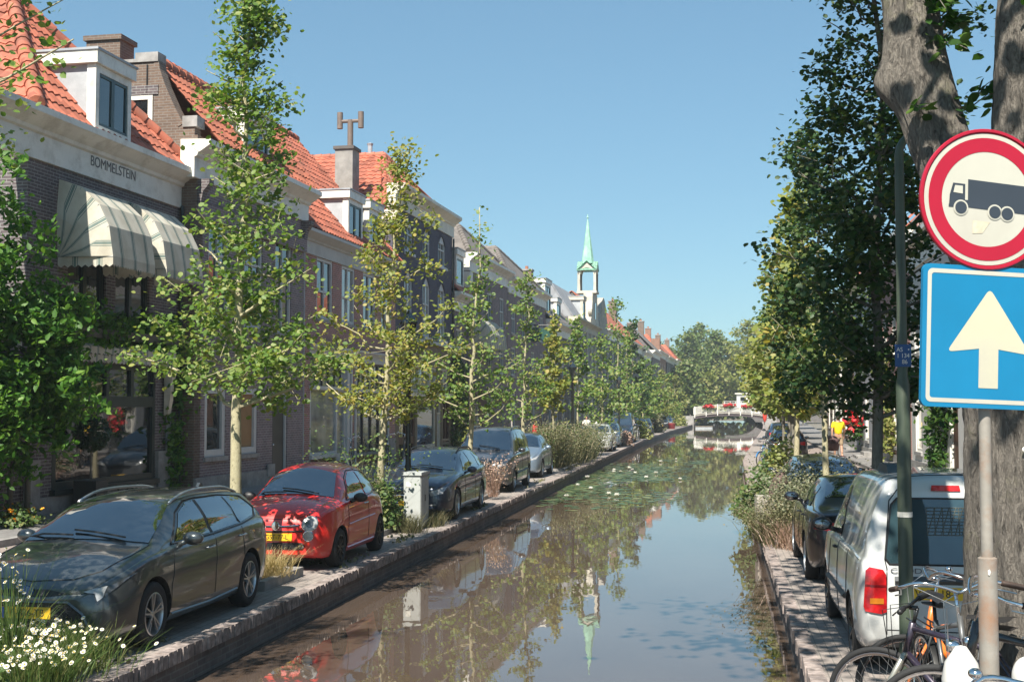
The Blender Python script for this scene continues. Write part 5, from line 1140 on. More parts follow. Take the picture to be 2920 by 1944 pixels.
generic('van', 'dark blue van, tallest in the row, behind the white and mid blue hatchbacks', 'van', VAN2, PAINT_B, (-6.5, 86.0, 0), PI/2, CARS,
  [(1.2,-.76),(1.15,0),(1.2,.76),(1.6,.71),(1.92,.66),(1.97,0),(1.92,-.66),(1.6,-.71)], [[(1.75,1.15),(2.5,1.15),(2.45,1.85),(2.1,1.8)], [(2.7,1.15),(3.7,1.15),(3.65,1.86),(2.65,1.86)]], [(-.6,1.25),(.6,1.25),(.55,1.8),(-.55,1.8)], [(-.45,.62),(.45,.62),(.46,.74),(-.46,.74)], [(.50,.72),(.78,.80),(.84,.98),(.74,.96),(.56,.80)], [(.7,.8),(.8,.8),(.8,1.2),(.72,1.2)], mm=(1.8, 1.2))
for i, (lb, y, x, pm) in enumerate((('dark blue car in front of the shrub, first of the far group before the bridge', 106, -6.5, PAINT_DB), ('black car second in the far group before the bridge', 113, -6.5, PAINT_K), ('dark blue car nearest the white footbridge on the left bank', 150, -5.9, PAINT_DB), ('black car just before the dark blue car at the footbridge', 142, -6.1, PAINT_K))):
    generic('hatchback_car', lb, 'car', dict(HAT, n=24), pm, (x, y, 0), PI/2, CARS, **dict(HATA, doors=()))

# --- right bank: white delivery van seen from behind
CAD = dict(L=4.41, W=1.80, wr=.32, ax=(.88, 3.56), crown=.03, zb=[(0,.30),(.25,.22),(.8,.21),(3.7,.21),(4.2,.27),(4.36,.33),(4.41,.38)], ym=[(0,.60),(.05,.72),(.2,.82),(.5,.88),(1.1,.90),(3.9,.90),(4.25,.89),(4.37,.86),(4.41,.82)],
  belt=[(0,.72),(.06,.80),(.3,.90),(1.0,1.0),(2.4,1.02),(4.0,1.04),(4.3,1.04),(4.41,.95)], yb=[(0,.55),(.06,.66),(.25,.77),(.6,.85),(1.2,.87),(3.9,.875),(4.25,.86),(4.37,.84),(4.41,.78)],
  top=[(0,.74),(.06,.84),(.3,.95),(.7,1.04),(1.0,1.10),(1.35,1.40),(1.75,1.68),(2.05,1.77),(2.7,1.80),(3.8,1.81),(4.08,1.79),(4.20,1.73),(4.28,1.5),(4.36,1.15),(4.41,.98)], yr=[(0,.48),(.06,.60),(.3,.66),(1.0,.76),(1.4,.72),(2.0,.68),(2.8,.68),(4.0,.67),(4.15,.665),(4.3,.74),(4.41,.72)])
c = Car('delivery_van', 'white delivery van with red tail lights and yellow plate, its rear to the camera', CAD, PAINT_W, (2.15, 16.25, 0), -PI/2, CARSR); c.root['category'] = 'van'; c.root.rotation_euler.x = 0
c.decal('windscreen', 'T', [(1.06,-.74),(1.02,0),(1.06,.74),(1.4,.70),(1.73,.64),(1.78,0),(1.73,-.64),(1.4,-.70)], CARGLASS, .005, .09)
side_glass(c, [[(1.5,1.07),(2.3,1.08),(2.26,1.62),(1.98,1.60)]])
WV = glass('van_window', (.025, .05, .06), .03, .0)
rwp = [(-.655,1.09),(-.62,1.04),(.62,1.04),(.655,1.09),(.585,1.56),(.53,1.62),(-.53,1.62),(-.585,1.56)]
rwin = c.decal('rear_window', 'B', rwp, WV, .006)
mb = MB()   # bulkhead mesh seen through the rear window
for k in range(9):
    for a, b_ in (((-.28+k*.07, 1.30), (-.28+k*.07, 1.54)), ((-.28, 1.30+k*.03), (.28, 1.30+k*.03)), ((-.28+k*.06, 1.30), (-.20+k*.06, 1.54))):
        p, q = c.proj('B', a[0], a[1], .009), c.proj('B', b_[0], b_[1], .009); mb.tube([p, q], .004, 4)
mb.build('bulkhead_grille', mat('grille_olive', (.09, .095, .08), .6), c.root)
c.line('window_seal', 'B', rwp+[rwp[0]], BLACK, .010, .004)
c.decal('high_brake_light', 'B', [(-.23,1.685),(.03,1.685),(.02,1.735),(-.22,1.735)], REDL, .012)
c.line('roof_seam', 'T', [(4.05,-.6),(4.04,0),(4.05,.6)], BLACK, .006, .001)
tl_ = [(.655,.62),(.70,.60),(.83,.62),(.845,.66),(.825,.98),(.79,1.01),(.68,.99),(.655,.95)]
for o in c.mir('tail_light', 'B', tl_, REDL, .012): pass
c.mir('tail_light_band', 'B', [(.66,.84),(.83,.84),(.83,.86),(.66,.86)], mat('dark_red_lens', (.16, .005, .008), .2, coat=1), .016); c.mir('indicator', 'B', [(.68,.69),(.80,.69),(.80,.74),(.68,.74)], AMBER, .016)
for sg in (1, -1): c.line('tailgate_seam', 'B', [(sg*.655,.42),(sg*.655,.62),(sg*.645,1.0),(sg*.66,1.08),(sg*.60,1.6),(sg*.52,1.70)], BLACK, .005, .001)
c.line('tailgate_seam', 'B', [(-.655,.46),(0,.45),(.655,.46)], BLACK, .005, .001)
c.line('plate_lamp_bar', 'B', [(-.58,.90),(-.2,.905),(.12,.90)], mat('dark_grey_trim', (.07, .075, .08), .5), .035, .004)
c.decal('rear_bumper', 'B', [(-.60,.30),(.60,.30),(.60,.37),(-.60,.37)], mat('dark_grey_trim', (.07, .075, .08), .5), .012)
c.plate('B', -.24, .79, 'VHD-18-F'); c.line('door_split', 'B', [(.16,.42),(.16,.8),(.16,1.03)], BLACK, .005, .001); c.line('door_split', 'B', [(.16,1.03),(.16,1.62)], PAINT_W, .02, .004)
text('model_letters', 'CADDY', .065, mat('badge_dark', (.10, .10, .11), .4), c.root, (c.proj('B', -.42, .98, .004).x+.003, -.45, .985), (PI/2, 0, PI/2), sx=1.5, ext=.001)
mb = MB(); q1, q2 = c.proj('B', .12, 1.0, .03), c.proj('B', .34, 1.48, .03); mb.tube([c.proj('B', .10, .99, .02), q1, q2], .013, 6); mb.tube([c.proj('B', .30, 1.06, .02), c.proj('B', .36, 1.52, .02)], .01, 5); mb.ell(tuple(c.proj('B', .10, .985, .02)), (.02, .035, .03), 8, 6); mb.build('rear_wiper', BLACK, c.root)
c.seams([(1.35,.98,.15), (2.36,1.05,0), (3.3,1.05,0)], .33); c.handles([(2.1,.96)], BLACK)
for f in 'LR':
    c.line('rub_strip', f, [(1.3,.55),(3.2,.58)], BLACK, .028, .004); c.line('panel_groove', f, [(2.5,1.05),(3.6,1.08),(4.15,1.06)], PAINT_W, .012, .001)
    c.decal('wheel_arch_trim', f, [(4.05,.55),(4.2,.55),(4.2,.5),(4.05,.5)], PAINT_W, .003)
mb = MB()
for sg in (.40,):
    mb.tube([(3.2, sg, 1.80), (3.25, sg, 1.87), (4.0, sg, 1.87), (4.1, sg, 1.80)], .02, 6)
mb.prism([(2.75, 1.80), (3.0, 1.89), (3.5, 1.89), (3.62, 1.80)], -.52, -.30, 'y'); mb.build('roof_bar', mat('roof_bar_grey', (.06, .08, .09), .5), c.root)
c.wheels(BLACKM, 7, 'single'); c.mirrors(1.62, 1.12, BLACK)
# dark saloon in front of the van
SED = dict(L=4.55, W=1.80, wr=.325, ax=(.88, 3.6), crown=.03, zb=S(EST['zb'], 4.55/4.65), ym=S(EST['ym'], 4.55/4.65, 1.0), yb=S(EST['yb'], 4.55/4.65, 1.0), belt=[(0,.62),(.06,.70),(.3,.80),(1.1,.92),(2.5,.955),(3.8,.99),(4.3,.99),(4.45,.95),(4.55,.80)],
  top=[(0,.64),(.06,.72),(.3,.83),(1.15,1.0),(1.5,1.17),(1.98,1.36),(2.3,1.41),(2.8,1.42),(3.2,1.36),(3.7,1.16),(4.0,1.06),(4.3,1.02),(4.45,.97),(4.55,.82)], yr=[(0,.47),(.06,.58),(.3,.66),(1.1,.73),(1.5,.66),(2.0,.60),(2.8,.58),(3.3,.56),(3.7,.64),(4.05,.72),(4.4,.70),(4.55,.55)])
c = Car('saloon_car', 'black saloon car with folded-out mirror in front of the white delivery van', SED, PAINT_K, (2.12, 22.3, 0), -PI/2, CARSR)
c.decal('windscreen', 'T', [(1.2,-.70),(1.17,0),(1.2,.70),(1.6,.63),(1.96,.57),(2.0,0),(1.96,-.57),(1.6,-.63)], CARGLASS, .005); c.decal('rear_window', 'T', [(3.05,-.50),(3.0,0),(3.05,.50),(3.68,.60),(3.74,0),(3.68,-.60)], CARGLASS, .005)
side_glass(c, [[(1.65,.99),(2.5,1.0),(2.47,1.34),(2.05,1.28)], [(2.58,1.0),(3.35,1.02),(3.1,1.28),(2.54,1.345)]]); c.mir('tail_light', 'B', [(.42,.86),(.76,.90),(.80,.78),(.45,.76)], REDL, .008); c.plate('B', 0, .62)
c.seams([(1.35,.94,.1), (2.53,.98,.0), (3.35,.98,0)], .33); c.handles([(2.3,.87), (3.2,.89)]); c.wheels(ALLOY, 5); c.mirrors(1.7, 1.02, PAINT_K)
c.mir('headlight', 'F', [(.42,.64),(.70,.72),(.80,.80),(.74,.66),(.5,.6)], LENS, .007)
# low grey blue estate further on
c = generic('estate_car', 'grey blue estate car seen from behind past the black saloon', 'car', dict(EST, top=[(a, b_*.97 if b_ > 1.1 else b_) for a, b_ in EST['top']]), paint('grey_blue_car_paint', (.16, .20, .24), .5, .35), (2.2, 30.9, 0), -PI/2, CARSR,
  [(1.16,-.70),(1.13,0),(1.16,.70),(1.55,.64),(1.93,.555),(1.97,0),(1.93,-.555),(1.55,-.64)], [[(1.62,1.0),(2.55,1.005),(2.50,1.34),(2.0,1.25)], [(2.63,1.005),(3.42,1.035),(3.33,1.32),(2.58,1.34)], [(3.49,1.04),(4.05,1.085),(3.95,1.26),(3.41,1.32)]], [(-.60,1.03),(.60,1.03),(.50,1.28),(-.50,1.28)], None, [(.45,.66),(.78,.73),(.84,.80),(.76,.64)], [(.55,.80),(.74,.82),(.74,.95),(.55,.93)], mm=(1.66, 1.0, BLACK), front_plate=False, rear_plate=(.62, None))
for i, (lb, x, y, pm) in enumerate((('black hatchback far along the right bank behind the tree trunks', 3.2, 62, PAINT_K), ('blue hatchback farthest along the right bank', 3.9, 82, PAINT_DB))):
    generic('hatchback_car', lb, 'car', dict(HAT, n=24), pm, (x, y, 0), -PI/2, CARSR, **dict(HATA, doors=()))
# ---------------------------------------------------------------- traffic signs on the rusty post
sg = thing('traffic_sign', 'round no trucks sign above a blue one way arrow sign on a rusty post', 'sign', (1.148, 5.62, rz(5.6)), rad(17.6))
RUST = mat('rusty_steel', (.27, .25, .22), .7, metal=.15, var=.1, scale=9, bmp=.1, dirt=(.27, .135, .07), dscale=3.2)
mb = MB(); mb.tube([(0, .05, 0), (0, .05, 3.6-rz(5.6))], .025, 16); pole = mb.build('pole', RUST, sg, angle=50)
mb = MB(); mb.tube([(0, .05, 0), (0, .05, 1.33), (0, .05, 1.335)], [.040, .040, .03], 16); mb.build('sleeve', RUST, pole, angle=50)
mb = MB(); mb.add([(-.02, .009, 1.265), (-.013, .0085, 1.262), (-.008, .0085, 1.276), (-.012, .009, 1.288), (-.021, .009, 1.284)], [(0, 1, 2, 3, 4)]); mb.build('sticker_scrap', WHITE, pole, fix=False)
SIGW = mat('sign_white', (.46, .45, .385), .4, var=.04, scale=6, dirt=(.40, .38, .33), dscale=1.1); SIGR = mat('sign_red', (.35, .006, .026), .4, var=.06, scale=5); SIGB = mat('sign_blue', (.005, .165, .33), .4, var=.06, scale=4); SIGC = mat('sign_cream', (.48, .465, .345), .45, var=.04, scale=5, dirt=(.40, .38, .33), dscale=1.1); SIGK = mat('sign_dark', (.030, .040, .055), .5, var=.1)
def disc(mb, r0, r1, y, n=64, c=(0, 0)):
    vs = []
    for k in range(n):
        a = 2*PI*k/n; vs += [(c[0]+r0*math.cos(a), y, c[1]+r0*math.sin(a)), (c[0]+r1*math.cos(a), y, c[1]+r1*math.sin(a))]
    mb.add(vs, [(2*k, 2*k+1, (2*k+3) % (2*n), (2*k+2) % (2*n)) for k in range(n)])
def poly(mb, pts, y): mb.add([(p[0], y, p[1]) for p in pts], [tuple(range(len(pts)))])
zc = 3.335-rz(5.6)
rs_ = link(D.objects.new('round_sign', None), sg); rs_.location = (0, 0, zc); rs_.rotation_euler = (0, rad(2.0), 0)
mb = MB(); mb.lathe([(0, .018), (.292, .018), (.301, .012), (.303, -.004), (.300, -.008), (.290, -.008), (.288, .0), (0, .0)], (0, 0, 0), 'y', 64); mb.build('sign_plate', SIGR, rs_, angle=40)
mb = MB(); disc(mb, .0, .283, -.0015); mb.build('white_face', SIGW, rs_, fix=False)
mb = MB(); disc(mb, .204, .264, -.003); mb.build('red_ring', SIGR, rs_, fix=False)
k_ = .0007126
def T(x, y): return ((x-1360)*k_, (1221-y)*k_)
mb = MB()
poly(mb, [T(*p) for p in ((1120,1278), (1124,1205), (1145,1133), (1222,1137), (1222,1281), (1242,1281), (1242,1271), (1150,1250), (1150,1278))][:4]+[T(1222,1270), T(1120,1265)], -.003)
poly(mb, [T(*p) for p in ((1118,1262), (1152,1262), (1150,1279), (1118,1279))], -.0031)
poly(mb, [T(*p) for p in ((1240,1107), (1618,1130), (1618,1300), (1240,1277))], -.003)
poly(mb, [T(*p) for p in ((1221,1232), (1241,1233), (1241,1275), (1221,1270))], -.003)
mb.build('truck_symbol', SIGK, rs_, fix=False)
mb = MB(); poly(mb, [T(*p) for p in ((1146,1190), (1156,1147), (1206,1149), (1206,1196))], -.0045)
for x, y in ((1195,1280), (1412,1297), (1492,1303)): disc(mb, 0, 47*k_, -.0045, 24, T(x, y))
mb.build('truck_window', SIGW, rs_, fix=False)
mb = MB()
for x, y in ((1195,1280), (1412,1297), (1492,1303)): disc(mb, 0, 37*k_, -.006, 24, T(x, y))
mb.build('truck_wheel', SIGK, rs_, fix=False)
mb = MB(); poly(mb, [T(*p) for p in ((1274,1353), (1385,1358), (1335,1428), (1272,1432))], -.003); mb.build('tape_residue', mat('old_tape', (.50, .45, .34), .8, var=.15, scale=30), rs_, fix=False)
bs = link(D.objects.new('arrow_sign', None), sg); bs.location = (0, 0, 2.745-rz(5.6)); bs.rotation_euler = (0, rad(2.2), 0)
def rrect(h, r, n=6):
    out = []
    for cx, cz, a0 in ((h-r, h-r, 0), (-h+r, h-r, 90), (-h+r, -h+r, 180), (h-r, -h+r, 270)):
        out += [(cx+r*math.cos(rad(a0+90*i/n)), cz+r*math.sin(rad(a0+90*i/n))) for i in range(n+1)]
    return out
mb = MB(); mb.prism(rrect(.302, .03), 0, .02, 'y'); mb.build('sign_plate', SIGB, bs)
mb = MB(); a_, b_ = rrect(.282, .022), rrect(.264, .012); n = len(a_); mb.add([(p[0], -.0015, p[1]) for p in a_+b_], [(i, (i+1) % n, n+(i+1) % n, n+i) for i in range(n)]); mb.build('white_border', SIGW, bs, fix=False)
k_ = .00070
def T2(x, y): return ((x-1345)*k_, (557-y)*k_)
def rounded(pts, r=.012, n=5):
    out = []
    for i, p in enumerate(pts):
        p = Vector(p); a = Vector(pts[i-1]); b2 = Vector(pts[(i+1) % len(pts)]); da = (a-p).normalized(); db = (b2-p).normalized()
        rr_ = r if i in (0, 1, 6) else .001
        P0, P1 = p+da*rr_*1.6, p+db*rr_*1.6
        for j in range(n+1): u = j/n; out.append(tuple(P0*(1-u)**2+p*2*u*(1-u)+P1*u*u))
    return out
ar_ = [T2(*p) for p in ((1345,258), (1072,655), (1280,628), (1280,866), (1406,866), (1406,628), (1618,655))]
mb = MB(); poly(mb, rounded(ar_, .018), -.0015); mb.build('white_arrow', SIGC, bs, fix=False)
mb = MB()
for z in (2.60-rz(5.6), 2.90-rz(5.6), 3.2-rz(5.6), 3.45-rz(5.6)): mb.box(-.06, .06, .021, .055, z-.018, z+.018)
mb.build('clamp', STEEL, sg)

# ---------------------------------------------------------------- lamp posts
LGREEN = mat('lamp_post_green', (.045, .062, .042), .45, var=.2, scale=6, dirt=(.075, .085, .06))
lp = thing('lamp_post', 'dark green lamp post with curved arm and small blue plate beside the white van', 'lamp post', (1.45, 10.3, rz(10.3)-.02), 0)
z0 = rz(10.3)-.02
mb = MB(); mb.lathe([(.062, 0), (.062, .5), (.056, .55), (.053, 2.55), (.040, 2.62), (.036, 4.38)], (0, 0, 0), 'z', 20); pl = mb.build('pole', LGREEN, lp, smooth=True)
mb = MB(); mb.tube([(0, 0, 4.3)]+[(.29-.29*math.cos(a), 0, 4.38+.20*math.sin(a)) for a in [PI*i/14 for i in range(15)]]+[(.58, 0, 4.25)], .032, 10); mb.build('arm', LGREEN, lp, smooth=True)
mb = MB(); mb.lathe([(.04, 4.28), (.15, 4.16), (.16, 4.06), (.05, 4.0), (0, 3.99)], (.58, 0, 0), 'z', 14); mb.build('lamp_head', STEEL, lp, smooth=True)
mb = MB(); mb.lathe([(.058, 1.52), (.058, 1.56)], (0, 0, 0), 'z', 16); mb.build('white_band', WHITE, pl)
npl = thing_plate = None
mb = MB(); mb.prism([(-.062, -.043), (.062, -.043), (.062, -.040), (-.062, -.040)], 2.69, 2.865, 'z'); npl = mb.build('number_plate', mat('plate_navy', (.02, .07, .20), .5, var=.1), lp)
text('plate_text', 'AS   \u2022\n1 134\n  86', .048, WHITE, npl, (0, -.0445, 2.775), (PI/2, 0, 0), sx=.9, ext=.0006)
LB = thing('lamp_post', 'black lamp post standing just behind the grey utility cabinet', 'lamp post', (-6.42, 26.1, 0), 0, 'black lamp posts on the left quay')
mb = MB(); mb.lathe([(.10, 0), (.10, .35), (.085, .4), (.075, 1.2), (.06, 1.25), (.052, 3.7), (.07, 3.72), (.05, 3.8)], (0, 0, 0), 'z', 16); mb.build('pole', BLACKM, LB, smooth=True)
mb = MB(); mb.lathe([(.06, 3.8), (.17, 4.2), (.19, 4.22), (.19, 4.25), (.06, 4.42), (.02, 4.5)], (0, 0, 0), 'z', 6); mb.build('lantern', GLASS, LB)
for x, y, lb in ((-6.4, 57.0, 'black lamp post among the grassy shrubs on the left bank'), (-6.3, 83.5, 'black lamp post next to the tall dark blue van')):
    o = copy_tree(LB); o.location = (x, y, 0); o['label'] = lb

# ---------------------------------------------------------------- street furniture
CABM = mat('cabinet_grey', (.40, .42, .41), .6, var=.08, scale=2, dirt=(.27, .27, .25))
cb_ = thing('utility_cabinet', 'pale grey utility cabinet on the quay beside the green bush', 'cabinet', (-6.03, 25.2, 0), 0)
mb = MB(); mb.box(-.17, .17, -.36, .36, .06, 1.08); mb.build('body', CABM, cb_); mb = MB(); mb.box(-.20, .20, -.39, .39, 1.082, 1.14); mb.build('lid', CABM, cb_); mb = MB(); mb.box(-.15, .15, -.34, .34, 0, .06); mb.build('base', STONE, cb_)
for sx in (-1, 1):
    mb = MB(); a, b2 = sorted((sx*.012, sx*.34)); mb.box(.172, .182, a, b2, .1, 1.04); mb.build('door', CABM, cb_)
mb = MB(); mb.box(.183, .195, -.01, .02, .55, .68); mb.build('handle', BLACK, cb_); mb = MB(); mb.box(-.12, -.02, -.368, -.361, .85, .95); mb.build('label_plate', WHITE, cb_)
SOIL = mat('planter_soil', (.07, .055, .04), .95, var=.3, scale=9, bmp=.4)
def planter(x0, x1, y0, y1, label, h=.13, zg=0):
    r = thing('planting_bed', label, 'planting bed', ((x0+x1)/2, (y0+y1)/2, zg)); a, b2 = (x1-x0)/2, (y1-y0)/2
    mb = MB(); mb.box(-a, a, -b2, -b2+.12, 0, h); mb.box(-a, a, b2-.12, b2, 0, h); mb.box(-a, -a+.12, -b2+.12, b2-.12, 0, h); mb.box(a-.12, a, -b2+.12, b2-.12, 0, h); mb.build('kerb', STONE, r)
    mb = MB(); mb.box(-a+.12, a-.12, -b2+.12, b2-.12, 0, h-.03); mb.build('soil', SOIL, r)
planter(-7.6, -5.95, 16.25, 17.85, 'kerbed bed with dry grass between the dark grey estate and the red hatchback')
planter(-7.5, -5.72, 8.6, 11.1, 'kerbed bed of white daisies in front of the dark grey estate')
planter(-7.5, -6.25, 22.0, 26.3, 'kerbed bed of the green bush behind the red hatchback', .10)
planter(-7.5, -6.05, 32.4, 35.4, 'kerbed bed with pink shrub between the dark blue estate and the people carrier', .10)
planter(-7.6, -5.75, 48.2, 61.3, 'long bed of tall grassy shrubs past the silver blue hatchback', .10)
planter(1.02, 2.6, 23.0, 26.2, 'bed of lavender and grasses between the black saloon and the grey blue estate', .10)
bx = thing('concrete_block', 'pale concrete block at the edge of the right quay', 'block', (1.05, 26.9, 0), .1); mb = MB(); mb.prism([(-.25, -.2), (.25, -.2), (.3, .2), (-.25, .2)], 0, .62, 'z'); mb.build('block', mat('concrete', (.42, .38, .33), .9, var=.15, bmp=.2), bx)
hp = thing('covered_post', 'short post under a brown cloth hood beside the concrete block', 'post', (1.2, 26.2, 0), .3)
mb = MB(); mb.tube([(0, 0, 0), (0, 0, .75)], .05, 10); mb.build('post', mat('brown_post', (.10, .065, .06), .8), hp); mb = MB(); mb.lathe([(.16, .62), (.19, .72), (.17, .95), (.10, 1.1), (.0, 1.16)], (0, 0, 0), 'z', 10); o = mb.build('hood', mat('brown_cloth', (.12, .075, .07), .9, bmp=.3, bscale=12), hp, smooth=True); o.rotation_euler = (.15, .25, 0); o.location = (-.2, 0, .06)
bn = thing('bench', 'weathered wooden bench against the ochre shop front', 'bench', (FX(51)+.75, 50.6, .38), PI/2-.04); WOOD = mat('weathered_wood', (.24, .19, .14), .85, var=.25, scale=8)
mb = MB(); [mb.box(-.75, .75, -.42+i*.13, -.32+i*.13, .42, .45) for i in range(3)]; mb.build('seat', WOOD, bn); mb = MB(); [mb.box(-.75, .75, -.03, .0, .55+i*.14, .65+i*.14) for i in range(2)]; mb.build('backrest', WOOD, bn)
for sx in (-.65, .65):
    for yy, hh_ in ((-.40, .42), (-.06, .82)): mb = MB(); mb.box(sx-.03, sx+.03, yy, yy+.05, 0, hh_); mb.build('leg', WOOD, bn)
bk = thing('bucket', 'pink plastic bucket near the ochre shop front', 'bucket', (FX(54)+.9, 54.2, .38)); mb = MB(); mb.lathe([(0, 0), (.14, 0), (.19, .42), (.18, .42), (.13, .03)], (0, 0, 0), 'z', 16); mb.build('body', mat('pink_plastic', (.55, .05, .22), .5), bk, smooth=True); mb = MB(); mb.tube([(.185*math.cos(a), 0, .42+.16*math.sin(a)) for a in [PI*i/10 for i in range(11)]], .008, 5); mb.build('handle', STEEL, bk)
tb = thing('tree_tub', 'square dark planter with clipped ball tree beside the shop window', 'planter', (FX(23)+.45, 23.6, .38)); mb = MB(); mb.prism([(-.24, -.24), (.24, -.24), (.24, .24), (-.24, .24)], 0, .62, 'z'); mb.build('tub', mat('dark_tub', (.03, .028, .027), .6), tb)
LEAF_D = leafmat('clipped_box_leaf', (.010, .026, .010), (.022, .05, .018), trans=.2)

# ---------------------------------------------------------------- bicycles (local: front wheel at +x)
SADDLE = mat('saddle_black', (.02, .018, .017), .5, var=.2); GRIP = mat('grip_brown', (.05, .03, .022), .7, var=.2)
def bicycle(label, front, rear, zg, col, bar='dutch', thick=.016, guard=True, steer=0.0, lean=0.0, light=True, tyre=None, group='bicycles', metal=.3, susp=False, step=False, barmat=None, txt=None):
    f, r = Vector(front), Vector(rear); d = f-r; ang = math.atan2(d.y, d.x); L = 1.06
    b = thing('bicycle', label, 'bicycle', ((f.x+r.x)/2, (f.y+r.y)/2, zg), ang, group); b.rotation_euler = (lean, 0, ang)
    fm = paint('bike_'+'_'.join(str(int(c*1000)) for c in col), col, metal, .4); R = .335; rx, fx = -L/2, L/2
    tyre = tyre or RUBBER
    def wheel(x, parent, yaw=0):
        mb = MB(); n = 40
        mb.lathe([((R-.012)+.019*math.cos(a), .019*math.sin(a)) for a in [2*PI*i/10 for i in range(11)]], (0, 0, 0), 'y', n); w_ = mb.build('wheel', tyre, parent, smooth=True); w_.location = (x, 0, R)
        mb = MB(); mb.lathe([(R-.028, -.011), (R-.045, -.012), (R-.048, 0), (R-.045, .012), (R-.028, .011)], (0, 0, 0), 'y', n); mb.lathe([(.0, -.045), (.018, -.04), (.022, -.03), (.013, 0), (.022, .03), (.018, .04), (0, .045)], (0, 0, 0), 'y', 10); mb.build('rim', CHROME, w_, smooth=True)
        mb = MB()
        for i in range(28):
            a = 2*PI*i/28; mb.tube([(.02*math.cos(a+.5*(-1)**i), .03*(-1)**i, .02*math.sin(a+.5*(-1)**i)), ((R-.045)*math.cos(a), 0, (R-.045)*math.sin(a))], .0013, 3, cap=False)
        mb.build('spokes', STEEL, w_); return w_
    wheel(rx, b)
    hb, ht = Vector((fx-.17, 0, .66)), Vector((fx-.225, 0, .84 if bar != 'dutch' else .90)); bb = Vector((-.03, 0, .29)); stp = Vector((-.22, 0, .80 if not step else .78)); ra = Vector((rx, 0, R))
    mb = MB(); mb.tube([hb-(ht-hb)*.1, ht+(ht-hb)*.05], thick*1.15, 10)
    if step: mb.tube([hb+(ht-hb)*.3, Vector((.12, 0, .38)), bb], thick*1.1, 10)
    else: mb.tube([ht-(ht-hb)*.15, stp-Vector((0, 0, .05))], thick, 10)
    mb.tube([hb, bb], thick*1.15, 10); mb.tube([bb, stp], thick*.95, 10)
    for s in (-1, 1): mb.tube([bb+Vector((0, s*.03, 0)), ra+Vector((0, s*.055, 0))], thick*.62, 8); mb.tube([stp-Vector((0, -s*.015, .05)), ra+Vector((0, s*.055, 0))], thick*.5, 8)
    mb.tube([(-.1, .05, .27), (-.16, .19, .02)], .008, 6)
    fr = mb.build('frame', fm, b, smooth=True)
    if txt: text('frame_letters', txt, .045, mat('frame_white', (.6, .6, .6), .5), fr, ((ht+stp)*.5+Vector((0, -thick-.001, -.03))), (PI/2, math.atan2(ht.z-stp.z, ht.x-stp.x)*-1, 0), ext=.0005)
    fk = b; RZ = Matrix.Rotation(steer, 3, 'Z'); o0 = -hb
    def att(o): o.location = hb+RZ @ o.location; o.rotation_euler.z += steer; return o
    mb = MB(); ax = Vector((fx, 0, R))
    for s in (-1, 1): mb.tube([Vector((.0, s*.05, -.01)), Vector((fx-.06, s*.056, .45))+o0, ax+o0+Vector((0, s*.056, 0))], (.018 if susp else .011), 8)
    mb.tube([(0, -.055, -.01), (0, .055, -.01)], .016, 8); att(mb.build('fork', mat('fork_silver', (.42, .40, .34), .35, metal=.7) if susp else fm, fk, smooth=True))
    w_ = wheel(0, fk); w_.location = ax+o0; att(w_)
    hd = (ht-hb).normalized(); sp_ = ht+hd*(.10 if bar != 'dutch' else .16)+o0; mb = MB(); mb.tube([ht+o0, sp_], .012, 8)
    if bar == 'mtb': P = [(0.02, .29, .03), (.04, .12, .025), (.05, 0, .01), (.04, -.12, .025), (.02, -.29, .03)]
    elif bar == 'dutch': P = [(-.30, .29, -.02), (-.10, .30, .02), (.02, .22, .06), (.06, .08, .03), (.06, 0, .0), (.06, -.08, .03), (.02, -.22, .06), (-.10, -.30, .02), (-.30, -.29, -.02)]
    else: P = [(-.14, .36, -.05), (-.03, .34, .0), (.04, .24, .07), (.05, .10, .05), (.05, 0, .03), (.05, -.10, .05), (.04, -.24, .07), (-.03, -.34, .0), (-.14, -.36, -.05)]
    pts = [Vector(p)+sp_ for p in P]
    sm = []      # smooth the bar
    for i in range(len(pts)-1):
        p0, p1, p2, p3 = pts[max(i-1, 0)], pts[i], pts[i+1], pts[min(i+2, len(pts)-1)]
        for u in (0, .25, .5, .75): sm.append(.5*((2*p1)+(p2-p0)*u+(2*p0-5*p1+4*p2-p3)*u*u+(3*p1-p0-3*p2+p3)*u**3))
    sm.append(pts[-1]); mb.tube([sp_, Vector((.05, 0, .0 if bar != 'sweep' else .03))+sp_], .014, 8); mb.tube(sm, .0115, 10)
    h = att(mb.build('handlebar', barmat or (CHROME if bar != 'mtb' else BLACKM), fk, smooth=True))
    for q in (sm[:4], sm[-4:]): mb = MB(); mb.tube([q[0].lerp(q[-1], -.1)]+list(q), .017, 8); mb.build('grip', GRIP if bar != 'mtb' else BLACK, h, smooth=True)
    mb = MB()
    for s in (0, -1): a, c = sm[4 if s == 0 else -5], sm[1 if s == 0 else -2]; mb.tube([a+Vector((.01, 0, 0)), a.lerp(c, .3)+Vector((.05, 0, -.03)), c+Vector((.05, 0, -.03))], .005, 5)
    for s in (-1, 1): mb.tube([sm[6 if s > 0 else -7], Vector((.16, s*.08, .10))+sp_*.6, Vector((.09, s*.03, -.05))], .003, 4)
    mb.build('brake_lever', BLACKM if bar == 'mtb' else STEEL, h)
    if bar != 'mtb': mb = MB(); q = sm[7]; mb.ell(tuple(q+Vector((0, 0, .03))), (.026, .026, .02), 10, 6); mb.build('bell', CHROME, h, smooth=True)
    if light: mb = MB(); mb.lathe([(0, -.04), (.03, -.03), (.038, .02), (.03, .035), (0, .036)], (.07, 0, .12), 'x', 12); att(mb.build('headlight', CHROME, fk, smooth=True))
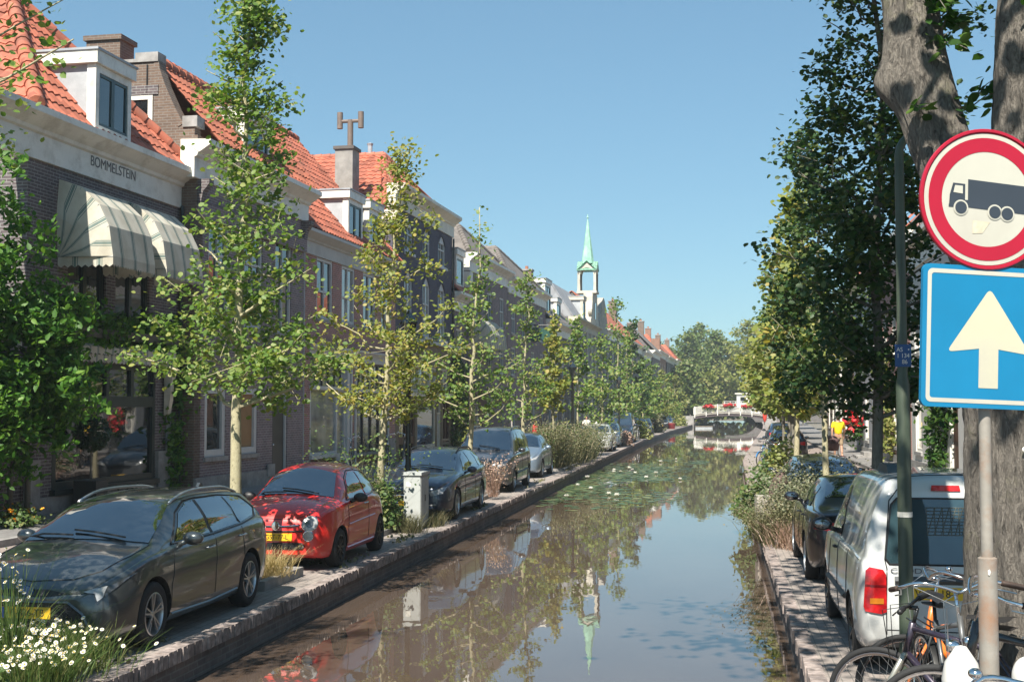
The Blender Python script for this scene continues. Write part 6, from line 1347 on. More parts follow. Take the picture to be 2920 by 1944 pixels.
    sh = .93 if bar != 'mtb' else .92; mb = MB(); mb.grid([[(-.22+dx, w*(1-abs(k)*.0)*k, sh+.03-.02*abs(k)+dz_) for k in (-1, -.5, 0, .5, 1)] for dx, w, dz_ in ((.16, .02, -.01), (.05, .035, 0), (-.04, .075, .0), (-.10, .085, .01), (-.13, .06, .015))]); mb.grid([[(-.22+dx, w*k, sh-.03) for k in (-1, 0, 1)] for dx, w in ((.16, .018), (-.04, .07), (-.13, .055))]); mb.tube([stp-Vector((0, 0, .1)), Vector((-.245, 0, sh))], .012, 8); mb.build('saddle', SADDLE, b, smooth=True)
    mb = MB(); mb.lathe([(0, .045), (.09, .045), (.095, .05), (.09, .055), (0, .055)], tuple(bb), 'y', 24)
    for s in (-1, 1): e = bb+Vector((s*.10, s*.07, -s*.13)); mb.tube([bb+Vector((0, s*.06, 0)), e], .009, 6); mb.box(e.x-.045, e.x+.045, e.y+(0 if s > 0 else -.09), e.y+(.09 if s > 0 else 0), e.z-.012, e.z+.012)
    mb.tube([bb+Vector((0, .05, .09)), ra+Vector((0, .05, .035))], .005, 5); mb.tube([bb+Vector((0, .05, -.09)), ra+Vector((0, .05, -.035))], .005, 5); mb.build('crank', BLACKM, b)
    if guard:
        for (cx, par, a0, a1) in ((ra, b, 30, 190), (ax+o0, fk, 20, 165)):
            mb = MB(); mb.grid([[(cx.x+(R+.03)*math.cos(a), s, cx.z+(R+.03-abs(s)*.3)*math.sin(a)) for s in (-.026, 0, .026)] for a in [rad(a0+(a1-a0)*i/18) for i in range(19)]]); mg = mb.build('mudguard', BLACKM if a0 == 30 else fm, b, smooth=True); (att(mg) if a0 == 20 else None)
    if bar != 'mtb': mb = MB(); [mb.tube([(rx-.18, s, R+.40), (rx+.25, s, R+.40)], .006, 5) for s in (-.06, 0, .06)]; [mb.tube([(rx, s*.06, R), (rx-.05, s*.06, R+.40)], .006, 5) for s in (-1, 1)]; mb.build('carrier', BLACKM, b)
    return b
GB = 'bicycles parked around the big tree on the right bank'
bicycle('dark purple mountain bike with turned front wheel, nearest the canal edge', (1.0, 8.35), (1.90, 7.62), rz(8.3), (.03, .022, .04), 'mtb', .019, False, .25, -.06, False, group=GB, susp=True)
bicycle('black bicycle with thick top tube passing behind the rusty sign post', (1.16, 7.25), (2.2, 7.05), rz(7.2), (.014, .014, .016), 'dutch', .022, False, .12, -.05, True, group=GB, txt='DUR')
bicycle('orange framed bicycle leaning between the lamp post and the white van', (1.28, 9.15), (2.30, 9.5), rz(9.2), (.72, .17, .02), 'dutch', .019, False, -.2, .05, False, group=GB, metal=0, step=True)
bicycle('grey city bicycle with chrome handlebar standing beside the tree trunk', (1.50, 7.80), (1.38, 8.85), rz(8.3), (.10, .105, .11), 'dutch', .016, True, .1, .04, True, group=GB)
bicycle('bicycle with wide shiny handlebar in the bottom right corner', (1.16, 5.0), (1.22, 3.95), rz(5)-.0, (.05, .05, .055), 'sweep', .017, True, .0, .0, False, group=GB)
SC_ = mat('white_plastic', (.58, .57, .54), .35, var=.04)
o = thing('saddle_cover', 'white pointed plastic cover behind the shiny handlebar, left of the rusty post', 'cover', (1.0, 5.56, 1.29), .2); mb = MB(); mb.lathe([(0, .17), (.022, .165), (.066, .10), (.080, .03), (.076, -.05), (.0, -.06)], (0, 0, 0), 'z', 18); mb.build('shell', SC_, o, smooth=True)
mb = MB(); mb.tube([(0, 0, -1.29+rz(5.5)), (0, 0, 0)], .016, 8); mb.build('seat_post', STEEL, o)
o = thing('saddle_cover', 'white rounded plastic cover in front of the foot of the rusty post', 'cover', (1.22, 5.38, 1.35), 0); mb = MB(); mb.ell((0, 0, .02), (.060, .06, .085), 18, 12); mb.build('shell', SC_, o, smooth=True)
mb = MB(); mb.tube([(0, 0, -1.35+rz(5.4)), (0, 0, -.03)], .016, 8); mb.build('seat_post', STEEL, o)
GL = 'bicycles against the left facades'
def leftbike(label, y, off, col, flip=1, **k):
    x = FX(y)+off; bicycle(label, (x+.12*flip, y-.53*flip), (x-.12*flip, y+.53*flip), .40, col, group=GL, lean=.05, **k)
leftbike('grey bicycle leaning on the sill of the curtained shop window', 38.9, .75, (.08, .08, .085), bar='dutch')
leftbike('black bicycle in front of the barred shop window', 43.0, .7, (.015, .015, .017), bar='dutch')
leftbike('black bicycle parked by the last bay of the barred shop window', 44.6, .75, (.018, .018, .02), flip=-1, bar='dutch')
bicycle('bicycle with white tyres leaning on a tree on the left bank', (-5.75, 95.6), (-5.95, 96.6), 0, (.3, .3, .3), tyre=mat('white_tyre', (.6, .58, .52), .7), group='bicycles on the far banks')
bicycle('pale blue bicycle at the edge of the right bank', (1.75, 52.0), (2.3, 52.9), 0, (.06, .22, .48), group='bicycles on the far banks')
bicycle('black bicycle beside the pale blue one on the right bank', (2.0, 49.6), (2.6, 50.5), 0, (.02, .02, .022), group='bicycles on the far banks')
bicycle('dark bicycle leaning on the right bank tree row', (2.1, 47.0), (2.3, 48.1), 0, (.03, .03, .035), group='bicycles on the far banks')

rf_ = thing('raft', 'grey floating raft below the left end of the footbridge', 'raft', (-1.6, 168, WZ), .05)
mb = MB(); mb.box(-1.1, 1.1, -.8, .8, -.1, .28); mb.build('float', GREYP, rf_); mb = MB(); [mb.box(-1.15, 1.15, -.85+i*.29, -.85+i*.29+.26, .282, .33) for i in range(6)]; mb.build('deck', WOOD, rf_); mb = MB(); mb.ell((1.35, 0, .25), (.26, .26, .42), 12, 8); mb.build('buoy', BLACK, rf_, smooth=True)
tu = thing('tub', 'red plastic tub on the left quay edge before the footbridge', 'tub', (-4.9, 143, 0)); mb = MB(); mb.lathe([(0, 0), (.32, 0), (.42, .62), (.45, .65), (.40, .65), (.30, .05)], (0, 0, 0), 'z', 16); mb.build('body', mat('red_plastic', (.45, .05, .06), .5), tu, smooth=True); mb = MB(); mb.ell((0, 0, .6), (.38, .38, .12), 12, 6); mb.build('soil', SOIL, tu)

# ---------------------------------------------------------------- people
SKIN = mat('skin', (.45, .26, .18), .6, var=.06)
def skin_mesh(name, verts, edges, radii, m, parent, root_i=0, sub=1):
    me = D.meshes.new(name); me.from_pydata([tuple(v) for v in verts], edges, []); o = link(D.objects.new(name, me))
    md = o.modifiers.new('s', 'SKIN'); sk = me.skin_vertices[0].data
    for i, r in enumerate(radii): sk[i].radius = (r, r) if not isinstance(r, tuple) else r; sk[i].use_root = (i == root_i)
    s2 = o.modifiers.new('u', 'SUBSURF'); s2.levels = sub; s2.render_levels = sub
    m2 = D.meshes.new_from_object(o.evaluated_get(bpy.context.evaluated_depsgraph_get())); m2.name = name; D.objects.remove(o); D.meshes.remove(me)
    m2.materials.clear(); m2.materials.append(m); m2.polygons.foreach_set('use_smooth', [True]*len(m2.polygons)); return link(D.objects.new(name, m2), parent)
def person(label, loc, rz_, shirt, legs, hair, h=1.75, short=True, coat=False, stride=.22, arms=.25, push=False, legskin=True):
    """walking figure facing local -y... feet at z=0"""
    p = thing('person', label, 'person', loc, rz_); s = h/1.75; V = []; E = []; Rr = []
    def add(v, r, par=None):
        V.append(Vector(v)*s); Rr.append(r*s if not isinstance(r, tuple) else (r[0]*s, r[1]*s)); i = len(V)-1
        if par is not None: E.append((par, i))
        return i
    pel = add((0, 0, .95), (.15, .11)); wa = add((0, 0, 1.10), (.135, .10), pel); chs = add((0, -.01, 1.32), (.165, .115), wa); nk0 = add((0, 0, 1.46), .065, chs); nk = add((0, -.01, 1.53), .055, nk0); hd = add((0, -.03, 1.62), (.075, .085), nk); tp = add((0, -.02, 1.70), (.072, .085), hd)
    ns = add((0, -.12, 1.615), .014, hd)
    for sg in (-1, 1):
        y1 = -stride*sg; hp = add((sg*.09, 0, .90), .085, pel); kn = add((sg*.10, y1*.55-.03, .50), .060, hp); an = add((sg*.10, y1+.03, .09), .040, kn); ft = add((sg*.11, y1-.05, .045), .038, an); add((sg*.12, y1-.15, .03), .03, ft)
        sh = add((sg*.19, 0, 1.42), .055, chs)
        if push: el = add((sg*.22, -.10, 1.16), .042, sh); wr = add((sg*.17, -.34, 1.08), .032, el); d = Vector((0, -1, -.1))
        else: el = add((sg*.25, arms*sg*.5, 1.14), .043, sh); wr = add((sg*.26, arms*sg*.9-.06, .90), .030, el); d = Vector((0, -.2, -1))
        d.normalize(); W0 = V[wr]/s; pm = add(W0+d*.06, .030, wr); e = Vector((0, 1, 0)).cross(d) if abs(d.z) < .5 else Vector((0, 1, 0)); e = e.normalized()
        for k, ln in enumerate((.065, .075, .072, .055)):
            q = W0+d*.09+e*(k-1.5)*.019; a = add(q, .010, pm); add(q+d*ln+Vector((-sg*.012, 0, 0)), .007, a)
        add(W0+d*.07+e*.045, .010, pm)
    skin_mesh('body', V, E, Rr, SKIN, p)
    def lim(idx): return idx
    # clothing shells follow the same joints
    sv = [Vector(q)*s for q in ((0, 0, .93), (0, 0, 1.10), (0, -.01, 1.33), (0, 0, 1.45))]; se = [(0, 1), (1, 2), (2, 3)]; sr = [(.175*s, .135*s), (.16*s, .125*s), (.19*s, .14*s), (.08*s, .075*s)]
    if coat: sv[0] = Vector((0, 0, .62))*s; sr[0] = (.21*s, .17*s)
    for sg in (-1, 1):
        i = len(sv); sv.append(Vector((sg*.19, 0, 1.42))*s); se.append((2, i)); sr.append(.075*s)
        el = Vector((sg*.22, -.10, 1.16)) if push else Vector((sg*.25, arms*sg*.5, 1.14)); k = Vector((sg*.19, 0, 1.42)).lerp(el, .8 if short else 1); sv.append(k*s); se.append((i, i+1)); sr.append(.068*s)
        if not short: wr = Vector((sg*.17, -.34, 1.08)) if push else Vector((sg*.26, arms*sg*.9-.06, .90)); sv.append(el.lerp(wr, .9)*s); se.append((i+1, i+2)); sr.append(.05*s)
    skin_mesh('shirt' if not coat else 'coat', sv, se, sr, shirt, p)
    sv = [Vector((0, 0, .98))*s]; se = []; sr = [(.165*s, .125*s)]
    for sg in (-1, 1):
        y1 = -stride*sg; i = len(sv); sv.append(Vector((sg*.095, 0, .86))*s); se.append((0, i)); sr.append(.105*s); sv.append(Vector((sg*.10, y1*.55-.03, .52))*s); se.append((i, i+1)); sr.append(.085*s)
        if not legskin: sv.append(Vector((sg*.10, y1+.03, .11))*s); se.append((i+1, i+2)); sr.append(.062*s)
    skin_mesh('trousers' if not legskin else 'shorts', sv, se, sr, legs, p)
    mb = MB(); mb.ell((0, .01*s, 1.695*s), (.088*s, .10*s, .075*s), 14, 10); mb.ell((0, .05*s, 1.63*s), (.08*s, .06*s, .08*s), 12, 8); mb.build('hair', hair, p, smooth=True)
    for sg in (-1, 1): mb = MB(); y1 = -stride*sg; mb.ell((sg*.115*s, (y1-.06)*s, .045*s), (.05*s, .14*s, .045*s), 12, 8); mb.build('shoe', mat('shoe_dark', (.04, .035, .035), .6), p, smooth=True)
    return p
HAIRD = mat('hair_dark', (.03, .02, .014), .7); DEN = mat('denim', (.05, .07, .12), .8); KHA = mat('khaki', (.30, .22, .14), .85)
person('person in a bright yellow T-shirt and beige shorts pushing a stroller up the right street', (4.85, 52.5, .33), PI+.12, mat('yellow_tshirt', (.80, .56, .01), .8, var=.06), KHA, HAIRD, 1.82, push=False, arms=.2)
person('person in a white shirt and dark trousers on the left bank, left of two walkers', (-8.3, 82.0, .1), .1, WHITE, DEN, HAIRD, 1.78, legskin=False)
person('person in a white top and dark trousers on the left bank, right of two walkers', (-7.6, 82.4, .1), .05, mat('offwhite_top', (.6, .58, .55), .8), DEN, HAIRD, 1.68, legskin=False)
person('person in a red coat standing near the facades on the left bank', (-8.9, 62.5, .15), 1.2, mat('red_coat', (.55, .02, .025), .8), mat('black_trousers', (.02, .02, .022), .8), HAIRD, 1.68, short=False, coat=True, stride=.08, legskin=False)
st = thing('stroller', 'brown baby stroller beside the person in the yellow T-shirt', 'stroller', (4.50, 51.4, .30), .1)
mb = MB(); mb.lathe([(.0, .0), (.26, .02), (.30, .25), (.29, .32)], (0, 0, .42), 'z', 14); mb.build('basket', mat('stroller_cloth', (.14, .085, .08), .9), st, smooth=True)
mb = MB(); mb.ell((0, .06, .82), (.29, .26, .22), 14, 8); mb.build('hood', mat('stroller_hood', (.12, .07, .07), .9), st, smooth=True)
mb = MB(); [mb.tube([(s*.24, -.3, .12), (s*.24, .1, .45), (s*.24, .5, .98)], .014, 6) for s in (-1, 1)]; mb.tube([(-.24, .5, .98), (.24, .5, .98)], .016, 6); [mb.tube([(s*.24, .25, .1), (s*.24, -.1, .5)], .013, 6) for s in (-1, 1)]; mb.build('chassis', STEEL, st)
for sx in (-1, 1):
    for yy in (-.3, .27): mb = MB(); mb.lathe([(0, -.02), (.10, -.02), (.115, 0), (.10, .02), (0, .02)], (sx*.26, yy, .115), 'x', 16); mb.build('wheel', RUBBER, st, smooth=True)
# ---------------------------------------------------------------- foliage kit
def leaf_arrays(C, size, g, up=.55, fold=.25, long=1.15, jit=.35, nrm=None):
    """C (n,3) leaf centres -> verts, quads: each leaf two quads folded along the midrib"""
    n = len(C); d = g.normal(size=(n, 3)); d[:, 2] = np.abs(d[:, 2])*.9+up; d[:, 1] -= .35; d[:, 0] -= .12
    if nrm is not None: d = d*.55+nrm
    d /= np.linalg.norm(d, axis=1)[:, None]; a = g.normal(size=(n, 3)); a -= d*(a*d).sum(1)[:, None]; a /= np.linalg.norm(a, axis=1)[:, None]; b = np.cross(d, a)
    s = (size*(1+jit*(g.random(n)*2-1)))[:, None]
    pts = [(-.5, 0, 0), (-.28, .40, .12), (.18, .46, .12), (.55*long, 0, .0), (.18, -.46, .12), (-.28, -.40, .12)]
    V = np.stack([C+a*(p*s*long)+b*(q*s)+d*(r*s*fold*2.5) for p, q, r in pts], 1)
    idx = np.arange(n)[:, None]*6; F = np.concatenate([idx+np.array([[0, 1, 2, 3]]), idx+np.array([[0, 3, 4, 5]])], 0); return V.reshape(-1, 3), F
def mesh_np(name, V, F, m, parent=None, smooth=False):
    me = D.meshes.new(name); k = F.shape[1]; me.vertices.add(len(V)); me.vertices.foreach_set('co', V.astype(np.float32).ravel())
    me.loops.add(F.size); me.loops.foreach_set('vertex_index', F.astype(np.int32).ravel()); me.polygons.add(len(F)); me.polygons.foreach_set('loop_start', np.arange(0, F.size, k, dtype=np.int32))
    try: me.polygons.foreach_set('loop_total', np.full(len(F), k, dtype=np.int32))
    except Exception: pass
    me.update(); me.validate(); me.materials.append(m); return link(D.objects.new(name, me), parent)
LEAF_A = leafmat('maple_leaf', (.095, .175, .036), (.155, .245, .055), (.28, .30, .085), .42)
LEAF_Y = leafmat('yellowing_leaf', (.17, .215, .045), (.25, .28, .062), (.36, .29, .075), .42)
LEAF_K = leafmat('dark_leaf', (.022, .058, .018), (.045, .095, .026), (.10, .13, .035), .32)
LEAF_F = leafmat('far_tree_leaf', (.065, .115, .03), (.115, .165, .04), (.18, .19, .06), .36)
LEAF_FY = leafmat('far_light_leaf', (.14, .18, .04), (.21, .235, .06), (.28, .26, .09), .40)
LEAF_V = leafmat('creeper_leaf', (.032, .10, .014), (.075, .19, .022), (.15, .27, .04), .42)
LEAF_E = leafmat('elm_leaf', (.020, .062, .012), (.042, .105, .020), (.10, .17, .03), .42)
LEAF_B = leafmat('bush_leaf', (.05, .10, .026), (.09, .15, .04), (.17, .18, .06), .33)
GRASSY = leafmat('seed_grass', (.075, .085, .035), (.15, .145, .075), (.24, .20, .12), .25)
DRYG = leafmat('dry_grass', (.33, .25, .12), (.48, .37, .19), (.58, .47, .27), .3)
LAV = leafmat('grey_green_leaf', (.09, .11, .06), (.16, .175, .10), (.24, .22, .14), .2)
PINKG = leafmat('pink_plume', (.27, .17, .14), (.38, .25, .20), (.45, .33, .25), .25)
BARK_Y = bark('young_bark', (.30, .27, .17), (.44, .40, .26), 16, 9, .25, moss=(.40, .34, .12)); BARK_D = bark('grey_bark', (.12, .11, .09), (.20, .185, .155), 14, 4, .4); BARK_E = bark('elm_bark', (.115, .10, .085), (.23, .205, .175), 26, 7.0, 1.0, moss=(.22, .21, .13))

def tree(name, label, x, y, H, prof, leaf, bk, seed, nb=34, lpc=26, ls=.13, tr=.085, clear=None, group=None, zg=0.0, lean=(0, 0), cr=.25, wob=.06, dens=1.0, yaw=0.0, loc_only=False):
    """prof: [(height, crown radius)...]; trunk, limbs and many leaf clumps along each limb"""
    g = np.random.default_rng(seed); rr = random.Random(seed); t = thing(name, label, 'tree', (x, y, zg), yaw, group)
    top = H; n = 14; ax = [Vector((lean[0]*(i/n)**1.3+rr.gauss(0, wob)*(i > 0)*(i/n), lean[1]*(i/n)**1.3+rr.gauss(0, wob)*(i > 0)*(i/n), top*i/n)) for i in range(n+1)]
    def axis(z): u = min(max(z/top, 0), .999)*n; i = int(u); return ax[i].lerp(ax[i+1], u-i)
    mb = MB(); mb.tube(ax, [max(.012, tr*(1.25 if i == 0 else 1)*(1-.88*(i/n)**.9)) for i in range(n+1)], 10)
    z0, z1 = prof[0][0], prof[-1][0]; C = []
    for k in range(nb):
        u = (k+rr.random()*.8)/nb; z = z0+(z1-z0)*(u**1.05); R = lerpk(prof, z)*rr.uniform(.72, 1.12); a = k*2.39996+rr.uniform(-.5, .5)
        rise = rr.uniform(.25, .75)+.6*u; L = R; zb = max(z-rise*L*.55, z0*.92); p0 = axis(zb); d = Vector((math.cos(a), math.sin(a), 0))
        pts = [p0]; 
        for i in range(1, 5): f = i/4; pts.append(p0+d*L*f+Vector((rr.gauss(0, .05), rr.gauss(0, .05), rise*L*(f**1.25)*.8+rr.gauss(0, .04))))
        mb.tube(pts, [max(.006, tr*.36*(1-u*.6)*(1-.8*i/4)) for i in range(5)], 5, cap=False)
        nc = max(2, int(L/.30*dens))
        for j in range(nc):
            f = .28+.74*(j+rr.random()*.6)/nc; i = min(int(f*4), 3); q = pts[i].lerp(pts[i+1], min(f*4-i, 1.15)); C.append((q.x, q.y, q.z))
            if rr.random() < .6:
                s_ = q+Vector((rr.gauss(0, .26), rr.gauss(0, .26), rr.gauss(.05, .20))); C.append(tuple(s_)); mb.tube([q, s_], [.006, .003], 4, cap=False)
    z = z1-.5
    while z < top+.05: q = axis(z); C.append((q.x+rr.gauss(0, .1), q.y+rr.gauss(0, .1), z)); z += .16
    mb.build('trunk', bk, t, smooth=True, fix=False)
    C = np.array(C); m_ = len(C); cnt = np.maximum(3, (lpc*g.gamma(2.2, 1/2.2, m_)).astype(int)); P = np.repeat(C, cnt, 0); o = g.normal(size=P.shape)*cr*.55; o[:, 2] *= .75
    V, F = leaf_arrays(P+o, ls, g); mesh_np('crown', V, F, leaf, t); return t

T2 = [(2.65, 1.5), (3.0, 1.7), (3.7, 1.4), (4.6, .85), (5.6, .68), (6.8, .60), (7.6, .40), (8.4, .15)]
TL = 'young trees in a row along the left quay'
tree('street_tree', 'young green maple between the dark grey estate and the red hatchback', -6.72, 17.1, 8.35, T2, LEAF_A, BARK_Y, 21, 48, 46, .060, .10, group=TL, lean=(.10, 0))
tree('street_tree', 'leafy young maple reaching in at the left edge above the dark grey estate', -7.3, 9.3, 8.6, [(3.0, .9), (3.8, 1.3), (4.8, 2.1), (6.4, 2.05), (8.5, .7)], LEAF_A, BARK_Y, 22, 54, 30, .052, .10, group=TL)
T3 = [(2.35, 1.2), (3.0, 1.8), (3.9, 1.6), (4.6, .95), (5.6, .7), (6.6, .45), (7.4, .22), (7.8, .1)]
tree('street_tree', 'yellowing young tree in front of the red-brown house with the shop front', -6.75, 25.0, 7.75, T3, LEAF_Y, BARK_Y, 23, 38, 27, .066, .085, group=TL, lean=(.45, 0))
T4 = [(2.1, 1.0), (2.8, 1.45), (3.8, 1.35), (4.7, .8), (5.6, .35), (6.1, .15)]
tree('street_tree', 'young tree with a bare twiggy top in front of the grey people carrier', -6.75, 34.4, 8.0, T4, LEAF_A, BARK_Y, 24, 22, 18, .080, .085, group=TL, lean=(.35, 0))
tree('street_tree', 'young green tree just behind the grey people carrier', -6.75, 44.0, 7.2, T4[:-1]+[(5.6, .6), (6.4, .4), (7.2, .15)], LEAF_A, BARK_Y, 25, 22, 16, .088, .08, group=TL, lean=(.25, 0))
tree('street_tree', 'thin yellowish young tree behind the silver blue hatchback', -6.75, 52.9, 6.4, [(2.3, .7), (3.2, 1.1), (4.4, .7), (5.4, .35)], LEAF_Y, BARK_Y, 26, 18, 16, .13, .07, group=TL)
tree('street_tree', 'thin sparse young tree among the tall grassy shrubs', -6.75, 62.3, 7.0, [(2.4, .6), (3.6, 1.0), (5.4, .7), (6.6, .35)], LEAF_A, BARK_Y, 27, 18, 15, .14, .07, group=TL)
TM = [(2.2, 1.5), (3.2, 2.3), (4.6, 2.0), (6.2, 1.2), (8.0, .8), (9.6, .3)]
for i, (y, H_, lb, lf) in enumerate(((75.8, 6.6, 'young green tree before the pale stone chapel', LEAF_A), (88.5, 9.9, 'tallest slim young tree of the left row, in front of the dark blue van', LEAF_A), (97.0, 8.0, 'young green tree just past the dark blue van', LEAF_A), (104.0, 9.4, 'dark green conical young tree past the dark blue van', LEAF_K),
        (119.0, 6.8, 'young tree in front of the far dark brick front', LEAF_A), (130.0, 6.6, 'young tree in front of the far steep dark roof', LEAF_A), (143.0, 6.4, 'young tree before the far orange brick house', LEAF_FY), (156.0, 6.5, 'young tree two before the footbridge', LEAF_A), (169.0, 6.6, 'last young tree of the left row beside the footbridge', LEAF_FY))):
    k = H_/9.6; tree('street_tree', lb, -6.75+max(0, y-120)*.028, y, H_, [(a*k, b_*(.62 if y < 100 else .8)) for a, b_ in TM], lf, BARK_Y, 30+i, 22, 9.5, .15 if y < 100 else .20, .09, group=TL, cr=.36)
# right bank
TR = 'young trees along the right quay'
tree('street_tree', 'tall dark green young tree right behind the lamp post', 2.05, 17.1, 11.2, [(2.5, .8), (3.2, 1.3), (5.0, 1.3), (7.0, 1.0), (9.0, .75), (11.0, .4)], LEAF_K, BARK_D, 51, 72, 60, .066, .085, group=TR, lean=(.2, 0), cr=.27)
tree('street_tree', 'dark leafy young tree left of the tall dark green one', 2.05, 24.6, 7.5, [(2.6, .8), (3.4, 1.15), (5.0, 1.05), (6.4, .7), (7.4, .3)], LEAF_K, BARK_Y, 52, 44, 44, .07, .075, group=TR, lean=(-.2, 0))
for i, (x, y, H_, lb, lf, r_) in enumerate(((2.05, 33.6, 7.9, 'tall yellow green young tree behind the grey blue estate', LEAF_Y, 1.1), (2.45, 41.5, 7.4, 'yellow green young tree next along the right quay beside the covered bicycles', LEAF_FY, 1.35), (2.7, 48.5, 6.8, 'bushy light green young tree near the pale blue bicycle', LEAF_FY, 1.5), (2.9, 56.5, 6.8, 'light green tree in front of the black hatchback on the right bank', LEAF_A, 1.6),
        (3.4, 67, 7.4, 'wide light green tree on the right bank past the black hatchback', LEAF_FY, 2.4), (4.0, 80, 7.8, 'wide yellow green tree by the farthest car of the right bank', LEAF_Y, 2.6), (4.8, 97, 8.0, 'broad green tree far along the right bank', LEAF_FY, 2.8), (7.0, 118, 8.2, 'broad green tree farther along the right bank', LEAF_A, 3.0), (9.4, 142, 8.4, 'last broad tree of the right bank before the footbridge', LEAF_FY, 3.2))):
    tree('street_tree', lb, x, y, H_, [(2.5 if y < 60 else 2.0, r_*.6), (3.2, r_), (4.6, r_*.9), (H_*.82, r_*.5), (H_*.99, r_*.15)], lf, BARK_D if i else BARK_Y, 60+i, 36, 20, .095+.0011*y, .085, group=TR, cr=.32+.001*y)
# big trees beyond the footbridge
TF = 'big trees closing the canal beyond the footbridge'
bigs = [(-19, 262, 14.0, 5.0, LEAF_F, 'dark far tree behind the last left houses'), (-11, 252, 14.5, 5.0, LEAF_F, 'far green tree rising behind the roofs, second from the left'), (-5, 240, 16.0, 5.5, LEAF_F, 'tall far green tree left of the footbridge axis'), (0.0, 243, 16.5, 5.5, LEAF_F, 'far rounded green tree straight above the footbridge'),
        (6, 238, 18.0, 6.5, LEAF_FY, 'tallest far tree, light green, over the white pavilion'), (13.5, 243, 17.0, 6.0, LEAF_F, 'far dark tree right of the white pavilion'), (21, 218, 16.0, 6.0, LEAF_FY, 'far light green tree behind the white railing'), (25, 205, 15.0, 6.0, LEAF_F, 'far tree at the right end of the wood'), (-3, 262, 19.0, 7.5, LEAF_F, 'far back tree of the wood, left'), (13, 265, 19.5, 8.0, LEAF_F, 'far back tree of the wood, right'),
        (-4.3, 196, 9.0, 3.4, LEAF_F, 'smaller tree at the left end of the footbridge'), (-1.6, 207, 7.5, 2.8, LEAF_FY, 'small light green tree behind the middle of the footbridge'), (12.6, 194, 10.5, 4.0, LEAF_FY, 'light green tree at the right end of the footbridge')]
for i, (x, y, H_, r_, lf, lb) in enumerate(bigs):
    tree('park_tree', lb, x, y, H_, [(H_*.16, r_*.75), (H_*.32, r_), (H_*.6, r_*.95), (H_*.82, r_*.62), (H_*.98, r_*.2)], lf, BARK_D, 90+i, 50, 20, .42, .35, group=TF, cr=1.15, wob=.15, dens=.30)
# hedge filling low gaps under the wood (nobody could count it)
g = np.random.default_rng(5); P = np.stack([g.uniform(-40, 45, 5200), 268+g.normal(0, 2.5, 5200), np.abs(g.normal(0, 3.2, 5200))], 1); V, F = leaf_arrays(P, .75, g); tag(mesh_np('far_hedge', V, F, LEAF_F), 'dark green thicket under the far trees', 'thicket', kind='stuff')

# ---------------------------------------------------------------- the big elm
el = thing('elm_tree', 'huge old tree with furrowed grey trunk forking behind the traffic signs', 'tree', (1.98, 8.3, rz(8.3)-.05))
zb = rz(8.3)-.05
def trunkmesh(path, radii, n=128, m=150, bulge=(), seed=1):
    g = random.Random(seed); pts = [Vector(p) for p in path]; V = []
    ph = [g.uniform(0, 6.3) for _ in range(8)]
    for i in range(m+1):
        u = i/m*(len(pts)-1); k = min(int(u), len(pts)-2); f = u-k
        p0, p1, p2, p3 = pts[max(k-1, 0)], pts[k], pts[k+1], pts[min(k+2, len(pts)-1)]
        c = .5*((2*p1)+(p2-p0)*f+(2*p0-5*p1+4*p2-p3)*f*f+(3*p1-p0-3*p2+p3)*f**3); r = radii[k]*(1-f)+radii[k+1]*f
        for j in range(n):
            a = 2*PI*j/n; rr_ = r*(1+.05*math.sin(3*a+ph[0]+c.z*.6)+.03*math.sin(5*a+ph[1]-c.z)+.02*math.sin(9*a+ph[2]+c.z*2.3)+.016*math.sin(21*a+3*math.sin(c.z*3+a*2))+.018*math.sin(37*a+2.5*math.sin(c.z*6+a*3))*math.sin(c.z*9+5*math.sin(a*4))+g.gauss(0, .004))
            d = Vector((math.cos(a), math.sin(a), 0))
            for (bz, ba, bh, bw, bamp) in bulge:
                da = (a-ba+PI) % (2*PI)-PI; rr_ += bamp*math.exp(-((c.z-bz)/bh)**2-(da/bw)**2)
            if i < m*.12 and path[0][2] <= .01: rr_ *= 1+.35*(1-i/(m*.12))**2*(1+.35*math.sin(4*a+ph[3]))
            V.append(tuple(c+d*rr_))
    F = [(i*n+j, i*n+(j+1) % n, (i+1)*n+(j+1) % n, (i+1)*n+j) for i in range(m) for j in range(n)]
    mb = MB(); mb.add(V, F); return mb
def W(x, y, z): return (x-1.98, y-8.3, z-zb)
tr_ = trunkmesh([W(1.98, 8.3, zb), W(1.97, 8.3, 1.2), W(1.96, 8.3, 2.4), W(1.93, 8.3, 3.3), W(1.86, 8.35, 3.9)], [.50, .44, .42, .43, .40], seed=2).build('trunk', BARK_E, el, smooth=True)
l1 = trunkmesh([W(1.80, 8.4, 3.2), W(1.62, 8.5, 3.75), W(1.46, 8.62, 4.25), W(1.36, 8.75, 4.8), W(1.33, 8.85, 5.3), W(1.20, 9.0, 6.2), W(.9, 9.3, 7.6), W(.5, 9.8, 9.6)], [.26, .215, .195, .19, .175, .16, .13, .07], n=112, bulge=[(4.62-zb, PI*1.0, .16, .55, .11)], seed=3).build('limb', BARK_E, el, smooth=True)
l2 = trunkmesh([W(1.98, 8.25, 3.3), W(1.98, 8.2, 3.9), W(1.98, 8.2, 4.5), W(2.03, 8.2, 5.2), W(2.3, 8.0, 6.6), W(2.8, 7.6, 8.5), W(3.2, 7.2, 10.5)], [.34, .26, .235, .22, .19, .14, .07], n=112, seed=4).build('limb', BARK_E, el, smooth=True)
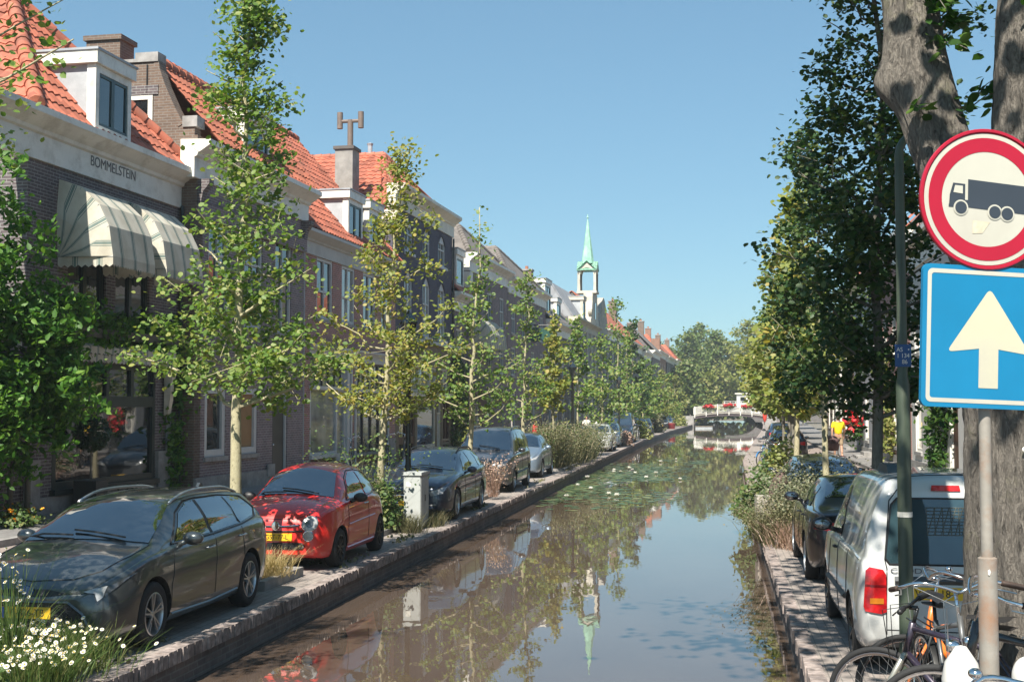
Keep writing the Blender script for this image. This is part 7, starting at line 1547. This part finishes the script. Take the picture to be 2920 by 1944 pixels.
# crown above the picture: limbs and clumps overhead that shade the right quay
rr = random.Random(8); mb = MB(); C = []
for k in range(58):
    a = rr.uniform(0, 2*PI); R = rr.uniform(1.5, 6.8); cx, cy = 2.3+R*math.cos(a)*.85, 10.0+R*math.sin(a)*1.2; cz = rr.uniform(7.2, 13.5)
    if cx < -2.6+.12*(cz-7): continue
    cz = max(cz, 2.45+.40*cy+.9)
    s_ = Vector(rr.choice([W(1.2, 9, 6.2), W(.9, 9.3, 7.6), W(2.3, 8, 6.6), W(2.8, 7.6, 8.5)])); e = Vector(W(cx, cy, cz)); mid = s_.lerp(e, .5)+Vector((0, 0, .5)); mb.tube([s_, mid, e], [.05, .03, .012], 5, cap=False)
    for j in range(7): q = mid.lerp(e, rr.uniform(.1, 1.15)); C.append((q.x+rr.gauss(0, .5), q.y+rr.gauss(0, .5), q.z+rr.gauss(0, .25)))
mb.build('branches', BARK_D, el)
g = np.random.default_rng(3); C = np.array(C); P = np.repeat(C, 30, 0)+g.normal(size=(len(C)*30, 3))*np.array([.42, .42, .25]); P = P[(P[:, 2]+zb) > 2.45+.385*np.maximum(P[:, 1]+8.3, 0)+.25]
V, F = leaf_arrays(P, .13, g); mesh_np('crown', V, F, LEAF_E, el)
# epicormic sprays on the limbs
mb = MB(); L = []; N_ = []
def spray(base, tip, n, ls=.075):
    b_, e = Vector(base), Vector(tip); mid = b_.lerp(e, .5)+Vector((0, 0, .03)); mb.tube([b_, mid, e], [.006, .004, .002], 4, cap=False)
    for i in range(n): q = b_.lerp(mid, (i/n)*2) if i < n/2 else mid.lerp(e, (i/n)*2-1); L.append((q.x+rr.gauss(0, .035), q.y+rr.gauss(0, .035), q.z+rr.gauss(0, .035)))
for (x0, y0, z0, x1, y1, z1, n) in ((1.50, 8.6, 4.95, 1.58, 8.45, 5.15, 10), (1.48, 8.62, 5.05, 1.63, 8.5, 4.88, 12), (1.47, 8.6, 4.85, 1.62, 8.4, 4.75, 12), (1.45, 8.62, 5.25, 1.66, 8.5, 5.35, 12), (1.42, 8.6, 5.2, 1.50, 8.4, 5.0, 14), (1.44, 8.6, 5.35, 1.60, 8.45, 5.42, 12), (1.40, 8.6, 5.4, 1.52, 8.4, 5.3, 14), (1.55, 8.62, 5.3, 1.70, 8.6, 5.22, 8), (1.6, 8.55, 5.4, 1.74, 8.5, 5.5, 8),
        (1.66, 8.5, 4.42, 1.80, 8.3, 4.55, 7), (1.66, 8.5, 4.40, 1.82, 8.35, 4.45, 7), (1.38, 8.5, 4.32, 1.24, 8.35, 4.40, 5), (1.95, 8.02, 4.9, 1.95, 7.8, 4.72, 10), (2.0, 8.0, 4.75, 1.98, 7.75, 4.55, 16), (2.02, 8.0, 4.6, 2.08, 7.7, 4.45, 16), (2.05, 8.0, 4.5, 2.0, 7.7, 4.35, 16), (2.1, 8.0, 4.9, 2.2, 7.7, 5.0, 12), (2.0, 8.0, 4.45, 2.1, 7.7, 4.25, 18), (1.9, 8.0, 5.25, 2.05, 7.8, 5.38, 14), (2.1, 7.95, 4.4, 2.2, 7.65, 4.3, 16)): spray(W(x0, y0, z0), W(x1, y1, z1), n)
mb.build('twigs', BARK_D, el); g = np.random.default_rng(4); V, F = leaf_arrays(np.repeat(np.array(L), 2, 0)+g.normal(size=(len(L)*2, 3))*.03, .055, g, long=1.35); mesh_np('leaf_sprays', V, F, LEAF_E, el)
tg = MB(); tg.ell((0, 0, 0), (.022, .01, .018), 8, 6); o = tg.build('tree_tag', WHITE, el); o.location = W(1.80, 7.86, 2.2)

# ---------------------------------------------------------------- bushes, grasses, flowers
def bush(name, label, x, y, z, rx, ry, h, leaf, n, ls, seed, cat='bush', group=None, stems=True, up=.3, lump=9, flowers=None, zmin=.03):
    g = np.random.default_rng(seed); t = thing(name, label, cat, (x, y, z), 0, group)
    cs = g.normal(size=(lump, 3)); cs /= np.linalg.norm(cs, axis=1)[:, None]; cs[:, 2] = np.abs(cs[:, 2]); cs = cs*np.array([rx, ry, h*.8])*g.uniform(.35, .75, (lump, 1)); cs = np.vstack([cs, [[0, 0, h*.4]]])
    k = g.integers(0, len(cs), n); d = g.normal(size=(n, 3)); d /= np.linalg.norm(d, axis=1)[:, None]; rad_ = (.45+.12*g.normal(size=n)*1.6)[:, None]
    P = cs[k]+d*rad_*np.array([rx, ry, h*.62]); P[:, 2] = np.abs(P[:, 2]-zmin)+zmin; V, F = leaf_arrays(P, ls, g, up=up, nrm=d*.6); mesh_np('foliage', V, F, leaf, t)
    if stems:
        mb = MB(); 
        for q in P[::max(1, n//60)]: mb.tube([(q[0]*.15, q[1]*.15, 0), (q[0]*.6, q[1]*.6, q[2]*.55), tuple(q)], [.012, .008, .003], 4, cap=False)
        mb.build('stems', BARK_D, t)
    if flowers:
        fm_, nf, fs, zlo = flowers; ok = P[P[:, 2] > zlo*h]; q = ok[g.choice(len(ok), min(nf, len(ok)), replace=False)]*np.array([1.06, 1.06, 1.05])
        V, F = leaf_arrays(np.repeat(q, 4, 0)+g.normal(size=(len(q)*4, 3))*fs*.25, fs, g, up=1.2, long=1); mesh_np('flowers', V, F, fm_, t)
    return t
def grass(name, label, x, y, z, rx, ry, h, leaf, n, w, seed, cat='grass tuft', group=None, lean=.5, heads=None, kind=None):
    """upright blades and stalks fanning from the ground"""
    g = np.random.default_rng(seed); t = thing(name, label, cat, (x, y, z), 0, group)
    b = g.normal(size=(n, 2))*np.array([rx, ry])*.42; d = g.normal(size=(n, 2))*lean+b*.6/np.array([rx, ry]); hh_ = h*g.uniform(.45, 1.0, n); a = g.uniform(0, PI, n); wv = np.stack([np.cos(a), np.sin(a)], 1)*w
    z0 = np.zeros(n); B1 = np.column_stack([b+wv, z0]); B0 = np.column_stack([b-wv, z0]); m_ = b+d*hh_[:, None]*.35; M1 = np.column_stack([m_+wv*.8, hh_*.6]); M0 = np.column_stack([m_-wv*.8, hh_*.6]); e = b+d*hh_[:, None]*.95; T1 = np.column_stack([e+wv*.15, hh_]); T0 = np.column_stack([e-wv*.15, hh_])
    V = np.stack([B0, B1, M1, M0, T1, T0], 1).reshape(-1, 3); i = np.arange(n)[:, None]*6; F = np.concatenate([i+np.array([[0, 1, 2, 3]]), i+np.array([[3, 2, 4, 5]])], 0); mesh_np('blades', V, F, leaf, t)
    if heads:
        for (hm, frac, hs, k, spread) in heads:
            idx = g.choice(n, int(n*frac), replace=False); q = np.column_stack([e[idx], hh_[idx]]); P = np.repeat(q, k, 0)+g.normal(size=(len(q)*k, 3))*np.array([hs*spread, hs*spread, hs*spread*2.2]); V, F = leaf_arrays(P, hs, g, up=.8, long=1.0); mesh_np('flower_heads', V, F, hm, t)
    return t
DAISY = leafmat('daisy_white', (.70, .68, .58), (.82, .80, .72), (.78, .66, .30), .1); PURP = leafmat('purple_flower', (.22, .04, .28), (.30, .07, .36), None, .2); ORF = leafmat('orange_flower', (.75, .28, .02), (.80, .36, .03), None, .2)
REDF = leafmat('red_geranium', (.55, .015, .03), (.68, .03, .04), (.72, .12, .12), .2); YELF = leafmat('yellow_bloom', (.55, .45, .05), (.65, .52, .08), None, .2); WHF = leafmat('hydrangea_white', (.66, .64, .54), (.76, .74, .66), (.6, .62, .46), .15)
FERN = leafmat('feathery_green', (.05, .10, .02), (.10, .16, .04), (.20, .20, .08), .3)
def daisies(label, x, y, rx, ry, h, n, seed, nf):
    g = np.random.default_rng(seed); t = grass('daisy_clump', label, x, y, .09, rx, ry, h, FERN, n, .004, seed, 'flowers', 'flower clumps at the bottom left', lean=.35)
    q = np.column_stack([g.normal(size=(nf, 2))*np.array([rx, ry])*.55, h*(.55+.45*g.random(nf))]); V = []; F = []; Y_ = MB()
    for p in q:
        nrm = Vector((g.normal()*.5, -.45+g.normal()*.4, .8)).normalized(); u = nrm.orthogonal().normalized(); v = nrm.cross(u); c = Vector(p); k = 9; r0 = .012+.010*g.random()
        for i in range(k):
            a0 = 2*PI*i/k; da = .30; b_ = len(V)
            for rr0, aa in ((.3, a0), (1, a0-da), (1.1, a0), (1, a0+da)): V.append(tuple(c+(u*math.cos(aa)+v*math.sin(aa))*r0*rr0))
            F.append((b_, b_+1, b_+2, b_+3))
        Y_.lathe([(.008, .0), (.006, .005), (0, .006)], (0, 0, 0), 'z', 6)
        R = Matrix((u, v, nrm)).transposed()
        for j in range(len(Y_.v)-18, len(Y_.v)): Y_.v[j] = tuple(R @ Vector(Y_.v[j])+c)
    mesh_np('petals', np.array(V), np.array(F), PETAL, t); Y_.build('flower_centres', YEL, t)
    mb = MB(); [mb.tube([(p[0]*.5, p[1]*.5, 0), (p[0]*.85, p[1]*.85, p[2]*.6), tuple(p)], [.004, .003, .002], 3, cap=False) for p in q]; mb.build('stalks', FERN, t); return t
daisies('dense clump of white daisies before the right front corner of the dark grey estate', -5.95, 10.75, .55, .45, .42, 1500, 71, 150)
daisies('tall loose white daisies in front of the yellow plate of the dark grey estate', -6.22, 10.55, .13, .2, 1.10, 130, 72, 30)
daisies('pale withering daisies at the edge of the left quay, lowest in the picture', -5.72, 10.1,     .34, .45, .36, 1100, 73, 110)
bush('flower_clump', 'dark green clump with purple flowers in the bottom left corner', -6.5, 9.7, .09, .75, .6, .52, LEAF_B, 2200, .045, 74, 'flowers', 'flower clumps at the bottom left', lump=12, flowers=(PURP, 46, .045, .3))
grass('dry_grass_tuft', 'pale dry grass tuft in the bed between the dark grey estate and the red hatchback', -6.2, 16.95, .11, .34, .3, .42, DRYG, 700, .004, 75, lean=.55)
bush('shrub', 'green leafy bush left of the pale grey utility cabinet', -6.55, 24.3, .08, .42, .6, 1.2, LEAF_B, 3600, .055, 76, 'bush', lump=14, up=.5); 
grass('grass_tuft', 'grassy tuft at the foot of the utility cabinet', -5.95, 24.3, .0, .32, .35, .42, GRASSY, 420, .005, 77, lean=.5); grass('grass_tuft', 'low grassy weeds behind the utility cabinet by the quay edge', -5.75, 25.7, .0, .2, .5, .35, GRASSY, 380, .005, 78, lean=.5)
grass('weed_clump', 'tall twiggy weed rising behind the bush beside the yellowing tree', -6.9, 24.4, .08, .35, .5, 1.7, LAV, 120, .006, 70, 'weeds', lean=.25, heads=[(LEAF_B, .7, .05, 7, 1.6)])
grass('pink_shrub', 'pinkish feathery shrub between the dark blue estate and the people carrier', -5.85, 33.2, .08, .15, .28, .95, PINKG, 130, .005, 79, 'shrub', lean=.25, heads=[(PINKG, .8, .035, 7, 1.5)])
for i, (x, y, rx, ry, h, lf, lb) in enumerate(((-6.5, 50.0, .8, 1.3, 1.55, GRASSY, 'tall seeding grasses at the near end of the long bed'), (-6.3, 53.4, .85, 1.6, 1.5, GRASSY, 'tall brownish grasses in the middle of the long bed'), (-6.2, 57.0, .7, 1.5, 1.45, LAV, 'grey green stalky plants toward the far end of the long bed'), (-6.2, 60.2, .7, 1.1, 1.25, GRASSY, 'grasses at the far end of the long bed before the white hatchback'))):
    grass('tall_grass', lb, x, y, .08, rx, ry, h, lf, 900, .010, 80+i, 'tall grass', 'tall grasses in the long bed', lean=.28, heads=[(lf, .55, .05, 8, 1.7), (LEAF_B, .12, .05, 6, 1.6)])
bush('shrub', 'bright green bush behind the tall grasses of the long bed', -7.1, 58.5, .08, .7, .8, 2.0, LEAF_FY, 1500, .10, 85); bush('shrub', 'dark green bush at the near end of the long bed', -7.0, 48.8, .08, .8, .8, 1.75, LEAF_B, 1800, .09, 86)
for i, (x, y, h, lf, lb) in enumerate(((-5.9, 80.9, 1.2, PINKG, 'reddish brown shrub beside the mid blue hatchback'), (-5.9, 99.5, 2.0, LEAF_FY, 'bright green shrub past the dark blue van'), (-5.7, 122.0, 2.3, GRASSY, 'tall brownish green shrub before the far blue cars'), (-4.6, 165.0, 2.0, LEAF_FY, 'yellow flowering shrub by the footbridge'))):
    bush('shrub', lb, x, y, 0, .8, 1.0, h, lf, 1100, .12+.0004*y, 130+i)
RGB_ = 'plants on the right quay'
grass('lavender_clump', 'grey green lavender spikes beside the black saloon', 1.5, 24.2, .08, .5, .9, 1.0, LAV, 520, .006, 91, 'plants', RGB_, lean=.22, heads=[(LAV, .7, .035, 9, 1.4)])
grass('lavender_clump', 'tall grey green spikes in front of the grey blue estate', 1.9, 25.8, .08, .5, .4, 1.25, LAV, 300, .006, 92, 'plants', RGB_, lean=.16, heads=[(LAV, .8, .04, 10, 1.5)])
grass('grass_tuft', 'pale grasses hanging over the canal edge before the concrete block', .98, 23.6, .0, .3, .9, .75, GRASSY, 620, .006, 93, 'grass tuft', RGB_, lean=.55, heads=[(GRASSY, .5, .03, 6, 1.5)]); grass('grass_tuft', 'reddish brown weeds at the near corner of the right planting bed', 1.25, 22.6, .0, .35, .5, .55, PINKG, 300, .006, 94, 'grass tuft', RGB_, lean=.5)
bush('shrub', 'rounded green shrub leaning over the canal beyond the concrete block', 1.0, 28.9, .0, .55, .9, 1.35, LEAF_B, 2600, .075, 95, 'bush', RGB_, lump=14); bush('shrub', 'low green shrub trailing over the wall beside the rounded shrub', 1.0, 27.7, -.25, .35, .6, .7, LEAF_B, 1300, .065, 96, 'bush', RGB_)
bush('shrub', 'bright green upright shrub between the tree trunks of the right bank', 2.0, 37.5, 0, .6, .7, 2.1, LEAF_FY, 1300, .09, 97, 'bush', RGB_); bush('shrub', 'dark green shrub by the parked bicycles of the right bank', 1.9, 45.5, 0, .6, 1.0, 1.5, LEAF_B, 1000, .10, 98, 'bush', RGB_)
bush('hydrangea', 'white hydrangea bush in front of the house with the green door', 4.55, 26.5, .38, .75, .9, 1.0, LEAF_B, 2000, .09, 99, 'bush', RGB_, flowers=(WHF, 26, .13, .45)); bush('hydrangea', 'larger white hydrangea bush right of the first, near the tree trunk', 5.3, 25.2, .4, .8, .9, 1.1, LEAF_B, 2000, .09, 100, 'bush', RGB_, flowers=(WHF, 30, .13, .45))
bush('hydrangea', 'cream hydrangea bush partly hidden behind the tree trunk', 5.2, 21.6, .42, .7, .7, 1.0, LEAF_B, 1400, .09, 101, 'bush', RGB_, flowers=(WHF, 22, .13, .4))
# climbers
def climber(label, pts, n, ls, leaf, seed, spread=(.25, .9, .55), cat='climbing plant', stems=None, loc=None):
    g = np.random.default_rng(seed); t = thing('climbing_plant', label, cat, loc or (0, 0, 0)); P = np.array(pts, float); sub = np.repeat(P, 9, 0); sub = sub+g.normal(size=sub.shape)*np.array(spread); sub[:, 2] -= np.abs(g.normal(size=len(sub)))*.12; k = g.integers(0, len(sub), n); Q = sub[k]+g.normal(size=(n, 3))*np.array([min(.13, spread[0]), .15, .13]); Q[:, 2] = np.maximum(Q[:, 2], .1)
    V, F = leaf_arrays(Q, ls, g, up=.2, long=1.5); mesh_np('foliage', V, F, leaf, t)
    if stems: mb = MB(); [mb.tube(s, [.06, .05, .035], 7) for s in stems]; mb.build('stems', BARK_D, t, smooth=True)
    return t
fx = FX(22)
climber('lush green wisteria covering the wall left of the dark shop window', [(fx+.25, 20.2, z) for z in (1.6, 2.4, 3.2, 4.0, 4.8, 5.6, 6.2)]+[(fx+.5, 20.8, z) for z in (1.8, 2.4, 3.2, 4.0, 4.8)]+[(fx+.75, 21.2, z) for z in (2.4, 3.0, 3.6, 4.2)]+[(fx+.85, 21.6, z) for z in (3.0, 3.5)], 13000, .072, LEAF_V, 110, (.30, .42, .42), stems=[[(fx+.3, 21.0, .35), (fx+.25, 21.1, 1.2), (fx+.35, 21.3, 2.4)], [(fx+.35, 21.5, .35), (fx+.3, 21.6, 1.2), (fx+.3, 21.5, 2.6)], [(fx+.3, 20.4, .35), (fx+.3, 20.5, 1.2), (fx+.4, 20.6, 2.8)]])
fx = FX(26); climber('band of dark creeper above the retracted shop awning', [(fx+.12, y, 4.1+.05*math.sin(y*3)) for y in np.arange(22.8, 28.0, .3)]+[(fx+.15, 27.9, z) for z in np.arange(.8, 4.2, .4)], 3600, .075, LEAF_V, 111, (.10, .22, .16))
fx = FX(54.9); climber('ivy on the narrow low house beside the ochre shop front', [(fx+.15, y, z) for y in (54.9, 55.6, 56.2) for z in np.arange(.8, 4.6, .5)], 2200, .10, LEAF_B, 112, (.14, .3, .3))
climber('ivy around the door of the white plastered house', [(6.2, y, z) for y in (36.5, 37.3) for z in np.arange(.8, 4.4, .5)]+[(6.15, 29.5, z) for z in np.arange(.8, 3.4, .5)], 2600, .09, LEAF_E, 113, (.12, .35, .3))
climber('trailing green creeper on the grey plastered house', [(6.2, 47.0+.2*k, 1.2+.35*k) for k in range(9)], 900, .10, LEAF_FY, 114, (.12, .25, .2))
# tub plants and small flowers by the facades
g = np.random.default_rng(9); d = g.normal(size=(1400, 3)); d /= np.linalg.norm(d, axis=1)[:, None]; V, F = leaf_arrays(d*.36*g.uniform(.8, 1.05, (1400, 1))+np.array([0, 0, 1.55]), .045, g, nrm=d); mesh_np('clipped_ball', V, F, LEAF_D, tb); mb = MB(); mb.tube([(0, 0, .6), (0, 0, 1.4)], .018, 6); mb.build('stem', BARK_D, tb)
bush('low_shrub', 'low dark shrub at the foot of the shop wall by the square planter', FX(25.5)+.35, 25.4, .42, .25, .7, .45, LEAF_D, 700, .05, 115); bush('flower_clump', 'small clump of orange flowers under the wisteria', FX(21)+.75, 20.6, .38, .45, .6, .5, LEAF_B, 900, .05, 116, 'flowers', flowers=(ORF, 24, .05, .3))
bush('potted_shrub', 'yellow green potted shrub by the people carrier near the facades', FX(52)+1.4, 51.9, .36, .4, .4, 1.5, LEAF_Y, 500, .09, 117)
# flower boxes on the footbridge, hanging basket
BOXM = mat('flower_box_brown', (.12, .07, .05), .8)
for i, (x, lb) in enumerate(((-1.0, 'left red flower box on the railing of the white footbridge'), (1.8, 'middle red flower box on the railing of the white footbridge'), (4.3, 'right red flower box on the railing of the white footbridge'))):
    t = thing('flower_box', lb, 'flower box', (x, by-.14, dz(x)+.62), 0, 'red flower boxes on the footbridge'); mb = MB(); mb.box(-.65, .65, -.12, .1, 0, .22); mb.build('box', BOXM, t)
    g = np.random.default_rng(120+i); q = g.normal(size=(260, 3))*np.array([.36, .10, .10])+np.array([0, -.05, .33]); V, F = leaf_arrays(q, .17, g); mesh_np('blooms', V, F, REDF, t); q = g.normal(size=(130, 3))*np.array([.38, .10, .12])+np.array([0, -.08, .12]); V, F = leaf_arrays(q, .16, g); mesh_np('leaves', V, F, LEAF_B, t)
hb_ = thing('hanging_basket', 'hanging basket of red flowers beside the person in the yellow T-shirt', 'hanging basket', (6.0, 57.0, 1.9)); g = np.random.default_rng(125); q = g.normal(size=(220, 3))*np.array([.22, .25, .26]); V, F = leaf_arrays(q, .15, g); mesh_np('blooms', V, F, REDF, hb_); q = g.normal(size=(260, 3))*np.array([.22, .25, .3])+np.array([0, 0, -.4]); V, F = leaf_arrays(q, .14, g); mesh_np('leaves', V, F, LEAF_E, hb_)
mb = MB(); mb.tube([(0, 0, .7), (.3, 0, .7)], .012, 6); mb.tube([(0, 0, .7), (0, 0, .1)], .006, 5); mb.build('bracket', BLACKM, hb_)
ru = thing('folded_parasol', 'folded red parasol at the right end of the footbridge', 'parasol', (5.6, 150, .0)); mb = MB(); mb.lathe([(.05, .7), (.20, .95), (.26, 1.5), (.14, 2.3), (.02, 2.5)], (0, 0, 0), 'z', 12); mb.build('canopy', mat('red_cloth', (.60, .05, .03), .8), ru, smooth=True); mb = MB(); mb.tube([(0, 0, 0), (0, 0, 2.6)], .03, 8); mb.build('pole', STEEL, ru)
# weeds along the walls and quay joints: nobody could count them
g = np.random.default_rng(77); n = 2600; y = g.uniform(9, 60, n); P = np.column_stack([np.where(g.random(n) < .5, LE(0)-.25-np.abs(g.normal(0, .08, n)), -5.55-g.random(n)*1.9), y, np.abs(g.normal(0, .02, n))+.01]); keep = (np.sin(y*1.7)+np.sin(y*.63+1)) > .75; V, F = leaf_arrays(P[keep], .05, g, up=.2); tag(mesh_np('weeds', V, F, GRASSY), 'small weeds growing in the joints of the left quay', 'weeds', kind='stuff')
